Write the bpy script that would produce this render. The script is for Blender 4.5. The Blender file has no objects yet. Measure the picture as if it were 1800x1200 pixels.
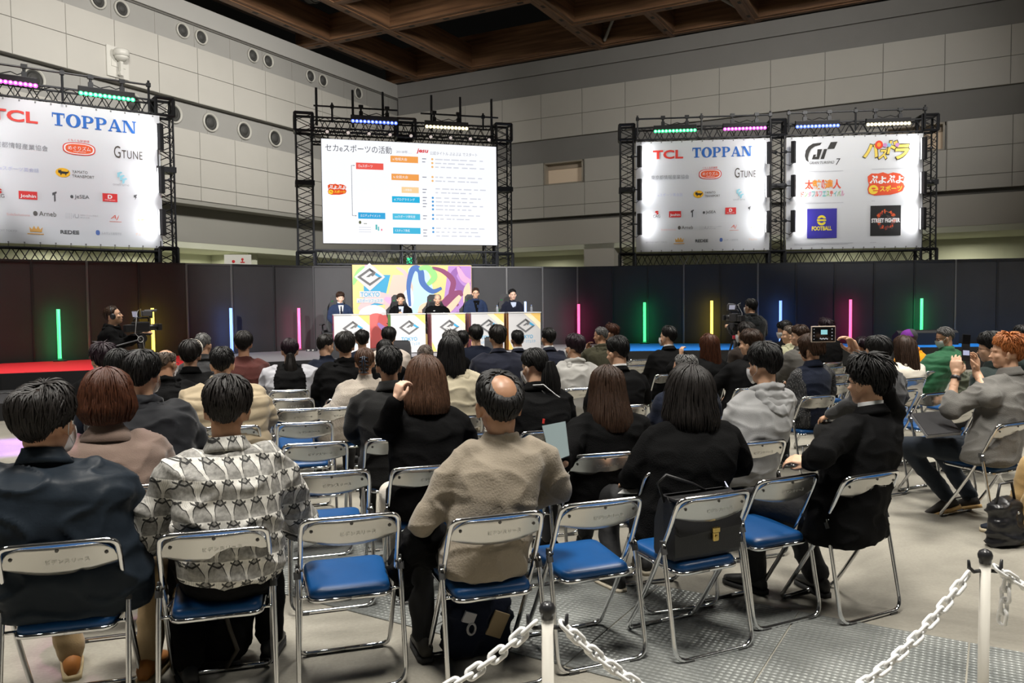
import bpy, bmesh, math, random
import numpy as np
from mathutils import Vector, Matrix, Euler, noise
random.seed(7)
S = bpy.context.scene
COL = S.collection
R = math.radians
PI = math.pi

# ------------------------------------------------------------------ camera, world, light, exposure
FPX = 1400.0; EYE = 1.64; ROLL = 0.010; PITCH = math.atan(64 / FPX)
_r0 = Vector((1, 0, 0)); FW = Vector((0, math.cos(PITCH), -math.sin(PITCH))); _u0 = Vector((0, math.sin(PITCH), math.cos(PITCH)))
CR = _r0 * math.cos(ROLL) - _u0 * math.sin(ROLL); CU = _r0 * math.sin(ROLL) + _u0 * math.cos(ROLL)
CP = Vector((0, 0, EYE))
cam = bpy.data.cameras.new('camera'); camo = bpy.data.objects.new('camera', cam); COL.objects.link(camo)
cam.sensor_width = 36; cam.lens = FPX / 1800 * 36; cam.clip_end = 200; cam.clip_start = 0.05
camo.matrix_world = Matrix((
    (CR.x, CU.x, -FW.x, CP.x), (CR.y, CU.y, -FW.y, CP.y), (CR.z, CU.z, -FW.z, CP.z), (0, 0, 0, 1)))
S.camera = camo
cam.dof.use_dof = True; cam.dof.focus_distance = 6.0; cam.dof.aperture_fstop = 13.0

S.view_settings.view_transform = 'Standard'; S.view_settings.look = 'None'
S.view_settings.gamma = 1; S.view_settings.use_curve_mapping = False
S.view_settings.exposure = 0.0
try:
    S.cycles.use_denoising = True
    S.cycles.max_bounces = 5; S.cycles.diffuse_bounces = 3; S.cycles.glossy_bounces = 3
    S.cycles.sample_clamp_indirect = 3.0; S.cycles.caustics_reflective = False; S.cycles.caustics_refractive = False
except Exception: pass

W = bpy.data.worlds.new('hall_air'); S.world = W; W.use_nodes = True
W.node_tree.nodes['Background'].inputs[0].default_value = (0.95, 0.93, 0.86, 1)
W.node_tree.nodes['Background'].inputs[1].default_value = 0.06

def area(name, loc, tgt, size, sizey, power, col=(1, 1, 1), spread=180):
    l = bpy.data.lights.new(name, 'AREA'); l.shape = 'RECTANGLE'; l.size = size; l.size_y = sizey
    l.energy = power; l.color = col; l.spread = R(spread)
    o = bpy.data.objects.new(name, l); COL.objects.link(o); o.location = loc
    o.rotation_euler = (Vector(tgt) - Vector(loc)).to_track_quat('-Z', 'Y').to_euler(); return o
def spot(name, loc, tgt, power, ang, col=(1, 1, 1), blend=.6, r=.15):
    l = bpy.data.lights.new(name, 'SPOT'); l.energy = power; l.color = col; l.spot_size = R(ang); l.spot_blend = blend; l.shadow_soft_size = r
    o = bpy.data.objects.new(name, l); COL.objects.link(o); o.location = loc
    o.rotation_euler = (Vector(tgt) - Vector(loc)).to_track_quat('-Z', 'Y').to_euler(); return o
HALL = (1.0, 0.96, 0.885)
for i, (x, y) in enumerate([(-9, 2), (0, 2), (9, 2), (-4, 9), (5, 9), (-9, -6), (9, -6), (13, 8)]):
    area('hall_and_added_wash_light', (x, y, 11.6), (x, y, 0), 2.4, 2.4, 470, HALL, 90)
area('hall_and_added_wash_light', (-6, 13.0, 11.8), (-14.5, 26, 9.2), 2.4, 1.2, 370, HALL, 78)  # added wash without a fitting, brightens the left wall
area('hall_and_added_wash_light', (-.5, 22.5, 12.2), (-9.5, 32, 8.0), 2.0, 1.2, 500, HALL, 100)  # second added wash, evens out the left wall towards the corner
area('hall_and_added_wash_light', (10, 13.0, 11.8), (8, 33, 8.0), 3, 1.2, 290, HALL, 72)  # added wash that lifts the right wall
for (x, y, p) in ((-9, 14.6, 110), (3, 17.4, 200), (11, 17.4, 210)): area('added_carpet_wash_light', (x, y, 9.5), (x, y - .6, 0), 3.5, .8, p, HALL, 66)  # added overhead lights to brighten the stage carpets, no fittings modelled
spot('added_banner_wash_light', (-5, 6, 9.5), (-9.6, 18.6, 4.9), 4800, 19, (1, .99, 1), .5)  # added wash out of view, lifts the left banner
spot('added_banner_wash_light', (6.5, 7, 9.8), (9.3, 23.2, 4.9), 2400, 26, (1, .99, 1), .5)  # same kind of added wash for the right banners
for (x, y) in ((-8, 24), (3, 27), (14, 22)): area('added_beam_uplight', (x, y, 10.6), (x + 1, y - 6, 16), 2.0, 1.0, 60, (1, .86, .68), 160)  # added free-floating uplights that brighten the timber beams
for (x, y, tx, p) in [(-8, 6, -4.0, 7000), (4, 6, -1.4, 6300), (-2.6, 7, -2.4, 5400)]:
    spot('stage_spot_light', (x, y, 8.5), (tx, 20, 1.7), p, 28, (1, 0.97, 0.96))

def px(x, y, d):      # point seen at (x, y) of the 1800 x 1200 frame, d metres along the view axis
    return CP + (FW + CR * ((x - 900) / FPX) + CU * ((600 - y) / FPX)) * d
def pz(x, y, z):      # the same on the horizontal plane at height z
    r = FW + CR * ((x - 900) / FPX) + CU * ((600 - y) / FPX)
    return CP + r * ((z - EYE) / r.z)
def hor(x): return 536 - ROLL * (x - 900)

# ------------------------------------------------------------------ materials
MAT = {}
def nt(m): return m.node_tree.nodes, m.node_tree.links
def mat(name, col, rough=.6, metal=0., emit=None, es=0., spec=.5, bump=None, var=0., vscale=(6, 6, 6), coat=0., sheen=0., alpha=None, trans=0.):
    """procedural principled material; bump=(scale, strength[, stretch]) ; var darkens / lightens by noise"""
    if name in MAT: return MAT[name]
    m = bpy.data.materials.new(name); m.use_nodes = True; N, L = nt(m); b = N['Principled BSDF']
    c4 = (*col, 1)
    b.inputs['Base Color'].default_value = c4; b.inputs['Roughness'].default_value = rough; b.inputs['Metallic'].default_value = metal
    b.inputs['Specular IOR Level'].default_value = spec
    if coat: b.inputs['Coat Weight'].default_value = coat
    if sheen: b.inputs['Sheen Weight'].default_value = sheen; b.inputs['Sheen Roughness'].default_value = .5
    if trans: b.inputs['Transmission Weight'].default_value = trans
    if emit: b.inputs['Emission Color'].default_value = (*emit, 1); b.inputs['Emission Strength'].default_value = es
    tc = None
    if var or bump: tc = N.new('ShaderNodeTexCoord')
    if var:
        mp = N.new('ShaderNodeMapping'); mp.inputs['Scale'].default_value = vscale; L.new(tc.outputs['Object'], mp.inputs[0])
        nz = N.new('ShaderNodeTexNoise'); nz.inputs['Scale'].default_value = 1; nz.inputs['Detail'].default_value = 5; nz.inputs['Roughness'].default_value = .6
        L.new(mp.outputs[0], nz.inputs['Vector'])
        mr = N.new('ShaderNodeMapRange'); mr.inputs['From Min'].default_value = .3; mr.inputs['From Max'].default_value = .7
        mr.inputs['To Min'].default_value = 1 - var; mr.inputs['To Max'].default_value = 1 + var; L.new(nz.outputs[0], mr.inputs[0])
        mx = N.new('ShaderNodeVectorMath'); mx.operation = 'SCALE'; mx.inputs[0].default_value = col; L.new(mr.outputs[0], mx.inputs['Scale'])
        L.new(mx.outputs[0], b.inputs['Base Color'])
    if bump:
        mp = N.new('ShaderNodeMapping'); st = bump[2] if len(bump) > 2 else (1, 1, 1)
        mp.inputs['Scale'].default_value = tuple(bump[0] * k for k in st); L.new(tc.outputs['Object'], mp.inputs[0])
        nz = N.new('ShaderNodeTexNoise'); nz.inputs['Scale'].default_value = 1; nz.inputs['Detail'].default_value = 4; L.new(mp.outputs[0], nz.inputs['Vector'])
        bp = N.new('ShaderNodeBump'); bp.inputs['Strength'].default_value = bump[1]; bp.inputs['Distance'].default_value = .01
        L.new(nz.outputs[0], bp.inputs['Height']); L.new(bp.outputs[0], b.inputs['Normal'])
    MAT[name] = m; return m
def sr(r, g, b):      # sRGB 0-255 to linear
    f = lambda c: (c / 255 / 12.92) if c <= 10 else ((c / 255 + .055) / 1.055) ** 2.4
    return (f(r), f(g), f(b))

# ------------------------------------------------------------------ mesh builder
class MB:
    def __init__(s): s.v = []; s.f = []; s.mi = []; s.cur = 0
    def add(s, vs, fs, M=None):
        o = len(s.v)
        if M is not None: vs = [M @ Vector(p) for p in vs]
        s.v += [tuple(p) for p in vs]; s.f += [tuple(i + o for i in f) for f in fs]; s.mi += [s.cur] * len(fs); return s
    def box(s, c, d, rot=None, bev=0):
        x, y, z = d[0] / 2, d[1] / 2, d[2] / 2
        if bev:
            bm = bmesh.new(); bmesh.ops.create_cube(bm, size=1)
            bmesh.ops.scale(bm, vec=d, verts=bm.verts); bmesh.ops.bevel(bm, geom=bm.edges[:], offset=bev, segments=2, affect='EDGES', profile=.5)
            bm.verts.index_update(); vs = [v.co.copy() for v in bm.verts]; fs = [[v.index for v in f.verts] for f in bm.faces]; bm.free()
        else:
            vs = [(-x, -y, -z), (x, -y, -z), (x, y, -z), (-x, y, -z), (-x, -y, z), (x, -y, z), (x, y, z), (-x, y, z)]
            fs = [(0, 3, 2, 1), (4, 5, 6, 7), (0, 1, 5, 4), (1, 2, 6, 5), (2, 3, 7, 6), (3, 0, 4, 7)]
        M = Matrix.Translation(c)
        if rot is not None: M = M @ (rot if isinstance(rot, Matrix) else Euler(rot).to_matrix().to_4x4())
        return s.add(vs, fs, M)
    def tube(s, pts, r, n=8, closed=False, cap=True):
        P = [Vector(p) for p in pts]; k = len(P); rr = r if hasattr(r, '__len__') else [r] * k
        T = []
        for i in range(k):
            a = P[(i - 1) % k] if (closed or i > 0) else P[i]; b = P[(i + 1) % k] if (closed or i < k - 1) else P[i]
            t = (b - a); T.append(t.normalized() if t.length > 1e-9 else Vector((0, 0, 1)))
        up = Vector((0, 0, 1)) if abs(T[0].z) < .9 else Vector((1, 0, 0))
        nrm = (up - T[0] * up.dot(T[0])).normalized(); vs = []; fs = []
        for i in range(k):
            nrm = (nrm - T[i] * nrm.dot(T[i])); nrm = nrm.normalized() if nrm.length > 1e-6 else T[i].orthogonal().normalized()
            bn = T[i].cross(nrm)
            for j in range(n):
                a = 2 * PI * j / n; vs.append(P[i] + (nrm * math.cos(a) + bn * math.sin(a)) * rr[i])
        for i in range(k if closed else k - 1):
            for j in range(n):
                a = i * n + j; b = i * n + (j + 1) % n; c = ((i + 1) % k) * n + (j + 1) % n; d = ((i + 1) % k) * n + j; fs.append((a, b, c, d))
        if cap and not closed: fs.append(tuple(range(n))[::-1]); fs.append(tuple((k - 1) * n + j for j in range(n)))
        return s.add(vs, fs)
    def loft(s, rings, cap=True, closed_u=True):
        """rings: list of equal-length point lists"""
        n = len(rings[0]); vs = [p for r in rings for p in r]; fs = []
        for i in range(len(rings) - 1):
            for j in range(n if closed_u else n - 1):
                fs.append((i * n + j, i * n + (j + 1) % n, (i + 1) * n + (j + 1) % n, (i + 1) * n + j))
        if cap: fs.append(tuple(range(n))[::-1]); fs.append(tuple((len(rings) - 1) * n + j for j in range(n)))
        return s.add(vs, fs)
    def ell(s, c, r, rot=None, n=16, m=10, M=None):
        vs = [(0, 0, -r[2])]; fs = []
        for i in range(1, m):
            a = PI * i / m - PI / 2
            for j in range(n):
                b = 2 * PI * j / n; vs.append((r[0] * math.cos(a) * math.cos(b), r[1] * math.cos(a) * math.sin(b), r[2] * math.sin(a)))
        vs.append((0, 0, r[2])); t = len(vs) - 1
        for j in range(n):
            fs.append((0, 1 + (j + 1) % n, 1 + j)); fs.append((t, 1 + (m - 2) * n + j, 1 + (m - 2) * n + (j + 1) % n))
            for i in range(m - 2):
                a = 1 + i * n + j; b = 1 + i * n + (j + 1) % n; fs.append((a, b, b + n, a + n))
        T = Matrix.Translation(c)
        if rot is not None: T = T @ Euler(rot).to_matrix().to_4x4()
        if M is not None: T = M @ T
        return s.add(vs, fs, T)
    def lathe(s, prof, n=20, M=None):
        rings = [[(r * math.cos(2 * PI * j / n), r * math.sin(2 * PI * j / n), z) for j in range(n)] for r, z in prof]
        k = len(s.v); s.loft(rings)
        if M is not None: s.v[k:] = [tuple(M @ Vector(p)) for p in s.v[k:]]
        return s
    def poly(s, pts2, h=0.002, M=None, z=0.):
        """flat polygon (concave ok) given in local x/z, facing -y, thickness h"""
        n = len(pts2); A = sum(pts2[i][0] * pts2[(i + 1) % n][1] - pts2[(i + 1) % n][0] * pts2[i][1] for i in range(n))
        if A < 0: pts2 = pts2[::-1]
        vs = [(x, -h - z, y) for x, y in pts2] + [(x, -z, y) for x, y in pts2]
        fs = [tuple(range(n)), tuple(range(2 * n - 1, n - 1, -1))] + [(i, i + n, (i + 1) % n + n, (i + 1) % n) for i in range(n)]
        return s.add(vs, fs, M)
    def mesh(s, name, mats, smooth=True, tri=False):
        me = bpy.data.meshes.new(name); me.from_pydata(s.v, [], s.f)
        for m in (mats if isinstance(mats, (list, tuple)) else [mats]): me.materials.append(m)
        if any(s.mi): me.polygons.foreach_set('material_index', s.mi)
        me.polygons.foreach_set('use_smooth', [smooth] * len(me.polygons))
        me.update(); return me
    def build(s, name, mats, parent=None, smooth=False, label=None, loc=None):
        o = bpy.data.objects.new(name, s.mesh(name, mats, smooth)); COL.objects.link(o)
        if parent is not None: o.parent = parent
        if loc is not None: o.location = loc
        if label: o['label'] = label
        return o
def autosmooth(o, ang=40):
    me = o.data; bm = bmesh.new(); bm.from_mesh(me); c = math.cos(R(ang))
    for e in bm.edges:
        e.smooth = not (len(e.link_faces) == 2 and e.link_faces[0].normal.dot(e.link_faces[1].normal) < c)
    for f in bm.faces: f.smooth = True
    bm.to_mesh(me); bm.free(); return o

def empty(name, label=None, cat=None, loc=(0, 0, 0), rz=0., group=None):
    o = bpy.data.objects.new(name, None); COL.objects.link(o); o.location = loc; o.rotation_euler = (0, 0, rz); o.empty_display_size = .1
    return tag(o, label, cat, group)
def tag(o, label=None, cat=None, group=None, kind=None):
    if label: o['label'] = label
    if cat: o['category'] = cat
    if group: o['group'] = group
    if kind: o['kind'] = kind
    return o
def struct(mb, name, m, smooth=False):
    o = mb.build(name, m, None, smooth); o['kind'] = 'structure'; return o
KIDS = {}
def dup(root, loc, rz, label=None, group=None):
    """copies a thing with its parts and their sub-parts"""
    if root.name not in KIDS: KIDS[root.name] = [(c, list(c.children)) for c in root.children]
    r = root.copy(); COL.objects.link(r); r.location = loc; r.rotation_euler = (0, 0, rz)
    if label: r['label'] = label
    if group: r['group'] = group
    for ch, gs in KIDS[root.name]:
        c = ch.copy(); COL.objects.link(c); c.parent = r
        for g in gs:
            d = g.copy(); COL.objects.link(d); d.parent = c
    return r
def arc(c, r, a0, a1, n, ax=(1, 0, 0), ay=(0, 0, 1)):
    ax = Vector(ax); ay = Vector(ay)
    return [Vector(c) + ax * (r * math.cos(a0 + (a1 - a0) * i / n)) + ay * (r * math.sin(a0 + (a1 - a0) * i / n)) for i in range(n + 1)]
def fillet(pts, r, n=5):
    """polyline with rounded corners"""
    P = [Vector(p) for p in pts]; out = [P[0]]
    for i in range(1, len(P) - 1):
        a = (P[i - 1] - P[i]); b = (P[i + 1] - P[i]); la, lb = a.length, b.length; a.normalize(); b.normalize()
        ang = a.angle(b); t = min(r / math.tan(ang / 2), la * .49, lb * .49); p0 = P[i] + a * t; p1 = P[i] + b * t
        for k in range(n + 1):
            q = k / n; out.append((1 - q) ** 2 * p0 + 2 * q * (1 - q) * P[i] + q * q * p1)
    out.append(P[-1]); return out

# ------------------------------------------------------------------ lettering
def text_mesh(txt, w, h, ex=.002, shear=0., bold=0., spacing=1.):
    """flat letters fitted into w x h, centred on the origin, in the x/z plane facing -y; returns verts, faces"""
    cu = bpy.data.curves.new('letters', 'FONT'); cu.body = txt; cu.extrude = 0; cu.shear = shear; cu.offset = bold; cu.resolution_u = 3; cu.space_character = spacing
    o = bpy.data.objects.new('letters', cu); COL.objects.link(o); dg = bpy.context.evaluated_depsgraph_get()
    me = bpy.data.meshes.new_from_object(o.evaluated_get(dg)); vs = [v.co.copy() for v in me.vertices]; fs = [tuple(p.vertices) for p in me.polygons]
    bpy.data.objects.remove(o); bpy.data.curves.remove(cu); bpy.data.meshes.remove(me)
    if not vs: return [], []
    x0 = min(v.x for v in vs); x1 = max(v.x for v in vs); y0 = min(v.y for v in vs); y1 = max(v.y for v in vs)
    kx = w / max(x1 - x0, 1e-6); ky = h / max(y1 - y0, 1e-6)
    return [((v.x - (x0 + x1) / 2) * kx, -ex, (v.y - (y0 + y1) / 2) * ky) for v in vs], fs
def letters(mb, txt, cx, cz, w, h, M, ex=.004, **k):
    vs, fs = text_mesh(txt, w, h, ex, **k); mb.add([(x + cx, y, z + cz) for x, y, z in vs], fs, M)
# ------------------------------------------------------------------ the hall
PSI = R(28.3)
UV = Vector((math.cos(PSI), -math.sin(PSI), 0)); VV = Vector((math.sin(PSI), math.cos(PSI), 0)); CN = Vector((-5.67, 40.55, 0))
tile_m = mat('wall_tile', (.50, .485, .45), .45, var=.04, vscale=(.35, .35, .35))
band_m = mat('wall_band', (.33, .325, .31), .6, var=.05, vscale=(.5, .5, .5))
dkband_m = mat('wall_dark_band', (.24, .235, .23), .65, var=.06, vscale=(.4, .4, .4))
strip_m = mat('wall_strip', (.40, .395, .38), .6)
groove_m = mat('wall_groove', (.14, .135, .125), .8)
plain_m = mat('wall_plain', (.50, .48, .44), .6)
corr_m = mat('corridor_paint', (.62, .64, .52), .7)
seam_m = mat('tile_joint', (.26, .25, .23), .8)
WL = Matrix(((UV.x, -VV.x, 0, CN.x), (UV.y, -VV.y, 0, CN.y), (0, 0, 1, 0), (0, 0, 0, 1)))   # (out into the hall, along from the corner, up)
WR = Matrix(((-VV.x, UV.x, 0, CN.x), (-VV.y, UV.y, 0, CN.y), (0, 0, 1, 0), (0, 0, 0, 1)))

def slab(mb, M, a0, a1, z0, z1, o0, o1):
    mb.box(((o0 + o1) / 2, (a0 + a1) / 2, (z0 + z1) / 2), (o1 - o0, a1 - a0, z1 - z0)) if M is None else mb.add(
        [(o0, a0, z0), (o1, a0, z0), (o1, a1, z0), (o0, a1, z0), (o0, a0, z1), (o1, a0, z1), (o1, a1, z1), (o0, a1, z1)],
        [(0, 3, 2, 1), (4, 5, 6, 7), (0, 1, 5, 4), (1, 2, 6, 5), (2, 3, 7, 6), (3, 0, 4, 7)], M)
def tiles(mb, M, a0, a1, zs, pitch, first, holes=()):
    g = .012; a = first
    while a < a1:
        b = min(a + pitch, a1)
        if b > a0:
            for k in range(len(zs) - 1):
                if any(h[0] < (max(a, a0) + b) / 2 < h[1] and h[2] < (zs[k] + zs[k + 1]) / 2 < h[3] for h in holes): continue
                slab(mb, M, max(a, a0) + g, b - g, zs[k] + g, zs[k + 1] - g, -.02, .02)
        a += pitch
# left wall
L = 46.
w = MB()
w.cur = 0; tiles(w, WL, 0, L, [9.18, 10.25, 11.2], 1.675, -1.14); tiles(w, WL, 0, L, [5.6, 6.12, 7.15, 8.14], 1.675, -1.14)
w.cur = 1; slab(w, WL, -.3, L, 9.18, 11.2, -.6, -.012); slab(w, WL, -.3, L, 5.6, 8.14, -.6, -.012)
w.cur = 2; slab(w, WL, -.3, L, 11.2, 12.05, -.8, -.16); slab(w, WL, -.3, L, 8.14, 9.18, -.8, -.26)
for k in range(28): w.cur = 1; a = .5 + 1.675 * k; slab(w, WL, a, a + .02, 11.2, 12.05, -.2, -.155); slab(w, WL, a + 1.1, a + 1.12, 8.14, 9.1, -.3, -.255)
w.cur = 3; slab(w, WL, -.3, L, 12.09, 12.75, -.6, .0); w.cur = 4; slab(w, WL, -.3, L, 12.03, 12.09, -.6, -.1)
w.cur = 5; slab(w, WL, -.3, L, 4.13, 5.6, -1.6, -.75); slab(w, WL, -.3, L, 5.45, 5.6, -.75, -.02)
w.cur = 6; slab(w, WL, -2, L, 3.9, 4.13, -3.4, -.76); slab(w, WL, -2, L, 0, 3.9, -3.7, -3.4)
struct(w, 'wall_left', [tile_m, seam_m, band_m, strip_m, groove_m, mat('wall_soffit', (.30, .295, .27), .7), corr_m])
w = MB(); slab(w, WL, 8.4, 8.9, 0, 4.0, -3.4, -1.2); w.build('wall_corridor', [corr_m])['kind'] = 'structure'
# right wall
B = 48.
w = MB()
HO = [(8.1, 10.1, 7.1, 8.1), (22.2, 24.3, 7.1, 8.1)]
w.cur = 0; tiles(w, WR, 0, B, [9.15, 10.12, 11.2], 2.02, -.01)
tiles(w, WR, 0, B, [5.6, 6.1, 7.08, 8.1], 2.02, .09 - 2.02, HO)
w.cur = 1; slab(w, WR, 0, B, 9.15, 11.2, -.6, -.012); slab(w, WR, 0, B, 5.6, 7.08, -.6, -.012)
for a0, a1 in ((0, 8.15), (10.15, 22.3), (24.3, B)): slab(w, WR, a0, a1, 7.08, 8.1, -.6, -.012)
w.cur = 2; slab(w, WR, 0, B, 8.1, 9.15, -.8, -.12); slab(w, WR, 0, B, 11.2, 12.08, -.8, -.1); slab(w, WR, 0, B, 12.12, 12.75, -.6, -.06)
w.cur = 3; slab(w, WR, 0, B, 12.06, 12.13, -.7, -.15); slab(w, WR, 0, B, 5.38, 5.6, -.7, -.25)
w.cur = 4; slab(w, WR, 0, B, 4.32, 5.42, -.7, .0); slab(w, WR, 10.13, 11.56, 0, 4.33, -1.2, -.02)
w.cur = 5; slab(w, WR, -3, B, 4.1, 4.32, -3.6, -.02); slab(w, WR, -3, B, 0, 4.1, -3.9, -3.6)
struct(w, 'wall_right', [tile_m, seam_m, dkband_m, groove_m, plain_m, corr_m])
# the two interior windows high on the right wall
blind_m = mat('window_blind', (.62, .50, .38), .8, emit=(1., .78, .55), es=.10)
wfr = mat('window_frame_paint', (.40, .36, .30), .5)
for i, (b0, b1) in enumerate(((8.18, 10.12), (22.33, 24.27))):
    f = MB()
    for a0, a1, z0, z1 in ((b0, b0 + .07, 7.08, 8.08), (b1 - .07, b1, 7.08, 8.08), (b0, b1, 7.08, 7.13), (b0, b1, 8.02, 8.08)): slab(f, WR, a0, a1, z0, z1, -.35, .01)
    fo = struct(f, 'window_%d' % (i + 1), wfr)
    p = MB(); slab(p, WR, b0, b1, 7.08, 7.82, -.42, -.36); p.build('blind', blind_m, fo)
    p = MB(); slab(p, WR, b0, b1, 7.80, 8.08, -.42, -.30); p.build('window_header', mat('window_header_paint', (.46, .38, .30), .7), fo)
# floor
floor_m = bpy.data.materials.new('concrete_floor'); floor_m.use_nodes = True; N, Lk = nt(floor_m); bs = N['Principled BSDF']
tc = N.new('ShaderNodeTexCoord')
n1 = N.new('ShaderNodeTexNoise'); n1.inputs['Scale'].default_value = .9; n1.inputs['Detail'].default_value = 8; n1.inputs['Roughness'].default_value = .65; n1.inputs['Distortion'].default_value = .8
n2 = N.new('ShaderNodeTexNoise'); n2.inputs['Scale'].default_value = 60; n2.inputs['Detail'].default_value = 4
cr = N.new('ShaderNodeValToRGB'); cr.color_ramp.elements[0].position = .30; cr.color_ramp.elements[0].color = (.20, .186, .155, 1)
cr.color_ramp.elements[1].position = .62; cr.color_ramp.elements[1].color = (.40, .375, .315, 1)
mx = N.new('ShaderNodeMix'); mx.data_type = 'RGBA'; mx.blend_type = 'MULTIPLY'; mx.inputs[0].default_value = .35
Lk.new(tc.outputs['Object'], n1.inputs['Vector']); Lk.new(tc.outputs['Object'], n2.inputs['Vector']); Lk.new(n1.outputs[0], cr.inputs[0])
Lk.new(cr.outputs[0], mx.inputs[6]); Lk.new(n2.outputs[0], mx.inputs[7]); Lk.new(mx.outputs[2], bs.inputs['Base Color'])
bs.inputs['Roughness'].default_value = .42
bp = N.new('ShaderNodeBump'); bp.inputs['Strength'].default_value = .08; bp.inputs['Distance'].default_value = .01; Lk.new(n2.outputs[0], bp.inputs['Height']); Lk.new(bp.outputs[0], bs.inputs['Normal'])
f = MB(); f.box((4, 16, -.1), (84, 84, .2)); struct(f, 'floor', floor_m)
# chequered steel covers of the floor trench
plate_m = bpy.data.materials.new('chequer_plate'); plate_m.use_nodes = True; N, Lk = nt(plate_m); bs = N['Principled BSDF']
tc = N.new('ShaderNodeTexCoord'); mp = N.new('ShaderNodeMapping'); mp.inputs['Rotation'].default_value = (0, 0, R(30)); mp.inputs['Scale'].default_value = (34, 34, 34)
ck = N.new('ShaderNodeTexChecker'); ck.inputs['Scale'].default_value = 1; vo = N.new('ShaderNodeTexVoronoi'); vo.inputs['Scale'].default_value = 1.0; vo.inputs['Randomness'].default_value = .15
Lk.new(tc.outputs['Object'], mp.inputs[0]); Lk.new(mp.outputs[0], ck.inputs[0]); Lk.new(mp.outputs[0], vo.inputs['Vector'])
nz = N.new('ShaderNodeTexNoise'); nz.inputs['Scale'].default_value = 1.6; nz.inputs['Detail'].default_value = 5; Lk.new(tc.outputs['Object'], nz.inputs['Vector'])
cr = N.new('ShaderNodeValToRGB'); cr.color_ramp.elements[0].position = .3; cr.color_ramp.elements[0].color = (.15, .16, .155, 1); cr.color_ramp.elements[1].position = .7; cr.color_ramp.elements[1].color = (.30, .31, .295, 1)
Lk.new(nz.outputs[0], cr.inputs[0]); Lk.new(cr.outputs[0], bs.inputs['Base Color'])
bs.inputs['Metallic'].default_value = .45; bs.inputs['Roughness'].default_value = .45
bp = N.new('ShaderNodeBump'); bp.inputs['Strength'].default_value = .9; bp.inputs['Distance'].default_value = .012; bp.invert = True; Lk.new(vo.outputs['Distance'], bp.inputs['Height']); Lk.new(bp.outputs[0], bs.inputs['Normal'])
A = pz(1800, 1148, 0); Bq = pz(1160, 1030, 0); D = pz(580, 1066, 0); dirx = (A - Bq).normalized(); diry = Vector((-dirx.y, dirx.x, 0))
wid = (Bq - D).dot(diry); f = MB()
def plates(mb, org, n0, n1, pw, width, rows):
    for i in range(n0, n1):
        for j in range(rows):
            a = i * pw; g = .004; y0 = -width + width * j / rows; y1 = -width + width * (j + 1) / rows
            q = [org + dirx * (a + g) + diry * (y0 + g), org + dirx * (a + pw - g) + diry * (y0 + g), org + dirx * (a + pw - g) + diry * (y1 - g), org + dirx * (a + g) + diry * (y1 - g)]
            mb.add([p + Vector((0, 0, z)) for z in (0, .006) for p in q], [(4, 5, 6, 7), (0, 1, 5, 4), (1, 2, 6, 5), (2, 3, 7, 6), (3, 0, 4, 7)])
plates(f, Bq, -8, 6, .78, wid, 1)
struct(f, 'floor_trench_covers', plate_m)
# ceiling: dark deck, ducts, timber beams
f = MB(); f.box((4, 18, 16.6), (90, 90, .2)); struct(f, 'ceiling', mat('roof_deck', (.045, .043, .04), .9))
wood_m = bpy.data.materials.new('beam_timber'); wood_m.use_nodes = True; N, Lk = nt(wood_m); bs = N['Principled BSDF']
tc = N.new('ShaderNodeTexCoord'); wv = N.new('ShaderNodeTexNoise'); wv.inputs['Scale'].default_value = 1.0; wv.inputs['Detail'].default_value = 6
mp = N.new('ShaderNodeMapping'); mp.inputs['Scale'].default_value = (.5, 9, 9); Lk.new(tc.outputs['Object'], mp.inputs[0]); Lk.new(mp.outputs[0], wv.inputs['Vector'])
cr = N.new('ShaderNodeValToRGB'); cr.color_ramp.elements[0].position = .3; cr.color_ramp.elements[0].color = (.095, .045, .021, 1); cr.color_ramp.elements[1].position = .72; cr.color_ramp.elements[1].color = (.25, .13, .065, 1)
Lk.new(wv.outputs[0], cr.inputs[0]); Lk.new(cr.outputs[0], bs.inputs['Base Color']); bs.inputs['Roughness'].default_value = .55
bolt_m = mat('beam_bolt_socket', (.03, .025, .02), .7)
def beam(P, Q, wdt, hgt, zb, sockets=True):
    """timber beam from P to Q (plan), underside at zb; local x runs along it"""
    P = Vector((P.x, P.y, 0)); Q = Vector((Q.x, Q.y, 0)); ln = (Q - P).length; m = MB()
    m.box((ln / 2, 0, hgt / 2), (ln, wdt, hgt), bev=.03); m.box((ln / 2, 0, -.015), (ln, wdt * .42, .04))
    m.cur = 1
    if sockets:
        k = 1.0
        while k < ln: m.box((k, 0, -.03), (.24, .12, .03)); k += 1.62
    o = m.build('ceiling_beam', [wood_m, bolt_m]); o.location = (P.x, P.y, zb); o.rotation_euler = (0, 0, math.atan2(Q.y - P.y, Q.x - P.x)); o['kind'] = 'structure'; return o
G = lambda a, b: CN + UV * a - VV * b      # a along the right wall, b back towards the viewer
ZB = 12.78
for a in (1.3, 4.4, 11.0): beam(G(a, -.1), G(a, 34), .62, 1.05, ZB)
for a in (17.5, 24.0): beam(G(a, -.1), G(a, 34), .62, 1.05, ZB)
beam(G(14.2, 0), G(14.2, 3.3), .5, .9, ZB)
for b, a0, a1 in ((6.5, -.3, 40), (3.25, 10.8, 40), (9.8, 4.4, 40), (13.0, -.3, 40), (19.5, -.3, 40)): beam(G(a0, b), G(a1, b), .62, 1.05, ZB + .004)
beam(G(-.3, .25), G(40, .25), .5, 1.5, ZB + .002, False)
beam(G(-.9, -.1), G(-.9, 34), .4, 1.2, ZB + .9, False)
duct_m = mat('galvanised_duct', (.22, .225, .22), .5, .6); hang_m = mat('grey_steel', (.20, .20, .19), .5, .5)
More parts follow.
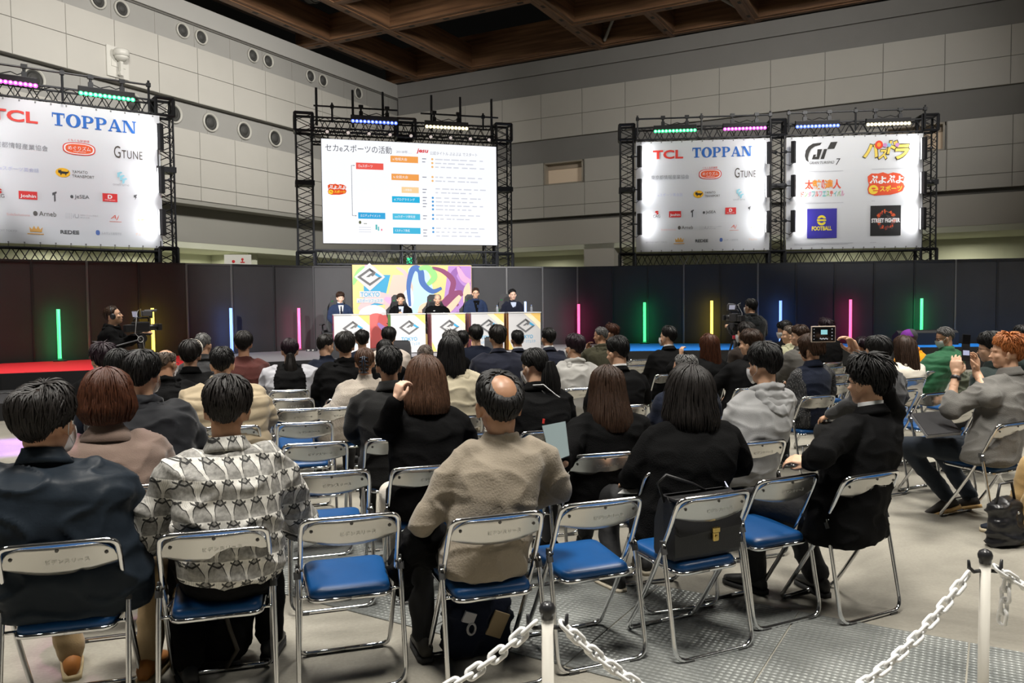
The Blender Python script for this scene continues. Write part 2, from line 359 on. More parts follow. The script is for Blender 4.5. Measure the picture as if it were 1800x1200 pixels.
# service decks and ducts seen between the beams
for (a0, a1, b0, b1, z) in ((5.0, 10.4, .9, 2.4, 15.4), (5.4, 10.2, 2.8, 3.6, 15.0), (2.0, 4.0, .9, 2.6, 15.3), (5.2, 10.4, 4.4, 5.6, 15.5), (11.6, 16.8, .8, 2.4, 15.3)):
    m = MB(); n = int((b1 - b0) / .22)
    for k in range(n):
        b = b0 + (b1 - b0) * k / n; p, q = G(a0, b), G(a1, b); m.tube([(p.x, p.y, z), (q.x, q.y, z)], .05, 5)
    for t in (0, .33, .66, 1):
        for zz in (0, .5): p, q = G(a0 + (a1 - a0) * t, b0), G(a0 + (a1 - a0) * t, b1); m.tube([(p.x, p.y, z + zz), (q.x, q.y, z + zz)], .06, 5)
    for b in (b0, b1): p, q = G(a0, b), G(a1, b); m.tube([(p.x, p.y, z + .5), (q.x, q.y, z + .5)], .05, 5)
    m.build('ceiling_catwalk', hang_m)['kind'] = 'structure'
for (a, b, r, ln, z) in ((7.0, 8.3, .55, 3.6, 14.3), (3.0, 8.4, .5, 2.2, 14.2), (2.9, 4.6, .45, 2.4, 14.4), (12.4, 4.8, .55, 3.0, 14.5), (13.6, 2.0, .45, 2, 14.6)):
    m = MB(); p = G(a - ln / 2, b); q = G(a + ln / 2, b); m.tube([(p.x, p.y, z), (q.x, q.y, z)], r, 18)
    for t in (.12, .5, .88): c = p.lerp(q, t); d = (q - p).normalized() * .04; m.tube([(c.x - d.x, c.y - d.y, z), (c.x + d.x, c.y + d.y, z)], r + .04, 18)
    m.build('ceiling_duct', duct_m, smooth=False)['kind'] = 'structure'
for (a0, b0, z0, a1, b1, z1) in ((11.4, .6, 12.9, 13.9, 3.1, 15.2), (17.2, 1.2, 13.0, 14.6, 2.9, 14.6), (4.7, 6.1, 12.9, 6.0, 5.2, 14.6), (10.7, 1.0, 13.0, 8.6, 6.0, 15.0)):
    m = MB(); p, q = G(a0, b0), G(a1, b1); m.tube([(p.x, p.y, z0), (q.x, q.y, z1)], .07, 8); m.build('ceiling_brace', mat('brace_steel', (.38, .37, .34), .5, .3))['kind'] = 'structure'
# round air nozzles in the two recessed bands of the left wall
ring_m = mat('nozzle_ring', (.50, .49, .45), .45); noz_m = mat('nozzle_throat', (.05, .05, .048), .7)
ordn = ['first', 'second', 'third', 'fourth', 'fifth', 'sixth', 'seventh', 'eighth', 'ninth', 'tenth', 'eleventh', 'twelfth', 'thirteenth', 'fourteenth', 'fifteenth', 'sixteenth', 'seventeenth', 'eighteenth', 'nineteenth', 'twentieth', 'twenty-first', 'twenty-second', 'twenty-third', 'twenty-fourth', 'twenty-fifth', 'twenty-sixth', 'twenty-seventh', 'twenty-eighth', 'twenty-ninth', 'thirtieth']
def nozzle(a, z, off, lab, r):
    t = empty('air_nozzle', lab, 'vent', WL @ Vector((off, a, z)), 0, 'round air nozzles on the left wall')
    Mx = Matrix(((0, 0, UV.x, 0), (0, 0, 0, 0), (0, 0, 0, 0), (0, 0, 0, 1)))
    Q = Vector((0, 0, 1)).rotation_difference(UV).to_matrix().to_4x4()
    m = MB(); m.lathe([(r * .78, .002), (r, .002), (r, .05), (r * .92, .09), (r * .80, .06), (r * .78, .004)], 28, Q); m.build('ring', ring_m, t, True)
    m = MB(); m.lathe([(r * .79, .02), (r * .79, .03), (r * .55, .006), (r * .42, .06), (r * .34, .1), (.02, .1)], 28, Q); m.build('throat', noz_m, t, True)
for i, a in enumerate((2.85, 5.3, 6.1, 8.58, 9.4, 11.93, 12.75, 15.2, 16.05)):
    nozzle(a, 11.7, -.16, 'round black air nozzle in the upper left wall band, %s from the corner' % ordn[i], .28)
for i, a in enumerate((8.19, 9.85, 11.51, 13.16, 14.8, 18.19)):
    nozzle(a, 8.66, -.26, 'round black air nozzle in the lower left wall band, %s along from the central screen' % ordn[i], .36)
# dome camera on its white plate
t = empty('dome_camera', 'white dome camera on a square plate high on the left tiled wall', 'camera', WL @ Vector((.02, 15.55, 9.85)))
Q = Matrix(((UV.x, -VV.x, 0, 0), (UV.y, -VV.y, 0, 0), (0, 0, 1, 0), (0, 0, 0, 1)))
white_m = mat('white_enamel', (.62, .61, .57), .4)
m = MB(); m.box((.03, 0, -.05), (.06, .80, 1.0), bev=.01); m.build('mounting_plate', white_m, t); t.children[-1].matrix_local = Q
m = MB(); m.box((.2, 0, -.25), (.1, .1, .5)); m.box((.12, 0, -.42), (.24, .12, .1)); m.box((.06, 0, -.1), (.05, .52, .22)); o = m.build('bracket_arm', white_m, t); o.matrix_local = Q
m = MB(); m.lathe([(.0, .34), (.22, .34), (.25, .30), (.25, .14), (.22, .12), (.0, .12)], 24); m.lathe([(.22, .12), (.2, .05), (.12, -.02), (0, -.04)], 24); o = m.build('dome_housing', white_m, t, True); o.matrix_local = Matrix.Translation((UV.x * .24, UV.y * .24, 0)) @ Q
# corridor signboard behind the stage wall, left
t = empty('corridor_sign', 'white signboard with small red marks in the lit corridor left of the centre screen', 'sign', px(418, 452, 31.5))
m = MB(); m.box((0, 0, -.9), (1.02, .06, 2.0)); m.build('sign_board', mat('sign_white', (.7, .7, .66), .5), t)
m = MB(); m.ell((-.16, -.04, -.17), (.06, .02, .06)); m.box((.18, -.035, -.2), (.16, .02, .04)); m.ell((.18, -.04, -.08), (.045, .02, .05)); m.box((.18, -.035, -.13), (.04, .02, .12)); m.build('pictogram', mat('sign_red', sr(200, 30, 40), .5), t)
t.rotation_euler = (0, 0, R(12))
# corridor downlights (real lamps)
lampm = mat('downlight_glow', (1, 1, 1), emit=(1, .95, .8), es=9)
for lab, P in (('small round downlight in the corridor soffit at the far right', WR @ Vector((25.1, 0, 4.09)) + VV * 1.2),):
    t = MB(); t.lathe([(0, -.01), (.15, -.01), (.17, 0), (.17, .02), (0, .02)], 20); o = t.build('downlight', lampm); o.location = P; tag(o, lab, 'lamp')
for P, p in ((WL @ Vector((-2.2, 12.6, 3.7)), 55), (WL @ Vector((-2.2, 9.9, 3.7)), 45), (WR @ Vector((-2, 25, 3.9)), 60), (WR @ Vector((-2.2, 7.2, 3.9)), 40), (WL @ Vector((-2.2, 16, 3.7)), 50), (WR @ Vector((-2, 2.8, 3.9)), 40), (WR @ Vector((-2, 20.5, 3.9)), 40)):
    area('corridor_lamp_light', P, P - Vector((0, 0, 1)), .6, .6, p, (1, .96, .74))
# ------------------------------------------------------------------ stage wall of black system panels
def sx(x, yt): return (hor(x) - yt) / 1.06
def ground(P): return Vector((P.x, P.y, 0))
wp = [ground(px(56, 500, FPX / sx(56, 456.2))), ground(px(551, 500, FPX / sx(551, 467.3))), ground(px(1015, 500, FPX / sx(1015, 468.8))), ground(px(1753, 500, FPX / 68.9))]
black_m = mat('panel_black', (.046, .046, .0475), .6, var=.12, vscale=(1.2, 1.2, 1.2))
alu_m = mat('panel_aluminium', (.30, .30, .30), .35, .8)
dkalu_m = mat('panel_dark_edge', (.05, .05, .052), .4, .4)
runs = [(wp[0], wp[1], 6, 2, 0), (wp[1], wp[2], 7, 0, 0), (wp[2], wp[3], 11, 0, 2)]
pn = 0; where = ['behind the red carpeted left wing', 'behind the panel desks', 'behind the blue carpeted right wing']
for ri, (a, b, n, e0, e1) in enumerate(runs):
    st = (b - a) / n; wdt = st.length; rz = math.atan2(st.y, st.x)
    for k in range(-e0, n + e1):
        t = empty('partition_panel', 'black partition panel %s, %s of that run from the left' % (where[ri], ordn[k + e0]), 'partition panel', a + st * k, rz, 'black partition panels')
        m = MB(); m.box((wdt / 2, .02, 1.35), (wdt - .04, .03, 2.64)); m.build('board', black_m, t)
        m = MB(); m.box((0, .01, 1.35), (.045, .06, 2.7), bev=.006); m.build('post', alu_m if (ri, k) in ((0, 3), (0, 4), (1, 5), (1, 6), (2, 0), (0, 1), (2, 3), (2, 5), (2, 10)) else dkalu_m, t)
        m = MB(); m.box((wdt / 2, .01, 2.68), (wdt - .045, .05, .04)); m.build('top_rail', alu_m if (ri, k) in ((0, 3), (1, 4), (1, 5)) else dkalu_m, t)
        m = MB(); m.box((wdt / 2, .01, .03), (wdt - .045, .05, .06)); m.build('bottom_rail', dkalu_m, t)
# ------------------------------------------------------------------ stage platform and its carpets
SH = .54
fr = [ground(px(-140, 600, FPX / 104)), ground(px(0, 600, FPX / 102)), ground(px(150, 600, FPX / 98)), ground(px(540, 600, FPX / 85)), ground(px(850, 600, FPX / 79)), ground(px(1100, 600, FPX / 75.8)), ground(px(1450, 600, FPX / 75)), ground(px(1900, 600, FPX / 73.5))]
def wallpt(x):    # foot of the panel wall seen in image column x
    d = ground(px(x, 536, 1.0)); best = None
    for a, b in ((wp[0] + (wp[0] - wp[1]) * .6, wp[1]), (wp[1], wp[2]), (wp[2], wp[3] + (wp[3] - wp[2]) * .3)):
        e = b - a; den = d.x * e.y - d.y * e.x
        t = (a.x * e.y - a.y * e.x) / den; q = (a.x * d.y - a.y * d.x) / den
        if -.001 <= q <= 1.001: best = d * t
    n = Vector((-d.x, -d.y, 0)).normalized(); return best + n * .10
cols = [-140, 0, 150, 540, 850, 1100, 1450, 1900]
bk = [wallpt(min(max(x, -100), 1870)) for x in cols]
def prism(name, front, back, z0, z1, m, parent=None):
    poly = front + back[::-1]; n = len(poly); b = MB()
    b.add([(p.x, p.y, z1) for p in poly] + [(p.x, p.y, z0) for p in poly], [tuple(range(n)), tuple(range(2 * n - 1, n - 1, -1))] + [(i, n + i, n + (i + 1) % n, (i + 1) % n) for i in range(n)])
    return b.build(name, m, parent)
skirt_m = mat('stage_skirt', (.028, .028, .03), .7)
st = prism('stage_platform', fr, [p + (q - p) * .0 for p, q in zip(bk, bk)], 0, SH, skirt_m); tag(st, 'long low black stage platform running in front of the black panel wall', 'stage')
ins = [p + (q - p).normalized() * .03 for p, q in zip(fr, bk)]; inb = [q - (q - p).normalized() * .08 for p, q in zip(fr, bk)]
def cpt(x, arr):
    for i in range(len(cols) - 1):
        if cols[i] <= x <= cols[i + 1]: t = (x - cols[i]) / (cols[i + 1] - cols[i]); return arr[i].lerp(arr[i + 1], t)
def carpet(name, xs, m, lab):
    o = prism(name, [cpt(x, ins) for x in xs], [cpt(x, inb) for x in xs], SH, SH + .006, m); tag(o, lab, 'carpet'); return o
carpet('stage_carpet', [-140, 0, 150, 395], mat('carpet_red', sr(218, 26, 40), .85, bump=(90, .25)), 'bright red carpet on the left wing of the stage')
carpet('stage_carpet', [395, 540, 850, 1060], mat('carpet_grey', sr(150, 148, 152), .8, bump=(90, .25)), 'grey carpet on the middle of the stage under the desks')
carpet('stage_carpet', [1060, 1100, 1450, 1900], mat('carpet_blue', sr(10, 128, 228), .85, bump=(90, .25)), 'bright blue carpet on the right wing of the stage')
lo = [ground(px(x, 600, FPX / s)) for x, s in ((-140, 124), (0, 119), (150, 113), (235, 110))]; hi = [cpt(x, fr) - Vector((0, .01, 0)) for x in (-140, 0, 150, 235)]
o = prism('stage_step', lo, hi, 0, .26, mat('step_black', (.02, .02, .022), .55)); tag(o, 'low black step along the foot of the red stage wing', 'step')
m = MB(); m.tube([Vector((p.x, p.y, .268)) for p in (hi[0].lerp(lo[0], .3), hi[1].lerp(lo[1], .3), hi[2].lerp(lo[2], .25))], .008, 6); o = m.build('cable', mat('cable_black', (.02, .02, .02), .5)); tag(o, 'thin black cable lying along the black stage step', 'cable')
# ------------------------------------------------------------------ coloured light tubes
TC = {'green': ((.03, 1.0, .28), (.10, .75, .28)), 'yellow': ((1., .72, .04), (1., .78, .20)), 'blue': ((.12, .30, 1.), (.26, .42, 1.)), 'pink': ((1., .04, .25), (1., .16, .36))}
def col_at(x, t): return wallpt(x).lerp(cpt(x, fr), t)
for x, yt, yb, c, lab, t in ((102, 543, 630, 'green', 'green light tube standing on the red stage wing', .06), (267, 541, 624, 'yellow', 'yellow light tube behind the left camera operator', .06),
     (405, 541, 619, 'blue', 'blue light tube on the left end of the grey carpet', .06), (525, 541, 618, 'pink', 'pink light tube left of the panel desks', .06), (1017, 534, 603, 'pink', 'pink light tube right of the panel desks', .07),
     (1133, 531, 600, 'green', 'green light tube on the left end of the blue carpet', .06), (1251, 528, 598, 'yellow', 'yellow light tube left of the right camera operator', .06), (1372, 528, 598, 'blue', 'blue light tube right of the right camera operator', .06),
     (1495, 526, 597, 'pink', 'pink light tube behind the raised phone', .06), (1620, 524, 596, 'green', 'green light tube at the right behind the man in green', .06)):
    P = col_at(x, t); d = (P - CP).dot(FW); zt = px(x, yt, d).z; g = empty('light_tube', lab, 'light tube', (P.x, P.y, SH + .006), -math.atan2(P.x, P.y), 'coloured light tubes along the stage')
    hgt = zt - SH - .01; e, gl = TC[c]
    m = MB(); m.tube([(0, -.035, .06), (0, -.035, hgt)], .034, 12); m.build('glowing_tube', mat('tube_' + c, gl, .3, emit=gl, es=1.5), g, True)
    m = MB(); m.box((0, .004, hgt / 2 + .02), (.075, .026, hgt), bev=.006); m.build('back_channel', skirt_m, g)
    m = MB(); m.box((0, .0, .012), (.26, .2, .024), bev=.006); m.box((0, 0, .04), (.1, .09, .05)); m.build('base_plate', skirt_m, g)
    area('tube_glow_light', (P.x, P.y - .06, SH + hgt / 2), (P.x, P.y + 3, SH + hgt / 2), .2, hgt, 4.5, e)
# ------------------------------------------------------------------ panel desks
YAW = R(15)
DD = Vector((math.cos(YAW), math.sin(YAW), 0)); D0 = ground(px(717, 560, 18.4))
def online(x, P, d):
    e = ground(px(x, 536, 1.0)); t = (P.x * d.y - P.y * d.x) / (e.x * d.y - e.y * d.x); return e * t
deskw = mat('desk_white', (.60, .595, .58), .5)
grey_m = mat('logo_grey', (.13, .13, .13), .6); cyan_m = mat('logo_cyan', (.04, .34, .58), .6)
def emblem(mb, cx, cz, w, M, ig, ic, z=0.):
    k = w / 2; q = lambda pts: [(cx + a * k, cz + b * k) for a, b in pts]
    mb.cur = ig
    mb.poly(q([(0, .72), (-1, 0), (0, -.72), (.98, -.02), (.72, -.02), (0, -.50), (-.70, 0), (0, .50), (.22, .35), (.36, .46)]), .003, M, z)
    mb.poly(q([(0, .50), (0, .72), (.50, .36), (.30, .22), (.18, .36)]), .003, M, z); mb.poly(q([(.50, .36), (.40, .20), (.24, .04), (.10, .12), (-.04, .0), (-.30, .0), (-.02, .22), (.20, .34)]), .0035, M, z)
    mb.cur = ic; mb.poly(q([(.52, .345), (1, 0), (.70, -.02), (.40, .17)]), .0045, M, z)
grad_y = mat('desk_orange_print', sr(250, 205, 110), .5); grad_p = mat('desk_magenta_print', sr(175, 30, 120), .5)
lite_y = mat('desk_pale_yellow_print', sr(250, 234, 195), .5)
sidecols = [[sr(170, 20, 140), sr(250, 180, 40), sr(120, 40, 150), sr(235, 90, 160)], [sr(120, 190, 90), sr(90, 170, 70), sr(150, 210, 110)], [sr(150, 60, 90), sr(200, 120, 80), sr(120, 50, 110)], [sr(160, 70, 120), sr(120, 60, 130), sr(230, 150, 60)], [sr(225, 150, 40), sr(150, 70, 40), sr(240, 190, 60)]]
DW = .80; DH = .925; DEP = .62
desks = []
for i, x in enumerate((618, 717, 788, 857, 922)):
    P = online(x, D0, DD); g = empty('panel_desk', 'white panel desk with diamond emblem, %s of five from the left' % ordn[i], 'desk', (P.x, P.y, SH + .006), YAW, 'white panel desks on the stage'); desks.append(g)
    m = MB(); m.box((0, DEP / 2, DH / 2), (DW, DEP, DH - .04)); m.build('cabinet', deskw, g)
    m = MB(); m.box((0, DEP / 2 - .01, DH - .012), (DW + .02, DEP + .02, .024)); m.build('desk_top', deskw, g)
    m = MB(); Mx = Matrix.Translation((0, -.001, 0))
    m.cur = 0; m.poly([(-.02, DH - .03), (DW / 2 - .005, DH - .03), (DW / 2 - .005, DH - .42), (.20, DH - .22)], .002, Mx)
    m.cur = 1; m.poly([(.14, DH - .03), (DW / 2 - .005, DH - .03), (DW / 2 - .005, DH - .26)], .003, Mx)
    m.poly([(-DW / 2 + .005, .03), (-DW / 2 + .12, .03), (-DW / 2 + .005, .26)], .003, Mx)
    emblem(m, .02, .60, .47, Mx, 2, 3, .003)
    m.cur = 3; letters(m, 'TOKYO', .02, .335, .37, .085, Mx, .004, bold=.012); letters(m, 'eスポーツフェスタ', .05, .225, .42, .075, Mx, .004)
    m.build('front_print', [lite_y, grad_y, grey_m, cyan_m], g)
    m = MB(); rnd = random.Random(i); cs = sidecols[i]
    for k in range(9):
        m.cur = k % len(cs); y0 = -.01 + k * DEP / 9
        m.add([(-DW / 2 - .003, y0, .02), (-DW / 2 - .003, y0 + DEP / 9, .02), (-DW / 2 - .003, min(DEP, y0 + DEP / 9 + rnd.uniform(-.03, .04)), DH - .03), (-DW / 2 - .003, max(0, y0 + rnd.uniform(-.03, .04)), DH - .03)], [(0, 1, 2, 3)])
    m.build('side_print', [mat('side_print_%d_%d' % (i, k), c, .5) for k, c in enumerate(cs)], g)
# ------------------------------------------------------------------ printed backdrop (plain colour shapes only)
bl = online(620, wp[1], (wp[2] - wp[1]).normalized()); br = online(828, wp[1], (wp[2] - wp[1]).normalized()); bd = (br - bl); BW = bd.length; bz = math.atan2(bd.y, bd.x)
nv = Vector((bd.y, -bd.x, 0)).normalized()
g = empty('stage_backdrop', 'colourful printed backdrop of swirling ribbons behind the panel desks', 'backdrop', bl + nv * .10 + Vector((0, 0, SH + .006)), bz)
BH = 2.72 - SH
m = MB(); m.box((BW / 2, .02, BH / 2), (BW, .04, BH)); m.build('board', mat('backdrop_orange', sr(250, 214, 140), .6), g)
BC = {'blue': sr(60, 160, 200), 'deep': sr(70, 110, 175), 'pale': sr(190, 225, 245), 'green': sr(150, 215, 130), 'pink': sr(240, 170, 205), 'red': sr(232, 110, 105), 'rose': sr(245, 190, 190), 'tan': sr(222, 196, 180), 'violet': sr(185, 140, 205), 'purple': sr(150, 100, 170), 'peach': sr(248, 208, 175), 'white': sr(245, 242, 240), 'orange': sr(245, 170, 60), 'plum': sr(140, 70, 110)}
keys = list(BC); m = MB()
def blob(c, pts, z):
    m.cur = keys.index(c); P = [Vector((a * BW, b * BH, 0)) for a, b in pts]; n = len(P); out = []
    for i in range(n):
        for k in range(5):
            t = k / 5; a, b_, c_, d_ = P[i - 1], P[i], P[(i + 1) % n], P[(i + 2) % n]
            q = .5 * ((2 * b_) + (c_ - a) * t + (2 * a - 5 * b_ + 4 * c_ - d_) * t * t + (3 * b_ - a - 3 * c_ + d_) * t ** 3); out.append((min(max(q.x, .003), BW - .003), min(max(q.y, .003), BH - .003)))
    m.poly(out, .001, None, z)
def swath(c, pts, wd, z):
    m.cur = keys.index(c); P = [Vector((a * BW, b * BH, 0)) for a, b in pts]; Q = []
    for i in range(len(P) - 1):
        a, b_, c_, d_ = P[max(i - 1, 0)], P[i], P[i + 1], P[min(i + 2, len(P) - 1)]
        for k in range(6):
            t = k / 6; Q.append(.5 * ((2 * b_) + (c_ - a) * t + (2 * a - 5 * b_ + 4 * c_ - d_) * t * t + (3 * b_ - a - 3 * c_ + d_) * t ** 3))
    Q.append(P[-1]); n = len(Q)
    for i in range(n - 1):
        e = (Q[i + 1] - Q[max(i - 1, 0)]).normalized(); nn = Vector((-e.y, e.x, 0)); e = (Q[min(i + 2, n - 1)] - Q[i]).normalized(); n2 = Vector((-e.y, e.x, 0)); w0 = wd * math.sin(PI * (.12 + .76 * i / n)) / 2; w1 = wd * math.sin(PI * (.12 + .76 * (i + 1) / n)) / 2
        q = [Q[i] + nn * w0, Q[i] - nn * w0, Q[i + 1] - n2 * w1, Q[i + 1] + n2 * w1]
        q = [(min(max(v.x, .003), BW - .003), -z - .001, min(max(v.y, .003), BH - .003)) for v in q]; m.add(q, [(0, 1, 2, 3)])
m.cur = keys.index('blue'); m.poly([(.09 * BW, .50 * BH), (.09 * BW, .88 * BH), (.31 * BW, .88 * BH), (.25 * BW, .52 * BH)], .001, None, .001)
m.cur = keys.index('tan'); m.poly([(.33 * BW, .88 * BH), (.60 * BW, .88 * BH), (.54 * BW, .36 * BH), (.25 * BW, .44 * BH)], .001, None, .001)
m.cur = keys.index('violet'); m.poly([(.80 * BW, .99 * BH), (.997 * BW, .99 * BH), (.997 * BW, .2 * BH), (.72 * BW, .2 * BH)], .001, None, .001)
blob('pale', [(.46, .95), (.60, .97), (.66, .75), (.68, .50), (.66, .28), (.46, .25), (.42, .45), (.50, .70)], .002)
blob('white', [(.42, .66), (.48, .72), (.50, .56), (.46, .44), (.40, .48)], .003)
blob('peach', [(.55, .50), (.63, .54), (.62, .38), (.54, .36)], .004)
swath('deep', [(.47, .50), (.46, .75), (.50, .95), (.56, .93), (.58, .78), (.66, .68), (.74, .72)], .17, .005)
swath('green', [(.55, .95), (.62, .97), (.68, .86), (.62, .76)], .18, .006)
swath('green', [(.0, .76), (.06, .92), (.16, .99)], .16, .003); swath('pink', [(.10, .99), (.17, .95), (.22, .84)], .14, .004)
swath('rose', [(.36, .97), (.42, .92), (.47, .82)], .10, .004)
swath('plum', [(.66, .97), (.76, .92), (.84, .80), (.82, .62), (.88, .50)], .15, .006)
swath('purple', [(.90, .98), (.84, .86), (.90, .72), (.99, .70)], .22, .005); swath('pink', [(.88, .98), (.93, .84), (.99, .80)], .16, .007)
blob('peach', [(.93, .70), (.98, .78), (.99, .55), (.93, .52)], .008)
swath('plum', [(.67, .47), (.76, .52), (.84, .62), (.92, .66)], .26, .008); swath('peach', [(.70, .38), (.80, .46), (.90, .62)], .18, .009)
swath('rose', [(.05, .46), (.16, .60), (.30, .57), (.44, .42)], .30, .004); swath('pink', [(.26, .60), (.36, .52), (.44, .38)], .22, .005)
blob('white', [(.05, .44), (.16, .52), (.26, .46), (.30, .30), (.20, .22), (.08, .26)], .005)
swath('red', [(.22, .36), (.34, .30), (.36, .14), (.26, .02)], .38, .006); blob('red', [(.10, .02), (.10, .34), (.20, .42), (.30, .30), (.26, .02)], .0055); swath('violet', [(.20, .30), (.26, .22), (.34, .2)], .14, .007)
swath('white', [(.30, .40), (.33, .32), (.31, .24)], .12, .008); swath('green', [(.36, .06), (.42, .16), (.46, .3)], .12, .006)
swath('orange', [(.0, .30), (.05, .22), (.04, .05)], .14, .006); swath('rose', [(.28, .02), (.36, .09), (.42, .04)], .10, .009)
swath('orange', [(.46, .10), (.55, .24), (.70, .16), (.97, .08)], .2, .003); swath('purple', [(.70, .30), (.82, .22), (.95, .30)], .3, .006)
m.build('print_shapes', [mat('backdrop_' + k, c, .6) for k, c in BC.items()], g)
m = MB(); m.cur = 2; k = .205 * BW
m.poly([(.14 * BW, .855 * BH + k * .56), (.14 * BW - k * .62, .855 * BH), (.14 * BW, .855 * BH - k * .56), (.14 * BW + k * .62, .855 * BH)], .001, None, .010)
emblem(m, .14 * BW, .855 * BH, .205 * BW, None, 0, 1, .012)
m.cur = 2; m.poly([(.055 * BW, .61 * BH), (.225 * BW, .61 * BH), (.225 * BW, .685 * BH), (.055 * BW, .685 * BH)], .001, None, .010); m.poly([(.03 * BW, .545 * BH), (.25 * BW, .545 * BH), (.25 * BW, .60 * BH), (.03 * BW, .60 * BH)], .001, None, .010)
m.cur = 3; letters(m, 'TOKYO', .14 * BW, .647 * BH, .155 * BW, .055 * BH, None, .013, bold=.01); letters(m, 'eスポーツフェスタ', .14 * BW, .572 * BH, .20 * BW, .04 * BH, None, .013)
m.build('festival_logo', [grey_m, cyan_m, mat('logo_white', (.62, .62, .62), .6), mat('logo_pale_cyan', sr(70, 165, 205), .6)], g)
# ------------------------------------------------------------------ stage monitors (wedges) and water glasses
def wedge(x, y, lab, w=.42, rz=0):
    P = pz(x, y, SH + .006); g = empty('stage_monitor', lab, 'loudspeaker', P, rz, 'wedge monitors at the stage edge')
    m = MB(); pr = [(-.0, 0), (.34, 0), (.34, .22), (.10, .36), (0, .30)]
    m.loft([[(-w / 2, a, b) for a, b in pr], [(w / 2, a, b) for a, b in pr]]); m.build('cabinet', mat('speaker_black', (.035, .035, .037), .6), g)
    m = MB(); m.box((0, .215, .305), (w - .06, .27, .012), (R(-30), 0, 0)); m.build('grille', mat('speaker_grille', (.02, .02, .022), .8), g)
wedge(702, 630, 'black wedge monitor below the second desk'); wedge(868, 621, 'black wedge monitor in front of the fourth desk'); wedge(1632, 606, 'wide dark wedge monitor by the right green tube', 1.5); wedge(588, 630, 'black wedge monitor in front of the first desk')
for x, y, lab in ((874, 552, 'small water bottle at the left of the fifth panelist'), (934, 552, 'small water bottle at the right of the fifth panelist')):
    P = online(x, D0 + Vector((-DD.y, DD.x, 0)) * .25, DD); g = empty('water_bottle', lab, 'bottle', (P.x, P.y, SH + DH + .006))
    m = MB(); m.lathe([(0, 0), (.03, 0), (.032, .05), (.028, .11), (.012, .14), (.012, .15), (0, .15)], 12); m.build('bottle_body', mat('bottle_clear', (.75, .8, .85), .1, trans=.7), g, True)
    m = MB(); m.lathe([(0, .15), (.014, .15), (.014, .17), (0, .17)], 10); m.build('cap', mat('cap_blue', (.25, .35, .6), .4), g)
P = online(922, D0 + Vector((-DD.y, DD.x, 0)) * .3, DD); m = MB(); m.tube([(0, 0, 0), (0, 0, .25)], .026, 12); o = m.build('glow_stick', mat('stick_blue', (.5, .65, 1), .3, emit=(.4, .6, 1), es=1.6), None, True); o.location = (P.x + .02, P.y, SH + DH + .006); tag(o, 'short pale blue light stick standing on the fifth desk', 'light stick')
# small gear and cables on the stage floor by the panel feet
for x, y, lab in ((150, 628, 'small black power box with white plugs on the red carpet'), (548, 617, 'small black power box on the grey carpet by the pink tube')):
    P = pz(x, y, SH + .006); g = empty('power_box', lab, 'power box', P)
    m = MB(); m.box((0, 0, .025), (.26, .14, .05), bev=.006); m.build('box_body', skirt_m, g); m = MB(); m.box((-.06, -.07, .03), (.05, .03, .03)); m.box((.05, -.07, .03), (.04, .03, .03)); m.build('plug', white_m, g)
# ------------------------------------------------------------------ trusses, banners, LED screen, lamps
truss_m = mat('truss_black', (.028, .029, .032), .45, .3); ctruss_m = mat('truss_charcoal', (.045, .048, .055), .45, .4)
def truss(mb, P, Q, w, h, side, n=None, r=.024, rb=.011):
    """box truss from P to Q: w across along 'side', h along the third axis"""
    P = Vector(P); Q = Vector(Q); t = (Q - P).normalized(); s = Vector(side).normalized(); u = t.cross(s).normalized(); ln = (Q - P).length
    n = n or max(2, round(ln / .36)); c = [(s * w / 2 + u * h / 2), (s * w / 2 - u * h / 2), (-s * w / 2 - u * h / 2), (-s * w / 2 + u * h / 2)]
    for k in c: mb.tube([P + k, Q + k], r, 6)
    for f in range(4):
        a, b = c[f], c[(f + 1) % 4]
        for i in range(n):
            p = P + t * (ln * i / n); q = P + t * (ln * (i + .5) / n); e = P + t * (ln * (i + 1) / n)
            mb.tube([p + a, q + b], rb, 4, cap=False); mb.tube([q + b, e + a], rb, 4, cap=False)
    for e in (P, Q):
        for f in range(4): mb.tube([e + c[f], e + c[(f + 1) % 4]], r * .8, 5)
def cornerblock(mb, P, w):
    for a in (-1, 1):
        for b in (-1, 1):
            for ax in range(3):
                p = [0, 0, 0]; q = [0, 0, 0]; p[ax] = -w / 2; q[ax] = w / 2; o = [i for i in range(3) if i != ax]; p[o[0]] = q[o[0]] = a * w / 2; p[o[1]] = q[o[1]] = b * w / 2
                mb.tube([Vector(P) + Vector(p), Vector(P) + Vector(q)], .036, 4)
class Rig:      # a vertical plane: origin at the left end, d to the right, n towards the viewer
    def __init__(s, A, Bp): s.A = ground(A); s.d = (ground(Bp) - s.A).normalized(); s.n = Vector((s.d.y, -s.d.x, 0)); s.rz = math.atan2(s.d.y, s.d.x)
    def at(s, u, z, o=0.): return Vector((u, -o, z))      # in the local frame of a thing placed at A with rotation rz
    def u(s, x):          # distance along the plane of image column x
        e = ground(px(x, 536, 1.0)); t = (s.A.x * s.d.y - s.A.y * s.d.x) / (e.x * s.d.y - e.y * s.d.x); return (e * t - s.A).dot(s.d)
led_cols = {'green': (.05, 1., .30), 'magenta': (1., .10, .85), 'blue': (.10, .18, 1.), 'amber': (1., .85, .50)}
barm = mat('lamp_housing', (.02, .02, .022), .5)
LENS = None
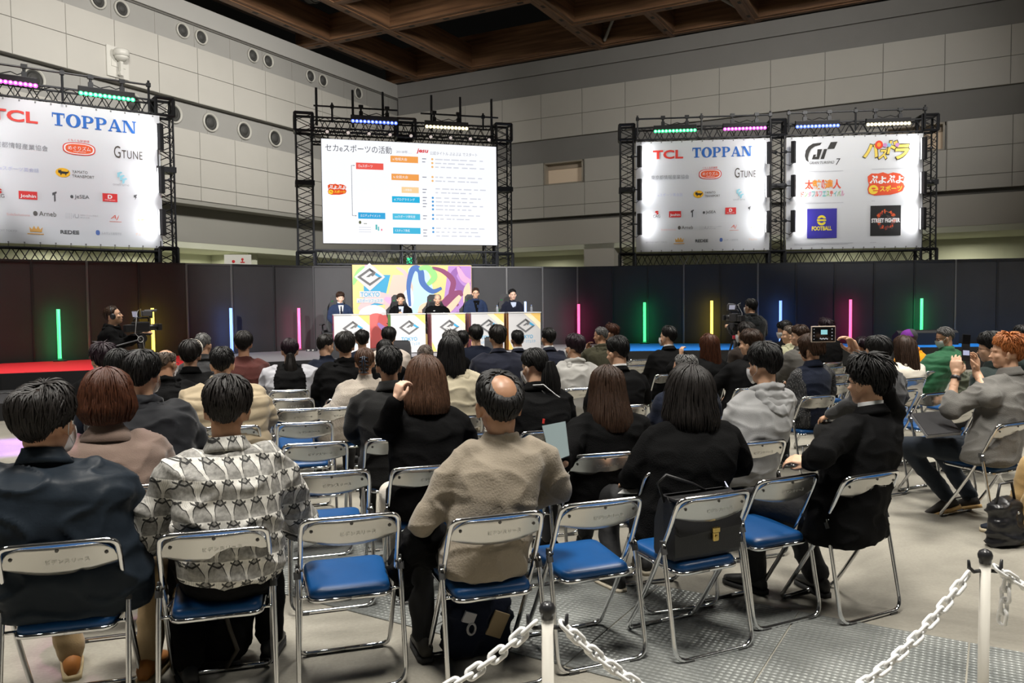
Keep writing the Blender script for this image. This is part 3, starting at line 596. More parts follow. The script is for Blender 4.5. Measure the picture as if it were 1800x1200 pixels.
def ledbar(rig, u0, u1, z, o, c, lab, tilt=12):
    global LENS
    Lg = u1 - u0; g = empty('led_bar', lab, 'stage light', rig.A + rig.d * (u0 + u1) / 2 + rig.n * o + Vector((0, 0, z)), rig.rz)
    m = MB(); m.box((0, 0, .10), (Lg, .14, .15), (R(tilt), 0, 0), .01); m.box((0, -.03, .0), (Lg, .05, .05), (R(tilt), 0, 0)); m.build('housing', barm, g)
    m = MB()
    for k in (-.28, .28): m.box((k * Lg, .02, .22), (.10, .08, .12)); m.tube([(k * Lg, .02, .2), (k * Lg, .02, .42)], .03, 6); m.box((k * Lg, .02, .40), (.12, .09, .09))
    m.tube([(-.28 * Lg, 0, .25), (-.12 * Lg, -.03, .17), (.05 * Lg, -.02, .24), (.16 * Lg, -.03, .19), (.28 * Lg, 0, .26)], .012, 5); m.build('clamp', truss_m, g)
    lm = mat('lens_' + c, led_cols[c], .3, emit=tuple(min(1, .35 + k * .8) for k in led_cols[c]) if c != 'blue' else (.35, .45, 1), es=3.2)
    mm = MB(); mm.ell((0, 0, 0), (.026, .03, .026), n=10, m=6); me = mm.mesh('led_lens', lm)
    hm = MB(); hm.ell((0, .012, 0), (.052, .012, .052), n=10, m=6); hme = hm.mesh('lens_rim', mat('rim_' + c, led_cols[c], .4, emit=led_cols[c], es=1.6))
    for k in range(12):
        l = bpy.data.objects.new('led_lens', me); COL.objects.link(l); l.parent = g; l.location = (-Lg / 2 + Lg * (k + .5) / 12, -.065, -.0)
        l2 = bpy.data.objects.new('lens_rim', hme); COL.objects.link(l2); l2.parent = l
def pipe(mb, rig, u0, u1, z, posts, zb, o=0., r=.024):
    mb.tube([rig.at(u0, z, o), rig.at(u1, z, o)], r, 7)
    for p in posts: mb.tube([rig.at(p, zb, o), rig.at(p, z + .1, o)], r * 1.15, 7); mb.box(rig.at(p, z, o), (.09, .09, .09))
class Sheet:      # coordinates on a banner: u 0-1 to the right, v 0-1 downward
    def __init__(s, W, Hh, z0): s.W = W; s.H = Hh; s.z0 = z0
    def p(s, u, v): return (u * s.W, s.z0 + (1 - v) * s.H)
    def txt(s, mb, t, u0, u1, v0, v1, lift=.004, **k):
        cx, cz = s.p((u0 + u1) / 2, (v0 + v1) / 2); letters(mb, t, cx, cz, (u1 - u0) * s.W, (v1 - v0) * s.H, None, lift, **k)
    def rect(s, mb, u0, u1, v0, v1, lift=.002): mb.poly([s.p(u0, v1), s.p(u1, v1), s.p(u1, v0), s.p(u0, v0)], .001, None, lift)
    def ell(s, mb, u0, u1, v0, v1, lift=.002, n=28, sup=1.):
        cu, cv, ru, rv = (u0 + u1) / 2, (v0 + v1) / 2, (u1 - u0) / 2, (v1 - v0) / 2; f = lambda c: math.copysign(abs(c) ** sup, c)
        mb.poly([s.p(cu + ru * f(math.cos(2 * PI * i / n)), cv - rv * f(math.sin(2 * PI * i / n))) for i in range(n)], .001, None, lift)
    def pg(s, mb, pts, lift=.002): mb.poly([s.p(a, b) for a, b in pts], .001, None, lift)
def ink(n, c, e=0.):
    return mat('ink_' + n, c, .6) if not e else mat('slide_' + n, (0, 0, 0), .6, emit=c, es=e)
def slab_toppan(s, mb, u0, u1, v0, v1, lift=.003):
    """bold slab lettering drawn from strokes"""
    wts = [.92, 1.06, .90, .90, 1.02, 1.08]; tot = sum(wts) + .06 * 5; u = u0; k = (u1 - u0) / tot
    for ch, wt in zip('TOPPAN', wts):
        w = wt * k; X = lambda a: u + a * w; Y = lambda b: v1 - b * (v1 - v0); r = lambda a, b, c, d: s.pg(mb, [(X(a), Y(b)), (X(c), Y(b)), (X(c), Y(d)), (X(a), Y(d))], lift)
        if ch == 'T': r(.37, .08, .63, .92); r(.2, 0, .8, .08); r(.02, .88, .98, 1); r(.02, .66, .09, .9); r(.91, .66, .98, .9)
        elif ch in 'OP':
            o = []; n = 28
            if ch == 'O':
                out = [(.5 + .5 * math.cos(a), .5 + .53 * math.sin(a)) for a in [2 * PI * i / n for i in range(n + 1)]]; inn = [(.5 + .22 * math.cos(a), .5 + .44 * math.sin(a)) for a in [2 * PI * i / n for i in range(n + 1)]]
            else:
                r(.12, .06, .38, .94); r(.0, 0, .52, .08); r(.0, .92, .4, 1)
                out = [(.36, 1.)] + [(.55 + .42 * math.cos(a), .72 + .28 * math.sin(a)) for a in [PI / 2 - PI * i / n for i in range(n + 1)]] + [(.36, .44)]
                inn = [(.36, .92)] + [(.50 + .20 * math.cos(a), .72 + .20 * math.sin(a)) for a in [PI / 2 - PI * i / n for i in range(n + 1)]] + [(.36, .52)]
            for i in range(len(out) - 1): s.pg(mb, [(X(out[i][0]), Y(out[i][1])), (X(out[i + 1][0]), Y(out[i + 1][1])), (X(inn[i + 1][0]), Y(inn[i + 1][1])), (X(inn[i][0]), Y(inn[i][1]))], lift)
        elif ch == 'A':
            s.pg(mb, [(X(.42), Y(1)), (X(.58), Y(1)), (X(.96), Y(.04)), (X(.68), Y(.04))], lift); s.pg(mb, [(X(.44), Y(1)), (X(.50), Y(.88)), (X(.18), Y(.04)), (X(.08), Y(.04))], lift)
            r(.26, .28, .66, .36); r(0, 0, .3, .08); r(.58, 0, 1, .08)
        else:
            r(.10, .06, .19, .94); r(.0, 0, .3, .08); r(.0, .92, .3, 1); r(.80, .0, .89, .94); r(.7, .92, 1, 1); s.pg(mb, [(X(.12), Y(1)), (X(.34), Y(1)), (X(.89), Y(0)), (X(.66), Y(0))], lift)
        u += w + .06 * k
def sponsor_print(g, s):
    P = lambda name: name
    def part(mb, m): mb.build('sponsor_logo', m, g)
    m = MB(); s.txt(m, 'TCL', .128, .356, .080, .160, bold=.03); part(m, ink('red', sr(225, 60, 50)))
    m = MB(); slab_toppan(s, m, .425, .868, .066, .155); part(m, ink('blue', sr(18, 100, 190)))
    m = MB(); s.txt(m, '東京都情報産業協会', .115, .40, .305, .345); part(m, ink('grey', sr(150, 152, 158)))
    m = MB(); m.cur = 0; s.ell(m, .474, .643, .262, .352, sup=.72); m.cur = 1; s.ell(m, .480, .637, .268, .346, .003, sup=.72); m.cur = 2; s.ell(m, .488, .629, .274, .340, .004, sup=.72)
    m.cur = 1; s.txt(m, 'めぐりズム', .502, .618, .288, .318, .007); s.txt(m, 'MegRhythm', .53, .592, .322, .333, .007); m.cur = 0; s.txt(m, 'くもくも好循環', .503, .612, .240, .256)
    part(m, [ink('pill_red', sr(222, 55, 40)), ink('white', (.9, .9, .9)), ink('pill_orange', sr(238, 92, 40))])
    m = MB(); s.txt(m, 'G', .741, .777, .258, .345); s.txt(m, 'TUNE', .783, .897, .285, .345, spacing=1.1); part(m, ink('brown', sr(70, 62, 55)))
    m = MB(); s.txt(m, 'eスポーツ英会話', .165, .352, .470, .500); part(m, ink('lavender', sr(190, 195, 225)))
    m = MB(); m.cur = 0; s.ell(m, .434, .508, .452, .518); m.cur = 1
    for a in ([(.447, .475), (.452, .463), (.456, .472), (.462, .462), (.464, .476), (.495, .478), (.502, .464), (.500, .485), (.490, .492), (.486, .508), (.482, .494), (.466, .494), (.460, .508), (.457, .492), (.448, .487)],): s.pg(m, a, .004)
    m.cur = 2; s.txt(m, 'YAMATO', .518, .598, .462, .482); s.txt(m, 'TRANSPORT', .518, .632, .493, .513); part(m, [ink('yellow', sr(250, 190, 20)), ink('black', sr(30, 28, 26)), ink('dark', sr(95, 92, 88))])
    m = MB(); m.cur = 0
    for k in range(3): s.pg(m, [(.755 + k * .013, .455 + k * .022), (.776 + k * .013, .445 + k * .022), (.784 + k * .013, .452 + k * .022), (.770 + k * .013, .462 + k * .022), (.766 + k * .013, .485 + k * .022), (.756 + k * .013, .490 + k * .022)])
    m.cur = 1; s.txt(m, 'oneframe', .730, .818, .530, .550); part(m, [ink('teal', sr(150, 210, 225)), ink('pale', sr(178, 180, 186))])
    m = MB(); m.cur = 0; s.pg(m, [(.142, .640), (.150, .628), (.165, .628), (.172, .636), (.160, .640), (.172, .650), (.165, .660), (.150, .660), (.158, .650)]); m.cur = 1; s.txt(m, 'CAG', .128, .182, .664, .690); part(m, [ink('cag_red', sr(215, 50, 45)), ink('dark', sr(95, 92, 88))])
    m = MB(); m.cur = 0; s.rect(m, .250, .340, .634, .690); m.cur = 1; s.txt(m, 'Joshin', .257, .333, .655, .684, .005, bold=.02); part(m, [ink('box_red', sr(222, 45, 45)), ink('white', (.9, .9, .9))])
    m = MB(); s.pg(m, [(.414, .634), (.436, .622), (.436, .634), (.430, .640), (.430, .690), (.422, .694), (.422, .648), (.414, .652)]); part(m, ink('mark', sr(80, 82, 84)))
    m = MB(); m.cur = 0; s.ell(m, .504, .520, .640, .664); s.txt(m, 'JeSEA', .526, .602, .636, .668); part(m, [ink('mark', sr(80, 82, 84))])
    m = MB(); m.cur = 0; s.rect(m, .672, .752, .612, .672); m.cur = 1; s.txt(m, 'D', .700, .724, .622, .650, .005, bold=.04); s.txt(m, 'Danganet', .685, .74, .655, .664, .005); part(m, [ink('box_red', sr(222, 45, 45)), ink('white', (.9, .9, .9))])
    m = MB(); s.pg(m, [(.842, .612), (.862, .606), (.854, .622), (.858, .624), (.848, .648), (.850, .628), (.842, .630)]); part(m, ink('mark', sr(80, 82, 84)))
    m = MB(); s.txt(m, 'SideSolutions', .19, .30, .792, .808); part(m, ink('pale_red', sr(228, 180, 178)))
    m = MB(); s.ell(m, .316, .338, .768, .802); s.txt(m, 'Arneb', .345, .43, .768, .800); part(m, ink('dark', sr(95, 92, 88)))
    m = MB()
    for a in range(4):
        for b in range(4): s.rect(m, .478 + a * .009, .481 + a * .009, .772 + b * .011, .776 + b * .011)
    s.txt(m, 'iU', .515, .545, .775, .802); s.txt(m, '情報経営イノベーション専門職大学', .552, .645, .776, .786); s.txt(m, '学びの場', .552, .6, .793, .803); part(m, ink('pale', sr(178, 180, 186)))
    m = MB(); s.txt(m, 'Aj', .712, .758, .768, .806, shear=.3); s.rect(m, .705, .77, .815, .818); part(m, ink('aj', sr(225, 100, 80)))
    m = MB(); s.rect(m, .862, .87, .79, .802); s.rect(m, .88, .905, .785, .80); part(m, ink('pale_yellow', sr(245, 232, 160)))
    m = MB(); s.txt(m, 'BEYOND NEXT TOKYO', .075, .235, .906, .920); part(m, ink('pale', sr(178, 180, 186)))
    m = MB(); s.pg(m, [(.298, .915), (.296, .880), (.308, .898), (.318, .872), (.328, .895), (.338, .872), (.348, .898), (.360, .880), (.356, .915)]); s.rect(m, .285, .365, .925, .932); part(m, ink('crown', sr(228, 175, 95)))
    m = MB(); s.txt(m, 'REDEE', .448, .544, .894, .920, bold=.03); part(m, ink('mark', sr(80, 82, 84)))
    m = MB(); m.cur = 0; s.ell(m, .630, .652, .884, .920, sup=.8); m.cur = 1; s.txt(m, 'ルネサンス高等学校', .660, .768, .895, .915); part(m, [ink('shield', sr(90, 120, 190)), ink('pale', sr(178, 180, 186))])
    m = MB(); s.txt(m, 'ゲムトレ', .845, .910, .892, .912); part(m, ink('pale_orange', sr(238, 190, 165)))
def title_print(g, s):
    def part(mb, m): mb.build('game_logo', m, g)
    f = lambda x: (x - 932) / 690
    h = lambda y: (y - 174) / 570
    blackk = ink('black', sr(30, 28, 26))
    m = MB(); c = lambda pts, l=.002: s.pg(m, [(f(a), h(b)) for a, b in pts], l)
    c([(1112, 205), (1104, 217), (1078, 222), (1058, 236), (1047, 258), (1042, 282), (1046, 302), (1032, 292), (1025, 270), (1030, 242), (1044, 222), (1066, 209)])
    c([(1090, 238), (1114, 238), (1098, 288), (1062, 288), (1070, 264), (1084, 264), (1078, 276), (1088, 276)]); c([(1124, 238), (1140, 238), (1124, 288), (1106, 288)]); c([(1158, 204), (1192, 203), (1176, 238), (1140, 238)])
    s.txt(m, 'GRAN TURISMO', f(1050), f(1176), h(299), h(312), shear=.2); s.txt(m, '7', f(1184), f(1208), h(287), h(320), shear=.2); part(m, blackk)
    m = MB()
    for i, (ch, a, b, y0, y1) in enumerate((('パ', 1322, 1412, 210, 288), ('ズ', 1398, 1452, 240, 298), ('ド', 1440, 1496, 206, 272), ('ラ', 1482, 1552, 226, 300))):
        m.cur = 0; s.txt(m, ch, f(a - 5), f(b + 5), h(y0 - 5), h(y1 + 5), .002 + i * .004, bold=.07, shear=.25); m.cur = 1; s.txt(m, ch, f(a), f(b), h(y0), h(y1), .004 + i * .004, bold=.045, shear=.25)
    m.cur = 2; s.ell(m, f(1380), f(1420), h(204), h(246), .02); m.cur = 3; s.ell(m, f(1390), f(1410), h(214), h(236), .022)
    for k, x in enumerate((1430, 1452, 1492)): m.cur = 4 + k % 2; s.ell(m, f(x - 10), f(x + 10), h(218), h(238), .019)
    part(m, [ink('brownblack', sr(60, 50, 30)), ink('gold', sr(245, 215, 95)), ink('ball_red', sr(232, 60, 30)), ink('ball_orange', sr(250, 160, 50)), ink('ball_violet', sr(200, 140, 200)), ink('ball_blue', sr(140, 190, 230))])
    m = MB(); cs = ['taiko_red', 'taiko_orange', 'taiko_teal', 'taiko_green', 'taiko_pink']
    for i, (ch, a, b) in enumerate((('太', 1026, 1070), ('鼓', 1066, 1112), ('の', 1112, 1128), ('達', 1128, 1172), ('人', 1170, 1212))): m.cur = i % 2; s.txt(m, ch, f(a), f(b), h(392), h(440), bold=.03)
    for i, ch in enumerate('ドンダフルフェスティバル'): m.cur = 2 + i % 3 if i % 4 else 0; s.txt(m, ch, f(1006 + i * 18.7), f(1023 + i * 18.7), h(450), h(478), bold=.03)
    part(m, [ink(k, v) for k, v in zip(cs, (sr(225, 80, 50), sr(240, 150, 50), sr(120, 190, 190), sr(150, 190, 120), sr(215, 150, 180)))])
    puyo_logo(s, g, f(1342), f(1535), h(365), h(480), part)
    m = MB(); m.cur = 0; s.rect(m, f(1040), f(1192), h(539), h(689)); m.cur = 1
    n = 20; o = [(1114 + 24 * math.cos(PI * .1 + 2 * PI * .88 * i / n), 598 - 26 * math.sin(PI * .1 + 2 * PI * .88 * i / n)) for i in range(n + 1)]; q = [(1114 + 13 * math.cos(PI * .1 + 2 * PI * .88 * i / n), 598 - 14 * math.sin(PI * .1 + 2 * PI * .88 * i / n)) for i in range(n + 1)]
    for i in range(n): s.pg(m, [(f(o[i][0]), h(o[i][1])), (f(o[i + 1][0]), h(o[i + 1][1])), (f(q[i + 1][0]), h(q[i + 1][1])), (f(q[i][0]), h(q[i][1]))], .005)
    s.rect(m, f(1098), f(1137), h(593), h(602), .005); m.cur = 0; s.rect(m, f(1086), f(1142), h(603), h(606), .007); s.rect(m, f(1086), f(1142), h(589), h(592), .007); m.cur = 1
    s.txt(m, 'FOOTBALL', f(1064), f(1166), h(628), h(650), .006, bold=.04); part(m, [ink('efoot_blue', sr(52, 44, 160)), ink('efoot_yellow', sr(235, 215, 50))])
    m = MB(); m.cur = 0; s.rect(m, f(1362), f(1515), h(530), h(682)); rn = random.Random(5)
    for i in range(46):
        a = 2 * PI * i / 46; m.cur = 2 + rn.randrange(3); r0 = 38 + rn.uniform(-9, 4); r1 = 47 + rn.uniform(-3, 8); a1 = a + .16
        s.pg(m, [(f(1440 + r0 * math.cos(a)), h(602 - r0 * math.sin(a))), (f(1440 + r1 * math.cos(a)), h(602 - r1 * math.sin(a))), (f(1440 + (r1 - 3) * math.cos(a1)), h(602 - (r1 - 3) * math.sin(a1))), (f(1440 + r0 * math.cos(a1)), h(602 - r0 * math.sin(a1)))], .004)
    for i in range(10): x = 1440 + rn.uniform(-34, 34); y = 602 + rn.uniform(-38, 38); m.cur = 4; s.pg(m, [(f(x), h(y)), (f(x + rn.uniform(8, 22)), h(y + rn.uniform(-8, 8))), (f(x + rn.uniform(0, 9)), h(y + rn.uniform(8, 18)))], .003)
    m.cur = 1; s.txt(m, 'STREET FIGHTER', f(1367), f(1511), h(594), h(616), .007, bold=.04); part(m, [ink('sf_black', sr(14, 14, 16)), ink('white', (.9, .9, .9)), ink('sf_orange', sr(225, 95, 40)), ink('sf_red', sr(160, 50, 30)), ink('sf_grey', sr(70, 62, 62))])
    m = MB()
    for a, b, y in ((1040, 1222, 349), (1366, 1540, 345), (1030, 1224, 509), (1366, 1384, 505), (975, 1276, 714), (975, 1250, 720), (1362, 1392, 714)): s.rect(m, f(a), f(b), h(y), h(y + 1.6))
    m.build('copyright_lines', ink('pale', sr(178, 180, 186)), g)
def puyo_logo(s, g, u0, u1, v0, v1, part, e=0., l0=.0):
    U = lambda a: u0 + (u1 - u0) * a; V = lambda b: v0 + (v1 - v0) * b
    m = MB(); m.cur = 0
    pts = [(.03, .35), (.02, .15), (.12, .02), (.3, .03), (.42, -.02), (.55, .06), (.68, .0), (.86, .06), (.98, .22), (.94, .45), (.99, .62), (.93, .82), (.8, .9), (.62, .97), (.4, .98), (.2, .99), (.05, .9), (.02, .7), (.06, .5)]
    s.pg(m, [(U(a), V(b)) for a, b in pts], l0 + .002); m.cur = 1
    for i, ch in enumerate('ぷよぷよ'): s.txt(m, ch, U(.07 + i * .225), U(.285 + i * .225), V(.10 + (.05 if i % 2 else 0)), V(.48), l0 + .005, bold=.035)
    m.cur = 2; s.ell(m, U(.05), U(.30), V(.53), V(.93), l0 + .005); m.cur = 0; s.ell(m, U(.12), U(.23), V(.64), V(.72), l0 + .007); s.rect(m, U(.16), U(.31), V(.755), V(.80), l0 + .007)
    m.cur = 2; s.txt(m, 'スポーツ', U(.34), U(.92), V(.56), V(.82), l0 + .005, bold=.03)
    part(m, [ink('puyo_red', sr(232, 82, 40), e), ink('puyo_white', (.9, .9, .9), e), ink('puyo_yellow', sr(250, 215, 60), e)])

vinyl_m = mat('banner_vinyl', (.72, .735, .765), .55, bump=(2.2, .25))
lampface_m = mat('flood_face', (.9, .9, .9), .3, emit=(1, 1, 1), es=1.6)
def flood(rig, u, z, o, toward, lab, lit):
    """upright flood bar on an arm beside a banner, aimed across it"""
    g = empty('flood_bar', lab, 'stage light', rig.A + rig.d * u + rig.n * o + Vector((0, 0, z)), rig.rz)
    yaw = R(55) * (1 if toward > 0 else -1)
    m = MB(); m.box((0, 0, 0), (.10, .12, .62), (0, 0, yaw), .012); m.build('housing', barm, g)
    m = MB(); m.box((toward * .045, .045, 0), (.012, .09, .58), (0, 0, -yaw * .6), .003); m.build('lamp_face', lampface_m, g)
    m = MB(); m.tube([(-toward * .05, 0, 0), (-toward * .22, .05, .02), (-toward * .34, .2, .02)], .018, 6); m.ell((-toward * .2, .05, .02), (.05, .04, .05), n=8, m=6); m.tube([(0, -.02, -.3), (-toward * .1, -.02, -.38), (-toward * .25, .1, -.3)], .01, 5); m.build('arm', truss_m, g)
    P = g.location + rig.d * (toward * .08) - rig.n * .02
    area('flood_light', P, P + rig.d * toward * .75 - rig.n * .42, .58, .10, 6, (1, 1, 1), 165).rotation_euler.rotate_axis('Z', R(90))
def banner(rig, u0, wdt, z0, hgt, lab, printer, eyelets=True):
    g = empty('sponsor_banner' if printer is sponsor_print else 'title_banner', lab, 'banner', rig.A + rig.d * u0, rig.rz)
    nx, nz = 24, 18; m = MB(); vs = []
    for j in range(nz + 1):
        for i in range(nx + 1):
            a, b = i / nx, j / nz; edge = min(a, 1 - a) * 3
            vs.append((a * wdt, .012 + .012 * math.sin(b * 9 + a * 2) * (1 - min(1, edge)), z0 + b * hgt))
    m.add(vs, [(j * (nx + 1) + i, j * (nx + 1) + i + 1, (j + 1) * (nx + 1) + i + 1, (j + 1) * (nx + 1) + i) for j in range(nz) for i in range(nx)])
    m.add([(x, y + .02, z) for x, y, z in vs], [(j * (nx + 1) + i + nx + 1, (j + 1) * (nx + 1) + i + 1, j * (nx + 1) + i + 1, j * (nx + 1) + i) for j in range(nz) for i in range(nx)][::1])
    m.build('vinyl_sheet', vinyl_m, g, True)
    tie = {}
    for dz in (.12, -.12): m = MB(); m.box((0, -.002, 0), (.03, .012, .03)); m.tube([(0, 0, 0), (0, .08, dz)], .006, 4); tie[dz] = m.mesh('eyelet_tie', mat('tie_grey', (.2, .2, .2), .5), False)
    for i in range(13):
        for z, dz in ((z0 + hgt - .03, .12), (z0 + .03, -.12)): o = bpy.data.objects.new('eyelet_tie', tie[dz]); COL.objects.link(o); o.parent = g; o.location = (wdt * (i + .5) / 13, 0, z)
    printer(g, Sheet(wdt, hgt, z0)); return g

# left rig --------------------------------------------------------
A = px(0, 300, FPX / 81); Bp = px(283, 300, FPX / 73); rg = Rig(A, Bp); Wd = (ground(Bp) - ground(A)).length
ul = Wd - 3.93
banner(rg, ul, 3.93, 3.1, 3.16, 'white sponsor banner on the truss at the far left, cut by the photo edge', sponsor_print)
def rig_frame(rig, towers, zt, beams, lab, m_, w=.34, back=.28, extra=None):
    g = empty('truss_frame', lab, 'truss', rig.A, rig.rz)
    for u in towers:
        m = MB(); truss(m, rig.at(u, .05, -back), rig.at(u, zt, -back), w, w, (1, 0, 0)); cornerblock(m, rig.at(u, zt - w / 2, -back), w + .05); m.box(rig.at(u, .03, -back), (.7, .7, .05))
        for zz in (3.0, 5.0): m.box(rig.at(u, zz, -back), (w + .09, w + .09, .13)) if zz > 4 else cornerblock(m, rig.at(u, 2.9, -back), w + .06)
        m.build('truss_tower', m_, g)
    for u0, u1, z in beams:
        m = MB(); truss(m, rig.at(u0, z, -back), rig.at(u1, z, -back), w, w * .9, (0, 1, 0)); m.build('truss_beam', m_, g)
    for ex in (extra if isinstance(extra, list) else [extra]): m = MB(); ex(m); m.build('lamp_pipe', m_, g)
    return g
ut = rg.u(300)
rig_frame(rg, [ut, ul - .28], 6.68, [(ul - .1, ut - .17, 6.46), (ul - .1, ut - .17, 2.86)], 'black box truss frame holding the far left sponsor banner', truss_m, .36, .22,
          lambda m: pipe(m, rg, ul, rg.u(271), 6.93, [rg.u(2), rg.u(122), rg.u(271)], 6.3, .1))
ledbar(rg, rg.u(-25), rg.u(79), 6.55, .12, 'magenta', 'magenta LED bar above the far left banner'); ledbar(rg, rg.u(149), rg.u(246), 6.52, .12, 'green', 'green LED bar above the far left banner')
for k, z in enumerate((5.72, 4.70, 3.70)): flood(rg, rg.u(287), z, .22, -1, 'flood bar at the right edge of the far left banner, %s from the top' % ordn[k], True); flood(rg, ul - .02, z, .22, 1, 'flood bar at the left edge of the far left banner, %s from the top' % ordn[k], True)
# right rig -------------------------------------------------------
A = px(1118, 300, FPX / 60); Bp = px(1619, 300, FPX / 62.2); rr = Rig(A, Bp)
b1 = rr.u(1352); b2 = rr.u(1381); b3 = rr.u(1619)
banner(rr, 0, b1, 3.16, 3.20, 'white sponsor banner on the right truss beside the game titles', sponsor_print)
banner(rr, b2, b3 - b2, 3.16, 3.20, 'white banner of game title logos on the right truss', title_print)
rig_frame(rr, [rr.u(1103), (b1 + b2) / 2, rr.u(1632)], 6.86, [(.0, b1, 6.60), (b2, b3, 6.60), (0, b1, 2.92), (b2, b3, 2.92)], 'black box truss frame holding the two right banners', truss_m, .38, .24,
          [lambda m: pipe(m, rr, rr.u(1119), rr.u(1353), 7.0, [rr.u(1121), rr.u(1232), rr.u(1351)], 6.5, .1), lambda m: pipe(m, rr, rr.u(1382), rr.u(1622), 7.02, [rr.u(1383), rr.u(1499), rr.u(1619)], 6.5, .1)])
for x0, x1, c, w_ in ((1149, 1223, 'green', 'left end of the right sponsor banner'), (1269, 1344, 'magenta', 'right end of the right sponsor banner'), (1394, 1470, 'blue', 'left end of the game title banner'), (1516, 1593, 'amber', 'right end of the game title banner')):
    ledbar(rr, rr.u(x0), rr.u(x1), 6.62, .12, c, '%s LED bar above the %s' % (c, w_))
for k, z in enumerate((5.9, 4.95, 3.95)):
    flood(rr, rr.u(1124), z, .22, 1, 'flood bar at the left edge of the right sponsor banner, %s from the top' % ordn[k], False); flood(rr, rr.u(1348), z, .22, -1, 'flood bar at the right edge of the right sponsor banner, %s from the top' % ordn[k], True)
    flood(rr, rr.u(1390), z, .22, 1, 'flood bar at the left edge of the game title banner, %s from the top' % ordn[k], False); flood(rr, rr.u(1616), z, .22, -1, 'flood bar at the right edge of the game title banner, %s from the top' % ordn[k], True)
# centre rig with the LED screen -----------------------------------
A = px(565, 300, FPX / 65); Bp = px(873, 300, FPX / 61.1); rc = Rig(A, Bp); SW = (ground(Bp) - ground(A)).length
g = empty('led_screen', 'bright LED screen showing a white slide with coloured boxes above the desks', 'screen', rc.A, rc.rz)
Z0, HS = 3.36, 2.83
m = MB(); m.box((SW / 2, .06, Z0 + HS / 2), (SW, .10, HS)); m.build('cabinet', ctruss_m, g)
m = MB(); m.box((SW / 2, .0, Z0 + HS / 2), (SW - .02, .016, HS - .02)); scr = m.build('display', mat('slide_white', (.0, .0, .0), .5, emit=(.95, .965, 1), es=1.04), g)
s = Sheet(SW, HS, Z0); EM = 1.0
def sl(n, c): return ink(n, c, EM)
m = MB(); s.txt(m, 'セカeスポーツの活動', .023, .388, .050, .122, .012); m.build('slide_title', sl('dark', sr(60, 60, 70)), g)
m = MB(); s.txt(m, '2018年…', .413, .50, .082, .110, .012); s.txt(m, '公認タイトル ぷよぷよ でスタート', .606, .883, .078, .112, .012)
for x in (.56,):
    for v, n in ((.15, 2), (.33, 1), (.45, 2), (.53, 4), (.71, 2), (.85, 3)):
        for k in range(n): m2 = MB(); s.rect(m2, x, x + .024 - .006 * (k % 2), v + k * .03, v + k * .03 + .009, .010); m2.build('slide_text', sl('grey', sr(150, 152, 165)), g)
m.build('slide_text', sl('grey', sr(150, 152, 165)), g)
m = MB(); s.txt(m, 'jesu', .528, .597, .056, .108, .012, shear=.2, bold=.03); m.build('slide_logo', sl('red', sr(220, 35, 45)), g)
for t, u0, u1, v0, v1, c, tc_ in (('①eスポーツ', .188, .340, .217, .280, sr(240, 95, 85), 1), ('a.地域大会', .380, .537, .137, .200, sr(246, 165, 85), 1), ('b.全国大会', .384, .540, .311, .373, sr(246, 165, 85), 1), ('c.体験会', .440, .538, .437, .495, sr(253, 215, 160), 1), ('d.プログラミング', .385, .543, .530, .590, sr(25, 180, 225), 1), ('②エデュテイメント', .195, .346, .695, .756, sr(20, 165, 220), 1), ('e.eスポーツ研究室', .387, .544, .698, .758, sr(60, 190, 225), 1), ('f.スタッフ育成', .388, .545, .835, .895, sr(30, 180, 220), 1)):
    m = MB(); m.cur = 0; s.rect(m, u0, u1, v0, v1, .010); m.cur = 1; s.txt(m, t, u0 + .012, u0 + (u1 - u0) * (.82 if len(t) > 8 else .6), v0 + .016, v1 - .018, .013); m.build('slide_box', [sl('box_%d' % int(u0 * 1e3 + v0 * 1e4), c), sl('white_text', (.95, .97, 1))], g)
m = MB()
for v, n in ((.15, 3), (.325, 2), (.44, 2), (.53, 4), (.70, 2), (.83, 3)):
    rn = random.Random(int(v * 100))
    for k in range(n):
        u = .635; m = MB()
        while u < .90 - .05 * (k % 2): q = rn.uniform(.012, .045); s.rect(m, u, u + q, v + k * .038, v + k * .038 + .011, .010); u += q + rn.uniform(.006, .02)
        m.build('slide_text', sl('pale', sr(214, 216, 226)), g)
m = MB()
for v, n, ci in ((.15, 3, 0), (.325, 2, 0), (.53, 4, 1), (.70, 2, 1), (.83, 2, 1)):
    for k in range(n): m.cur = ci; s.ell(m, .612, .625, v + k * .038 - .006, v + k * .038 + .016, .010, 12)
m.build('slide_bullets', [sl('bul_o', sr(246, 190, 120)), sl('bul_b', sr(60, 150, 215))], g)
m = MB(); s.rect(m, .162, .1645, .245, .73, .010); s.rect(m, .162, .178, .245, .249, .010); s.rect(m, .162, .182, .726, .730, .010); s.pg(m, [(.175, .240), (.182, .247), (.175, .254)], .010); s.pg(m, [(.180, .721), (.187, .728), (.180, .735)], .010); m.build('slide_bracket', sl('grey_dark', sr(110, 112, 120)), g)
puyo_logo(s, g, .030, .135, .430, .535, lambda mb, mm: mb.build('slide_logo', mm, g), EM, .008)
m = MB(); m.cur = 0; s.ell(m, .197, .212, .775, .808, .010, 14); s.rect(m, .225, .243, .800, .806, .010); m.cur = 1; s.rect(m, .29, .30, .81, .86, .010); s.rect(m, .303, .31, .83, .87, .010); m.cur = 2; s.rect(m, .32, .328, .85, .87, .010); m.cur = 3
for k in range(3): s.rect(m, .197, .265, .835 + k * .022, .842 + k * .022, .010)
m.build('slide_thumbnails', [sl('thumb_dark', sr(90, 95, 60)), sl('thumb_teal', sr(70, 180, 180)), sl('thumb_pink', sr(235, 130, 150)), sl('pale', sr(214, 216, 226))], g)
ul_, ur_ = rc.u(541), rc.u(890)
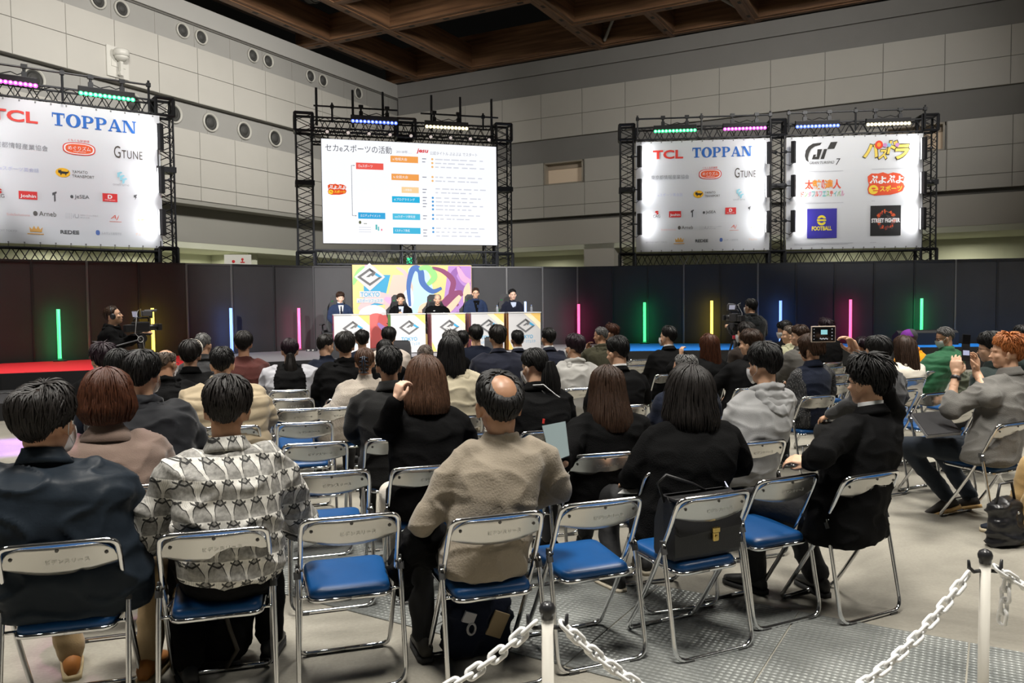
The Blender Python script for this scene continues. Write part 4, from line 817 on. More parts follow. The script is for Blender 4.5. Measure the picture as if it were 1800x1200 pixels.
rig_frame(rc, [ul_, ur_], 6.84, [(ul_ + .2, ur_ - .2, 6.58), (ul_ + .2, ur_ - .2, 3.0), (ul_ + .2, ur_ - .2, 6.30)], 'charcoal box truss frame holding the LED screen', ctruss_m, .42, .3,
          [lambda m: pipe(m, rc, rc.u(558), rc.u(703), 7.02, [rc.u(590)], 6.6, .12), lambda m: pipe(m, rc, rc.u(743), rc.u(877), 6.98, [rc.u(851)], 6.6, .12)] +
          [lambda m, x=x: m.tube([rc.at(rc.u(x), 6.5, .1), rc.at(rc.u(x), 7.5, .1)], .035, 7) for x in (563, 626, 678, 762, 812, 866)] +
          [lambda m: truss(m, rc.at(rc.u(721), 2.2, -.3), rc.at(rc.u(721), 3.4, -.3), .36, .36, (1, 0, 0)), lambda m: truss(m, rc.at(rc.u(866), 2.2, -.3), rc.at(rc.u(866), 3.4, -.3), .3, .3, (1, 0, 0)), lambda m: cornerblock(m, rc.at(rc.u(720), 6.6, -.3), .5)])
ledbar(rc, rc.u(621), rc.u(701), 6.62, .30, 'blue', 'blue LED bar above the left half of the LED screen'); ledbar(rc, rc.u(748), rc.u(822), 6.58, .30, 'amber', 'amber LED bar above the right half of the LED screen')
for k, x in enumerate((580, 616, 652, 688, 724, 758, 792, 826, 858)):
    g = empty('small_spotlight', 'small spotlight on the truss over the LED screen, %s from the left' % ordn[k], 'stage light', rc.A + rc.d * rc.u(x) + rc.n * .26 + Vector((0, 0, 6.33)), rc.rz, 'small spotlights over the LED screen')
    m = MB(); m.tube([(0, .06, .06), (0, -.05, -.02)], [.03, .055], 10); m.build('can', ctruss_m, g, True); m = MB(); m.tube([(0, -.05, -.02), (0, -.056, -.024)], .045, 10); m.build('lens', mat('spot_lens', (.6, .55, .5), .3, emit=(1, .85, .8), es=.5), g)
# green exit glow under the screen
P = px(724, 461, 31); g = empty('exit_sign', 'small lit green and white exit sign seen under the LED screen', 'sign', P, R(-10))
m = MB(); m.box((0, 0, 0), (.42, .08, .42)); m.build('sign_case', white_m, g); m = MB(); m.box((-.08, -.045, 0), (.22, .01, .34)); m.build('green_face', mat('exit_green', (.02, .5, .2), .4, emit=(.05, .8, .35), es=1.2), g)
# ------------------------------------------------------------------ folding chairs
chrome_m = mat('chair_chrome', (.78, .78, .78), .14, 1.0); plate_m2 = mat('chair_back_plate', (.60, .59, .56), .26, .85, bump=(30, .04, (1, 1, .1)))
blue_m = mat('chair_blue_vinyl', sr(14, 70, 124), .36, var=.06, vscale=(9, 9, 9)); ferr_m = mat('chair_ferrule', (.05, .05, .05), .5); screw_m = mat('chair_screw', (.10, .095, .09), .4, .6)
mark_m = mat('chair_stencil', (.72, .72, .70), .6); foot_m = mat('chair_glide', (.06, .06, .06), .6)
CW, CHH = .43, .765
def make_chair():
    g = empty('folding_chair', 'chrome folding chair', 'chair')
    hw = CW / 2 - .011
    def A(z): return -.235 + (.765 - z) / .765 * .44 - .03 * math.sin(PI * min(1, max(0, (z - .0) / .765)))
    prof = [(.0, .014), (0, .2), (0, .4), (0, .56), (0, .68)]
    up = [Vector((-hw - .004 * (1 - z), A(z), z)) for z in (.45, .58, .66)]
    low = [Vector((-hw - .008, A(z), z)) for z in (.012, .15, .30, .45)]
    # back frame: foot bar - left - over the top - right - foot bar (closed loop on the floor)
    L_ = [Vector((-hw - .006 * (1 - z), A(z), z)) for z in (.012, .10, .22, .34, .46, .58, .68)]; top = Vector((-hw + .004, A(.753), .753))
    P = L_ + [top]; Rr = [Vector((-p.x, p.y, p.z)) for p in P][::-1]
    loop = P + Rr; pts = fillet([loop[0].lerp(loop[-1], .5)] + loop + [loop[0].lerp(loop[-1], .5)], .085, 6)
    m = MB(); m.tube(pts, .0112, 10); g_ = m.build('back_frame', chrome_m, g, True)
    # rear leg frame
    Z = lambda x: [Vector((x, A(.53) - .012, .53)), Vector((x * 1.0, A(.50) - .03, .49)), Vector((x * 1.02, -.235, .012))]
    l = Z(-hw - .016); r = Z(hw + .016)
    m = MB(); m.tube(fillet([l[0], l[1], l[2], r[2], r[1], r[0]], .07, 5), .0108, 10); m.build('rear_leg_frame', chrome_m, g, True)
    for s in (-1, 1):
        m = MB(); m.tube([Vector((s * (hw + .016), A(.50) - .034 , .482)), Vector((s * (hw + .016), A(.50) - .022, .512))], .0155, 10); m.box((s * (hw + .008), A(.52), .525), (.03, .02, .03)); m.build('hinge_ferrule', ferr_m, g)
    # seat frame and cushion
    def seat_outline(k, z): return fillet([Vector((0, -.185, z))] + [Vector((a * k, b, z)) for a, b in ((.172, -.185), (.188, .19), (-.188, .19), (-.172, -.185))] + [Vector((0, -.185, z))], .05, 5)
    tilt = lambda p: Vector((p.x, p.y, p.z + p.y * .06))
    m = MB(); m.tube([tilt(p) for p in seat_outline(1., .405)], .0105, 8, closed=False)
    for s in (-1, 1): m.tube([(s * .175, -.14, .40), (s * (hw + .016), -.14, .40)], .008, 6); m.tube([(s * .178, .06, .41), (s * hw, A(.41), .41)], .008, 6)
    m.build('seat_frame', chrome_m, g, True)
    o = seat_outline(.985, 0); n = len(o); rings = []
    for k, z in ((.90, .408), (1.0, .413), (1.01, .425), (.985, .440), (.93, .448), (.7, .452), (.3, .453)): rings.append([tilt(Vector((p.x * k, .0025 + (p.y - .0025) * k, z))) for p in o[:-1]])
    m = MB(); m.loft(rings); m.build('seat', blue_m, g, True)
    # back plate: lens-shaped sheet bowed towards the rear, blue pad on its front
    def plate(off, mm, name, k=1., th=.003):
        n = 30; vs = []; 
        for j in range(7):
            for i in range(n + 1):
                t = -1 + 2 * i / n; e_ = min(.085, (1 - abs(t)) * hw); top_z = .664 + math.sqrt(max(0, .085 ** 2 - (.085 - e_) ** 2)); bot = .628 + .034 * abs(t) ** 2
                q = j / 6; z = top_z + (bot - top_z) * q; x = t * (hw - .002) * k; y = A(z) - .030 * (1 - t * t) + off; vs.append((x, y, z))
        N0 = len(vs); vs2 = vs + [(a, b + th, c) for a, b, c in vs]; fs = []
        for j in range(6):
            for i in range(n): a = j * (n + 1) + i; fs += [(a, a + n + 1, a + n + 2, a + 1), (a + N0, a + 1 + N0, a + n + 2 + N0, a + n + 1 + N0)]
        for i in range(n): fs += [(i, i + 1, i + 1 + N0, i + N0), (6 * (n + 1) + i, 6 * (n + 1) + i + N0, 6 * (n + 1) + i + 1 + N0, 6 * (n + 1) + i + 1)]
        m = MB(); m.add(vs2, fs); return m.build(name, mm, g, True)
    bp_ = plate(-.004, plate_m2, 'backrest_plate'); plate(.0, blue_m, 'back_pad', .97, .014)
    for t, z in ((-.80, .706), (0, .735), (.80, .706)):
        m = MB(); m.ell((t * hw, A(z) - .030 * (1 - t * t) - .006, z), (.0075, .004, .0075), n=10, m=6); s = m.build('screw', screw_m, g, True)
    vs, fs = text_mesh('ビデンスリース', .15, .018, 0); m = MB(); m.add([(x + .03, A(.69 + z) - .030 * (1 - ((x + .03) / hw) ** 2) - .0052, z + .685) for x, y, z in vs], fs); m.build('stencil', mark_m, g)
    for s in (-1, 1):
        for y in (-.235, A(.012)): m = MB(); m.box((s * (hw - .05), y, .007), (.05, .026, .014)); m.build('floor_glide', foot_m, g)
    return g
CH0 = make_chair(); CH_N = [0]; CHG = 'chrome folding chairs with blue seats'
BACKY = -.265
def chair_at(O, yaw, label):
    if CH_N[0] == 0:
        KIDS[CH0.name] = [(c, list(c.children)) for c in CH0.children]
        CH0.location = O; CH0.rotation_euler = (0, 0, yaw); CH0['label'] = label; CH0['group'] = CHG; g = CH0
    else: g = dup(CH0, O, yaw, label, CHG)
    CH_N[0] += 1; return g
def chair_px(x, y, yaw_deg, label=None):
    """chair whose top rail centre is seen at (x, y); returns floor origin and yaw"""
    P = pz(x, y, CHH); a = R(yaw_deg); O = Vector((P.x, P.y, 0)) - Matrix.Rotation(a, 3, 'Z') @ Vector((0, BACKY, 0))
    if label: chair_at(O, a, label)
    return O, a
# ------------------------------------------------------------------ people
def remesh(mb, vox, smooth=4, fac=.5):
    me = mb.mesh('tmp', [], True); ob = bpy.data.objects.new('tmp', me); COL.objects.link(ob)
    r = ob.modifiers.new('r', 'REMESH'); r.mode = 'VOXEL'; r.voxel_size = vox; r.use_smooth_shade = True
    if smooth: s = ob.modifiers.new('s', 'SMOOTH'); s.iterations = smooth; s.factor = fac
    dg = bpy.context.evaluated_depsgraph_get(); out = bpy.data.meshes.new_from_object(ob.evaluated_get(dg))
    n = len(out.vertices); co = np.empty(n * 3); out.vertices.foreach_get('co', co)
    fs = [tuple(p.vertices) for p in out.polygons]; nr = np.empty(n * 3); out.vertices.foreach_get('normal', nr)
    bpy.data.objects.remove(ob); bpy.data.meshes.remove(me); bpy.data.meshes.remove(out)
    return co.reshape(-1, 3), fs, nr.reshape(-1, 3)
def capsule(mb, P, r, n=12): 
    """limb through P with radii r, rounded ends"""
    P = [Vector(p) for p in P]; a = (P[0] - P[1]).normalized(); b = (P[-1] - P[-2]).normalized()
    pts = [P[0] + a * r[0] * .85] + [P[0] + a * r[0] * .5] + P + [P[-1] + b * r[-1] * .5, P[-1] + b * r[-1] * .85]; rr = [r[0] * .35, r[0] * .84] + list(r) + [r[-1] * .84, r[-1] * .35]
    mb.tube(pts, rr, n)
def bez(a, b, c, n=5): a, b, c = Vector(a), Vector(b), Vector(c); return [(1 - t) ** 2 * a + 2 * t * (1 - t) * b + t * t * c for t in [i / n for i in range(n + 1)]]

skins = {'light': mat('skin_light', sr(216, 172, 142), .48, spec=.4), 'mid': mat('skin_mid', sr(192, 146, 117), .48, spec=.4), 'tan': mat('skin_tan', sr(168, 126, 98), .42, spec=.45), 'pale': mat('skin_pale', sr(232, 190, 165), .5, spec=.4)}
def hairmat(name, c, c2=None, rough=.46):
    k = 'hair_' + name
    if k in MAT: return MAT[k]
    m = bpy.data.materials.new(k); m.use_nodes = True; N, L = nt(m); b = N['Principled BSDF']
    tc = N.new('ShaderNodeTexCoord'); mp = N.new('ShaderNodeMapping'); mp.inputs['Scale'].default_value = (260, 260, 14); L.new(tc.outputs['Object'], mp.inputs[0])
    nz = N.new('ShaderNodeTexNoise'); nz.inputs['Scale'].default_value = 1; nz.inputs['Detail'].default_value = 3; L.new(mp.outputs[0], nz.inputs['Vector'])
    cr = N.new('ShaderNodeValToRGB'); cr.color_ramp.elements[0].position = .35; cr.color_ramp.elements[1].position = .68
    c2 = c2 or tuple(min(1, k * 2.1 + .004) for k in c); cr.color_ramp.elements[0].color = (*c, 1); cr.color_ramp.elements[1].color = (*c2, 1)
    L.new(nz.outputs[0], cr.inputs[0]); L.new(cr.outputs[0], b.inputs['Base Color']); b.inputs['Roughness'].default_value = rough; b.inputs['Specular IOR Level'].default_value = .26
    bp = N.new('ShaderNodeBump'); bp.inputs['Strength'].default_value = .5; bp.inputs['Distance'].default_value = .004; L.new(nz.outputs[0], bp.inputs['Height']); L.new(bp.outputs[0], b.inputs['Normal'])
    MAT[k] = m; return m
hairmat('black', (.006, .0055, .0055), (.016, .015, .0145)); hairmat('softblack', (.010, .0085, .008), (.026, .022, .02)); hairmat('darkbrown', (.020, .010, .006), (.055, .028, .016)); hairmat('brown', (.045, .022, .013), (.12, .06, .035))
hairmat('redbrown', (.035, .012, .007), (.10, .035, .016)); hairmat('grey', (.035, .034, .033), (.20, .195, .19), .5); hairmat('ltgrey', (.10, .10, .098), (.34, .33, .32), .5); hairmat('white', (.45, .43, .40), (.75, .72, .68), .6); hairmat('orange', (.17, .050, .012), (.68, .24, .07), .5)
hairmat('orange_root', (.012, .006, .004), (.05, .02, .01)); hairmat('ash', (.06, .045, .036), (.16, .125, .10)); hairmat('purpleblack', (.012, .006, .010), (.03, .014, .022))

CRC = Vector((0, -.012, .028)); CRR = (.0795, .098, .094)
def hair_point(al, v, st, off):
    """al: azimuth, 0 = forehead, pi = nape; v: 0 crown .. 1 hem"""
    a = abs((al + PI) % (2 * PI) - PI); keys = st['hem']; d = math.degrees(a); hem = keys[-1][1]
    for (a0, h0), (a1, h1) in zip(keys, keys[1:]):
        if a0 <= d <= a1: t = (d - a0) / (a1 - a0); t = t * t * (3 - 2 * t); hem = h0 + (h1 - h0) * t; break
    tilt = st.get('crown', .22)
    if hem > -2:      # hem given as elevation (radians)
        el = PI / 2 + (hem - PI / 2) * v; drop = 0.
    else:             # hem given as drop length below the equator: -(2 + metres)
        Ld = -hem - 2; tot = .145 + Ld; q = v * tot
        if q < .145: el = PI / 2 * (1 - q / .145); drop = 0.
        else: el = 0.; drop = q - .145
    c = max(0., math.cos(el)); s = math.sin(el); c = c ** .72 if el < 0 else c
    r = [CRR[i] + off for i in range(3)]
    x = math.sin(al) * c; y = math.cos(al) * c
    if drop > 0:
        fl = st.get('flare', ((0, 1), (.1, 1.02), (.2, 1.05), (.5, 1.1)))
        k = fl[-1][1]
        for (d0, k0), (d1, k1) in zip(fl, fl[1:]):
            if d0 <= drop <= d1: k = k0 + (k1 - k0) * (drop - d0) / (d1 - d0); break
        bk = st.get('back', 0.)      # hair hanging down the back settles towards the spine
        p = Vector((x * r[0] * k, y * r[1] * (k * .96) - (bk * drop if y < 0 else bk * drop * .6), -drop))
    else: p = Vector((x * r[0], y * r[1], s * r[2]))
    p.y -= tilt * .02 * max(0, s)
    return CRC + p
Dg = math.radians
HS = {
 'short': dict(hem=[(0, Dg(38)), (50, Dg(28)), (75, Dg(2)), (92, Dg(-14)), (115, Dg(-8)), (140, Dg(-40)), (180, Dg(-58))], t=.020, cut=.82, lift=.012, ln=.30),
 'full': dict(hem=[(0, Dg(20)), (50, Dg(10)), (75, Dg(-12)), (95, Dg(-24)), (118, Dg(-24)), (140, Dg(-52)), (180, Dg(-68))], t=.028, cut=.74, lift=.014, ln=.34),
 'spiky': dict(hem=[(0, Dg(28)), (50, Dg(16)), (75, Dg(-8)), (95, Dg(-18)), (118, Dg(-16)), (140, Dg(-50)), (180, Dg(-66))], t=.028, cut=.70, lift=.036, ln=.32),
 'crop': dict(hem=[(0, Dg(40)), (50, Dg(30)), (75, Dg(4)), (92, Dg(-12)), (115, Dg(-4)), (140, Dg(-34)), (180, Dg(-50))], t=.008, cut=.5, lift=.004, ln=.2),
 'bob': dict(hem=[(0, Dg(22)), (38, Dg(10)), (62, -2.10), (100, -2.13), (180, -2.14)], t=.022, cut=.0, lift=.005, ln=.5, flare=((0, 1.0), (.06, 1.05), (.14, .96), (.2, .9))),
 'long': dict(hem=[(0, Dg(25)), (38, Dg(14)), (62, -2.22), (100, -2.27), (180, -2.28)], t=.018, cut=.0, lift=.004, ln=.55, flare=((0, 1.0), (.08, 1.08), (.2, 1.18), (.4, 1.25)), back=.12),
 'verylong': dict(hem=[(0, Dg(25)), (38, Dg(14)), (62, -2.30), (100, -2.40), (180, -2.44)], t=.018, cut=.0, lift=.005, ln=.5, flare=((0, 1.0), (.08, 1.04), (.2, 1.05), (.5, .98)), back=.16),
 'tied': dict(hem=[(0, Dg(28)), (50, Dg(20)), (75, Dg(0)), (95, Dg(-14)), (118, Dg(-12)), (140, Dg(-44)), (180, Dg(-56))], t=.012, cut=.4, lift=.003, ln=.4),
}
def hair_build(style, M, matname, parent, seed=0, n=160, over=None, bald=None, wcl=.0042, thin=0.):
    st = dict(HS[style]);
    if over: st.update(over)
    rn = random.Random(seed); na, nv = (44, 14) if n > 100 else (28, 9); na, nv = (64, 28) if bald else (na, nv); vs = []; m = MB()
    q = lambda p: Vector(((p - CRC).x / CRR[0], (p - CRC).y / CRR[1], (p - CRC).z / CRR[2]))
    def th(al, v):
        a_ = abs((al + PI) % (2 * PI) - PI) / PI; w_ = max(0, (v - .38) / .62); k = 1 - st['cut'] * (w_ * w_ * (3 - 2 * w_)) * (.55 + .45 * min(1, a_ * 2)); e = .22 + .78 * min(1, (1 - v) * 5) if st['cut'] else .55 + .45 * min(1, (1 - v) * 7)
        sub_ = 0.
        if bald: pq = hair_point(al, v, st, 0); dd = q(pq).angle(bald[0]) - bald[1] + .10 * noise.noise(pq * 45); f_ = min(1, max(0, (dd + .12) / .55)); e *= f_ * f_ * (3 - 2 * f_); sub_ = .009 * min(1, max(0, (.10 - dd) / .16))
        nz = noise.noise(Vector((math.sin(al) * 2.2, math.cos(al) * 2.2, v * 3.2 + seed * 7.1)))
        return st['t'] * k * e * (1 + .28 * nz) - sub_
    for i in range(nv + 1):
        for j in range(na):
            al = 2 * PI * j / na; v = (i + .02) / (nv + .02); vs.append(hair_point(al, v, st, th(al, v)))
    inn = []
    for i in range(nv + 1):
        for j in range(na): al = 2 * PI * j / na; v = (i + .02) / (nv + .02); inn.append(hair_point(al, v, st, -.018 if bald else -.004))
    Nn = len(vs); fs = []
    isb = (lambda p: q(p).angle(bald[0]) < bald[1]) if bald else (lambda p: False)
    for i in range(nv):
        for j in range(na):
            a, b, c, d = i * na + j, i * na + (j + 1) % na, (i + 1) * na + (j + 1) % na, (i + 1) * na + j
            fs.append((a, d, c, b)); fs.append((a + Nn, b + Nn, c + Nn, d + Nn))
    for j in range(na): a, b = nv * na + j, nv * na + (j + 1) % na; fs.append((a, a + Nn, b + Nn, b))
    fs.append(tuple(range(na)))
    m.add(vs + inn, fs, M)
    k = 0
    while k < n:
        k += 1; al = rn.uniform(-PI, PI); v0 = rn.uniform(.0, .8) ** .8 if not st['cut'] == 0 else rn.uniform(.05, .7); ln = st['ln'] * rn.uniform(.6, 1.2); v1 = min(1.0 + (.02 if st['cut'] else .012), v0 + ln)
        da = rn.gauss(0, .16) * (1 if st['cut'] else .25); lift = st['lift'] * rn.uniform(.2, 1.2) * (1.25 - .95 * v1 if st['cut'] else 1); pts = []; rr = []
        for i in range(5):
            t = i / 4; v = v0 + (v1 - v0) * t; a = al + da * t; o = th(a, min(v, 1)) + .0015 + lift * (t ** 1.3 if st['lift'] > .008 else math.sin(PI * t)); pts.append(hair_point(a, v, st, o)); rr.append(wcl * (1.0, 1.25, 1.1, .75, .12)[i])
        if bald and (isb(pts[0]) or isb(pts[2])):
            if rn.random() > thin: continue
        w0 = len(m.v); m.tube(pts, rr, 3, cap=False); m.v[w0:] = [tuple(M @ Vector(p)) for p in m.v[w0:]]
    return m.build('hair', MAT['hair_' + matname], parent, True)

def head_parts(mb, M, jaw=1., nose=1.):
    E = lambda c, r, rot=None: mb.ell(c, r, rot, 18, 12, M)
    E((0, -.012, .028), (.0765, .095, .090)); E((0, .018, -.03), (.063 * jaw, .070, .082)); E((0, .050, -.083), (.032 * jaw, .032, .028)); E((0, .020, -.078), (.050 * jaw, .055, .036))
    E((0, .078, -.012), (.0105, .022, .030), (R(20), 0, 0)); E((0, .098, -.026), (.0125 * nose, .014 * nose, .0105)); E((0, .066, .024), (.052, .020, .011)); E((0, .078, -.058), (.022, .012, .011))
    for s in (-1, 1):
        E((s * .040, .058, -.022), (.024, .022, .020)); E((s * .083, -.006, -.012), (.008, .018, .031), (0, s * R(12), s * R(-18))); E((s * .080, .0, -.032), (.010, .012, .014))
def face_bits(parent, M, matname, seed=0, smile=False):
    em = mat('eye_dark', (.012, .009, .008), .25); wm = mat('eye_white', (.70, .68, .64), .3); lm = mat('lip', sr(176, 98, 88), .5)
    for s in (-1, 1):
        m = MB(); m.ell((s * .031, .0745, .004), (.0145, .008, .0058), (0, 0, s * R(-14)), 12, 8, M); m.cur = 1; m.ell((s * .031, .0800, .004), (.0062, .005, .0058), None, 10, 8, M); m.build('eye', [wm, em], parent, True)
        m = MB(); pts = [M @ Vector((s * x, y, z)) for x, y, z in ((.014, .083, .023), (.030, .083, .028), (.047, .073, .023))]; m.tube(pts, [.0028, .0038, .0015], 5); m.build('eyebrow', MAT['hair_' + matname], parent, True)
    m = MB(); m.ell((0, .087, -.058), (.021, .006, .0045), None, 12, 8, M); m.build('lips', lm, parent, True)
def glasses(parent, M, c=(.02, .02, .02), rim=.0016):
    m = MB(); P = lambda *p: M @ Vector(p)
    for s in (-1, 1):
        m.tube([P(s * .033 + .023 * math.cos(a), .098 - abs(.023 * math.cos(a) + s * .033) * .12, .003 + .017 * math.sin(a)) for a in [2 * PI * i / 18 for i in range(18)]], rim, 5, closed=True)
        m.tube([P(s * .056, .090, .008), P(s * .082, .06, .010), P(s * .087, -.005, .006), P(s * .084, -.025, -.012)], rim, 5)
    m.tube([P(-.010, .101, .006), P(.010, .101, .006)], rim, 5); return m.build('glasses', mat('frame_%d' % int(c[0] * 100), c, .3, .5), parent, True)
def face_mask(parent, M):
    m = MB(); rings = []
    for i in range(9):
        al = R(-72 + 18 * i); rings.append([])
        for j in range(7):
            t = j / 6; z = .0 - .112 * t; r = .088 + .016 * math.sin(PI * (t * .8 + .1)) - .012 * t; rings[-1].append(M @ Vector((math.sin(al) * r * .86, .018 + math.cos(al) * r * (1.0 - .1 * t), z * (1 - .35 * abs(al) / R(72)) - .014 * abs(al) / R(72))))
    n = 7; vs = [p for r in rings for p in r]; fs = [(i * n + j, i * n + j + 1, (i + 1) * n + j + 1, (i + 1) * n + j) for i in range(8) for j in range(6)]
    m.add(vs, fs)
    for s in (-1, 1): m.tube([M @ Vector((s * .080, .04, -.016)), M @ Vector((s * .088, -.0, .012)), M @ Vector((s * .090, -.02, .0)), M @ Vector((s * .087, -.016, -.034)), M @ Vector((s * .074, .04, -.07))], .0014, 4)
    o = m.build('face_mask', mat('mask_white', (.74, .75, .77), .8), parent, True); return o

def hand(mb, W, d, pn, side, curl=.5, k=1., spread=.12, thumb=.6):
    """right-sized hand at wrist W: fingers along d, palm facing pn; side = +1 puts the thumb on (d x pn) side"""
    d = Vector(d).normalized(); pn = Vector(pn); pn = (pn - d * pn.dot(d)).normalized(); s = d.cross(pn) * side
    A = lambda x, y, z: Vector(W) + (d * y + s * x + pn * z) * k
    capsule(mb, [A(-.004, -.03, 0), A(-.002, .0, 0), A(0, .015, 0)], [.026 * k, .025 * k, .026 * k], 10)
    for i in range(5):
        x = -.030 + .0150 * i; capsule(mb, [A(x * .62, .012, 0), A(x, .055, -.003 + .002 * abs(i - 2)), A(x * 1.04, .084, 0)], [.014 * k, .0145 * k, .0115 * k], 8)
    mb.ell(A(.018, .030, .012), (.018 * k, .022 * k, .016 * k), None, 10, 8)
    for i, (x, L_, r) in enumerate(((.030, .072, .0082), (.010, .080, .0086), (-.010, .074, .0082), (-.029, .058, .0072))):
        c = curl[i] if hasattr(curl, '__len__') else curl; p = A(x, .086, 0); a = (i - 1.4) * -spread; dirv = (d * math.cos(a) + s * math.sin(a)); pts = [A(x, .072, 0), p]; rr = [r * 1.05 * k, r * k]; ang = 0
        for fr_, bend in ((.45, .55), (.31, .75), (.24, .5)):
            ang += c * bend * 1.6; p = p + (dirv * math.cos(ang) + pn * math.sin(ang)) * (L_ * fr_ * k); pts.append(p); rr.append(r * (1 - .12 * len(pts) / 5) * k)
        capsule(mb, pts, rr, 8)
    t0 = A(.024, .012, .006); t1 = A(.046, .040, .006 + .020 * thumb); t2 = A(.052 - .012 * thumb, .066, .010 + .036 * thumb); t3 = A(.050 - .026 * thumb, .088, .012 + .042 * thumb)
    capsule(mb, [t0, t1, t2, t3], [.014 * k, .0115 * k, .0098 * k, .0078 * k], 8)

def cloth_finish(co, nr, amp, fr, seed, quilt=0., hz=0.):
    out = []; sd = seed * 3.7
    for p, n in zip(co, nr):
        v = Vector(p); a = noise.noise(Vector((v.x * fr + sd, v.y * fr, v.z * fr * .55))) + .5 * noise.noise(Vector((v.x * fr * 2.1, v.y * fr * 2.1 + sd, v.z * fr * 1.6)))
        d = amp * a
        w = noise.noise(Vector((v.x * 3 + sd, v.y * 3, v.z * 9 + .8 * v.x))); d += amp * .9 * (abs(w) ** .5 * (1 if w > 0 else -1))
        if amp > .004: rg = 1 - abs(noise.noise(Vector((v.x * fr * .8 + sd, v.y * fr * .8 + 3.1, v.z * fr * 1.5 + .9 * v.x)))); d += amp * 1.5 * (rg ** 7 - .18)
        if quilt: d += quilt * (abs(math.sin(v.z * hz + .6 * noise.noise(v * 4))) ** .6 - .6)
        out.append((p[0] + n[0] * d, p[1] + n[1] * d, p[2] + n[2] * d))
    return out
PEOPLE = []
def person(label, O, yaw, T, **k):
    """O: floor point of the seat, yaw: facing, T: world point at the top of the head. Built in the seat's own frame (x right, y forward)."""
    seed = len(PEOPLE) + 1; rn = random.Random(seed); near = k.get('near', 1)
    g = empty('person', label, 'person', O, yaw); PEOPLE.append(g)
    Mi = (Matrix.Translation(O) @ Matrix.Rotation(yaw, 4, 'Z')).inverted(); t = Mi @ Vector(T)
    hs = k.get('hs', 1.); hy, hp, hr = [R(a) for a in k.get('head', (0, 0, 0))]     # head yaw (+ = to the left), pitch (+ = looking down), roll
    HC = Vector((t.x, t.y, t.z - .128 * hs)); standing = k.get('standing', False)
    MH = Matrix.Translation(HC) @ Matrix.Rotation(hy, 4, 'Z') @ Matrix.Rotation(-hp, 4, 'X') @ Matrix.Rotation(hr, 4, 'Y') @ Matrix.Scale(hs, 4)
    seat = k.get('seat', .44); fz = k.get('floor', 0.)
    hip = Vector((k.get('hipx', 0.), k.get('hipy', -.06), seat + .10)) if not standing else Vector((t.x, t.y - .02, fz + .92))
    NB = HC + Vector((0, -.030, -(.150 - k.get('up', 0.)) * hs)) - Vector((0, .02 * hp, 0)) if not k.get('nb') else Vector(k['nb'])        # base of the neck
    sw = k.get('sw', .19); bulk = k.get('bulk', 1.); lean = k.get('lean', 0.)
    mid = hip.lerp(NB, .5) + Vector((0, -.035 + lean, 0))
    sp = lambda q: (1 - q) ** 2 * hip + 2 * q * (1 - q) * mid + q * q * NB
    sd = k.get('turn', 0.); tx = Vector((math.cos(R(sd)), math.sin(R(sd)), 0))         # shoulder line
    ty = Vector((-tx.y, tx.x, 0)); shz = k.get('shrug', 0.)
    SHL = NB + Vector((0, -.01, -.055 + shz)) - tx * (sw - .015); SHR = NB + Vector((0, -.01, -.055 + shz)) + tx * (sw - .015)
    # arms
    arms = []
    for side, Sp, key in ((-1, SHL, 'armL'), (1, SHR, 'armR')):
        a = k.get(key) or {}
        el = a.get('elbow'); wr = a.get('wrist')
        if wr is None: wr = Vector((side * (.10 + rn.uniform(-.02, .05)), hip.y + .34 + rn.uniform(-.05, .05), seat + .19)) if not standing else Vector((Sp.x + side * .05, Sp.y + .12, fz + .85))
        elif hasattr(wr, 'x') is False and wr[0] == 'w': wr = Mi @ Vector(wr[1])
        if el is None:
            el = Vector((Sp.x + side * (.075 + k.get('elbowout', 0.)), Sp.y + .02 + k.get('elbowy', 0.), (Sp.z + wr.z) / 2 - .06 + .02))
            el.z = max(el.z, seat + .22) if not standing else el.z
        elif hasattr(el, 'x') is False and el[0] == 'w': el = Mi @ Vector(el[1])
        arms.append((side, Sp, Vector(el), Vector(wr), a))
    # --- legs
    knx = k.get('kneex', .13); legs = []
    for side in (-1, 1):
        lk = k.get('legL' if side < 0 else 'legR') or {}
        if standing: hp0 = hip + Vector((side * .09, 0, -.03)); kn = hip + Vector((side * .11, .02, -.46)); an = Vector((hip.x + side * .12, hip.y - .01, fz + .09))
        else:
            hp0 = hip + Vector((side * .09, .02, -.02)); kn = Vector(lk.get('knee', (hip.x + side * knx, hip.y + .46, seat + .05))); an = Vector(lk.get('ankle', (hip.x + side * (knx + .0), hip.y + .42, .085)))
        legs.append((side, hp0, kn, an, lk))
    # --- body (skin): one mesh
    skin = skins[k.get('skin', 'mid')]; mb = MB(); hv = k.get('hvox', .009 if near else .012)
    head_parts(mb, MH, k.get('jaw', 1.), k.get('nose', 1.))
    nk = k.get('neck', 1.); p0 = MH @ Vector((0, -.020, -.055)); capsule(mb, [p0, p0.lerp(NB, .6) + Vector((0, -.004, 0)), NB + Vector((0, .0, -.04))], [.058 * nk * hs, .059 * nk, .068 * nk], 14)
    co, fs, nr = remesh(mb, hv, 3); body = MB(); body.add([tuple(p) for p in co], fs)
    mb = MB(); rings = []
    for q, w, d in ((.0, .14, .10), (.25, .13, .085), (.6, .145, .085), (.85, .15, .08), (.97, .07, .06)):
        c = sp(q); rings.append([c + tx * (w * bulk * math.cos(b)) + ty * (d * math.sin(b)) for b in [2 * PI * i / 16 for i in range(16)]])
    mb.loft(rings)
    for side, Sp, el, wr, a in arms: capsule(mb, [Sp - tx * side * .03, Sp.lerp(el, .5), el], [.045, .042, .036]); capsule(mb, [el, el.lerp(wr, .35), wr], [.036, .040, .026])
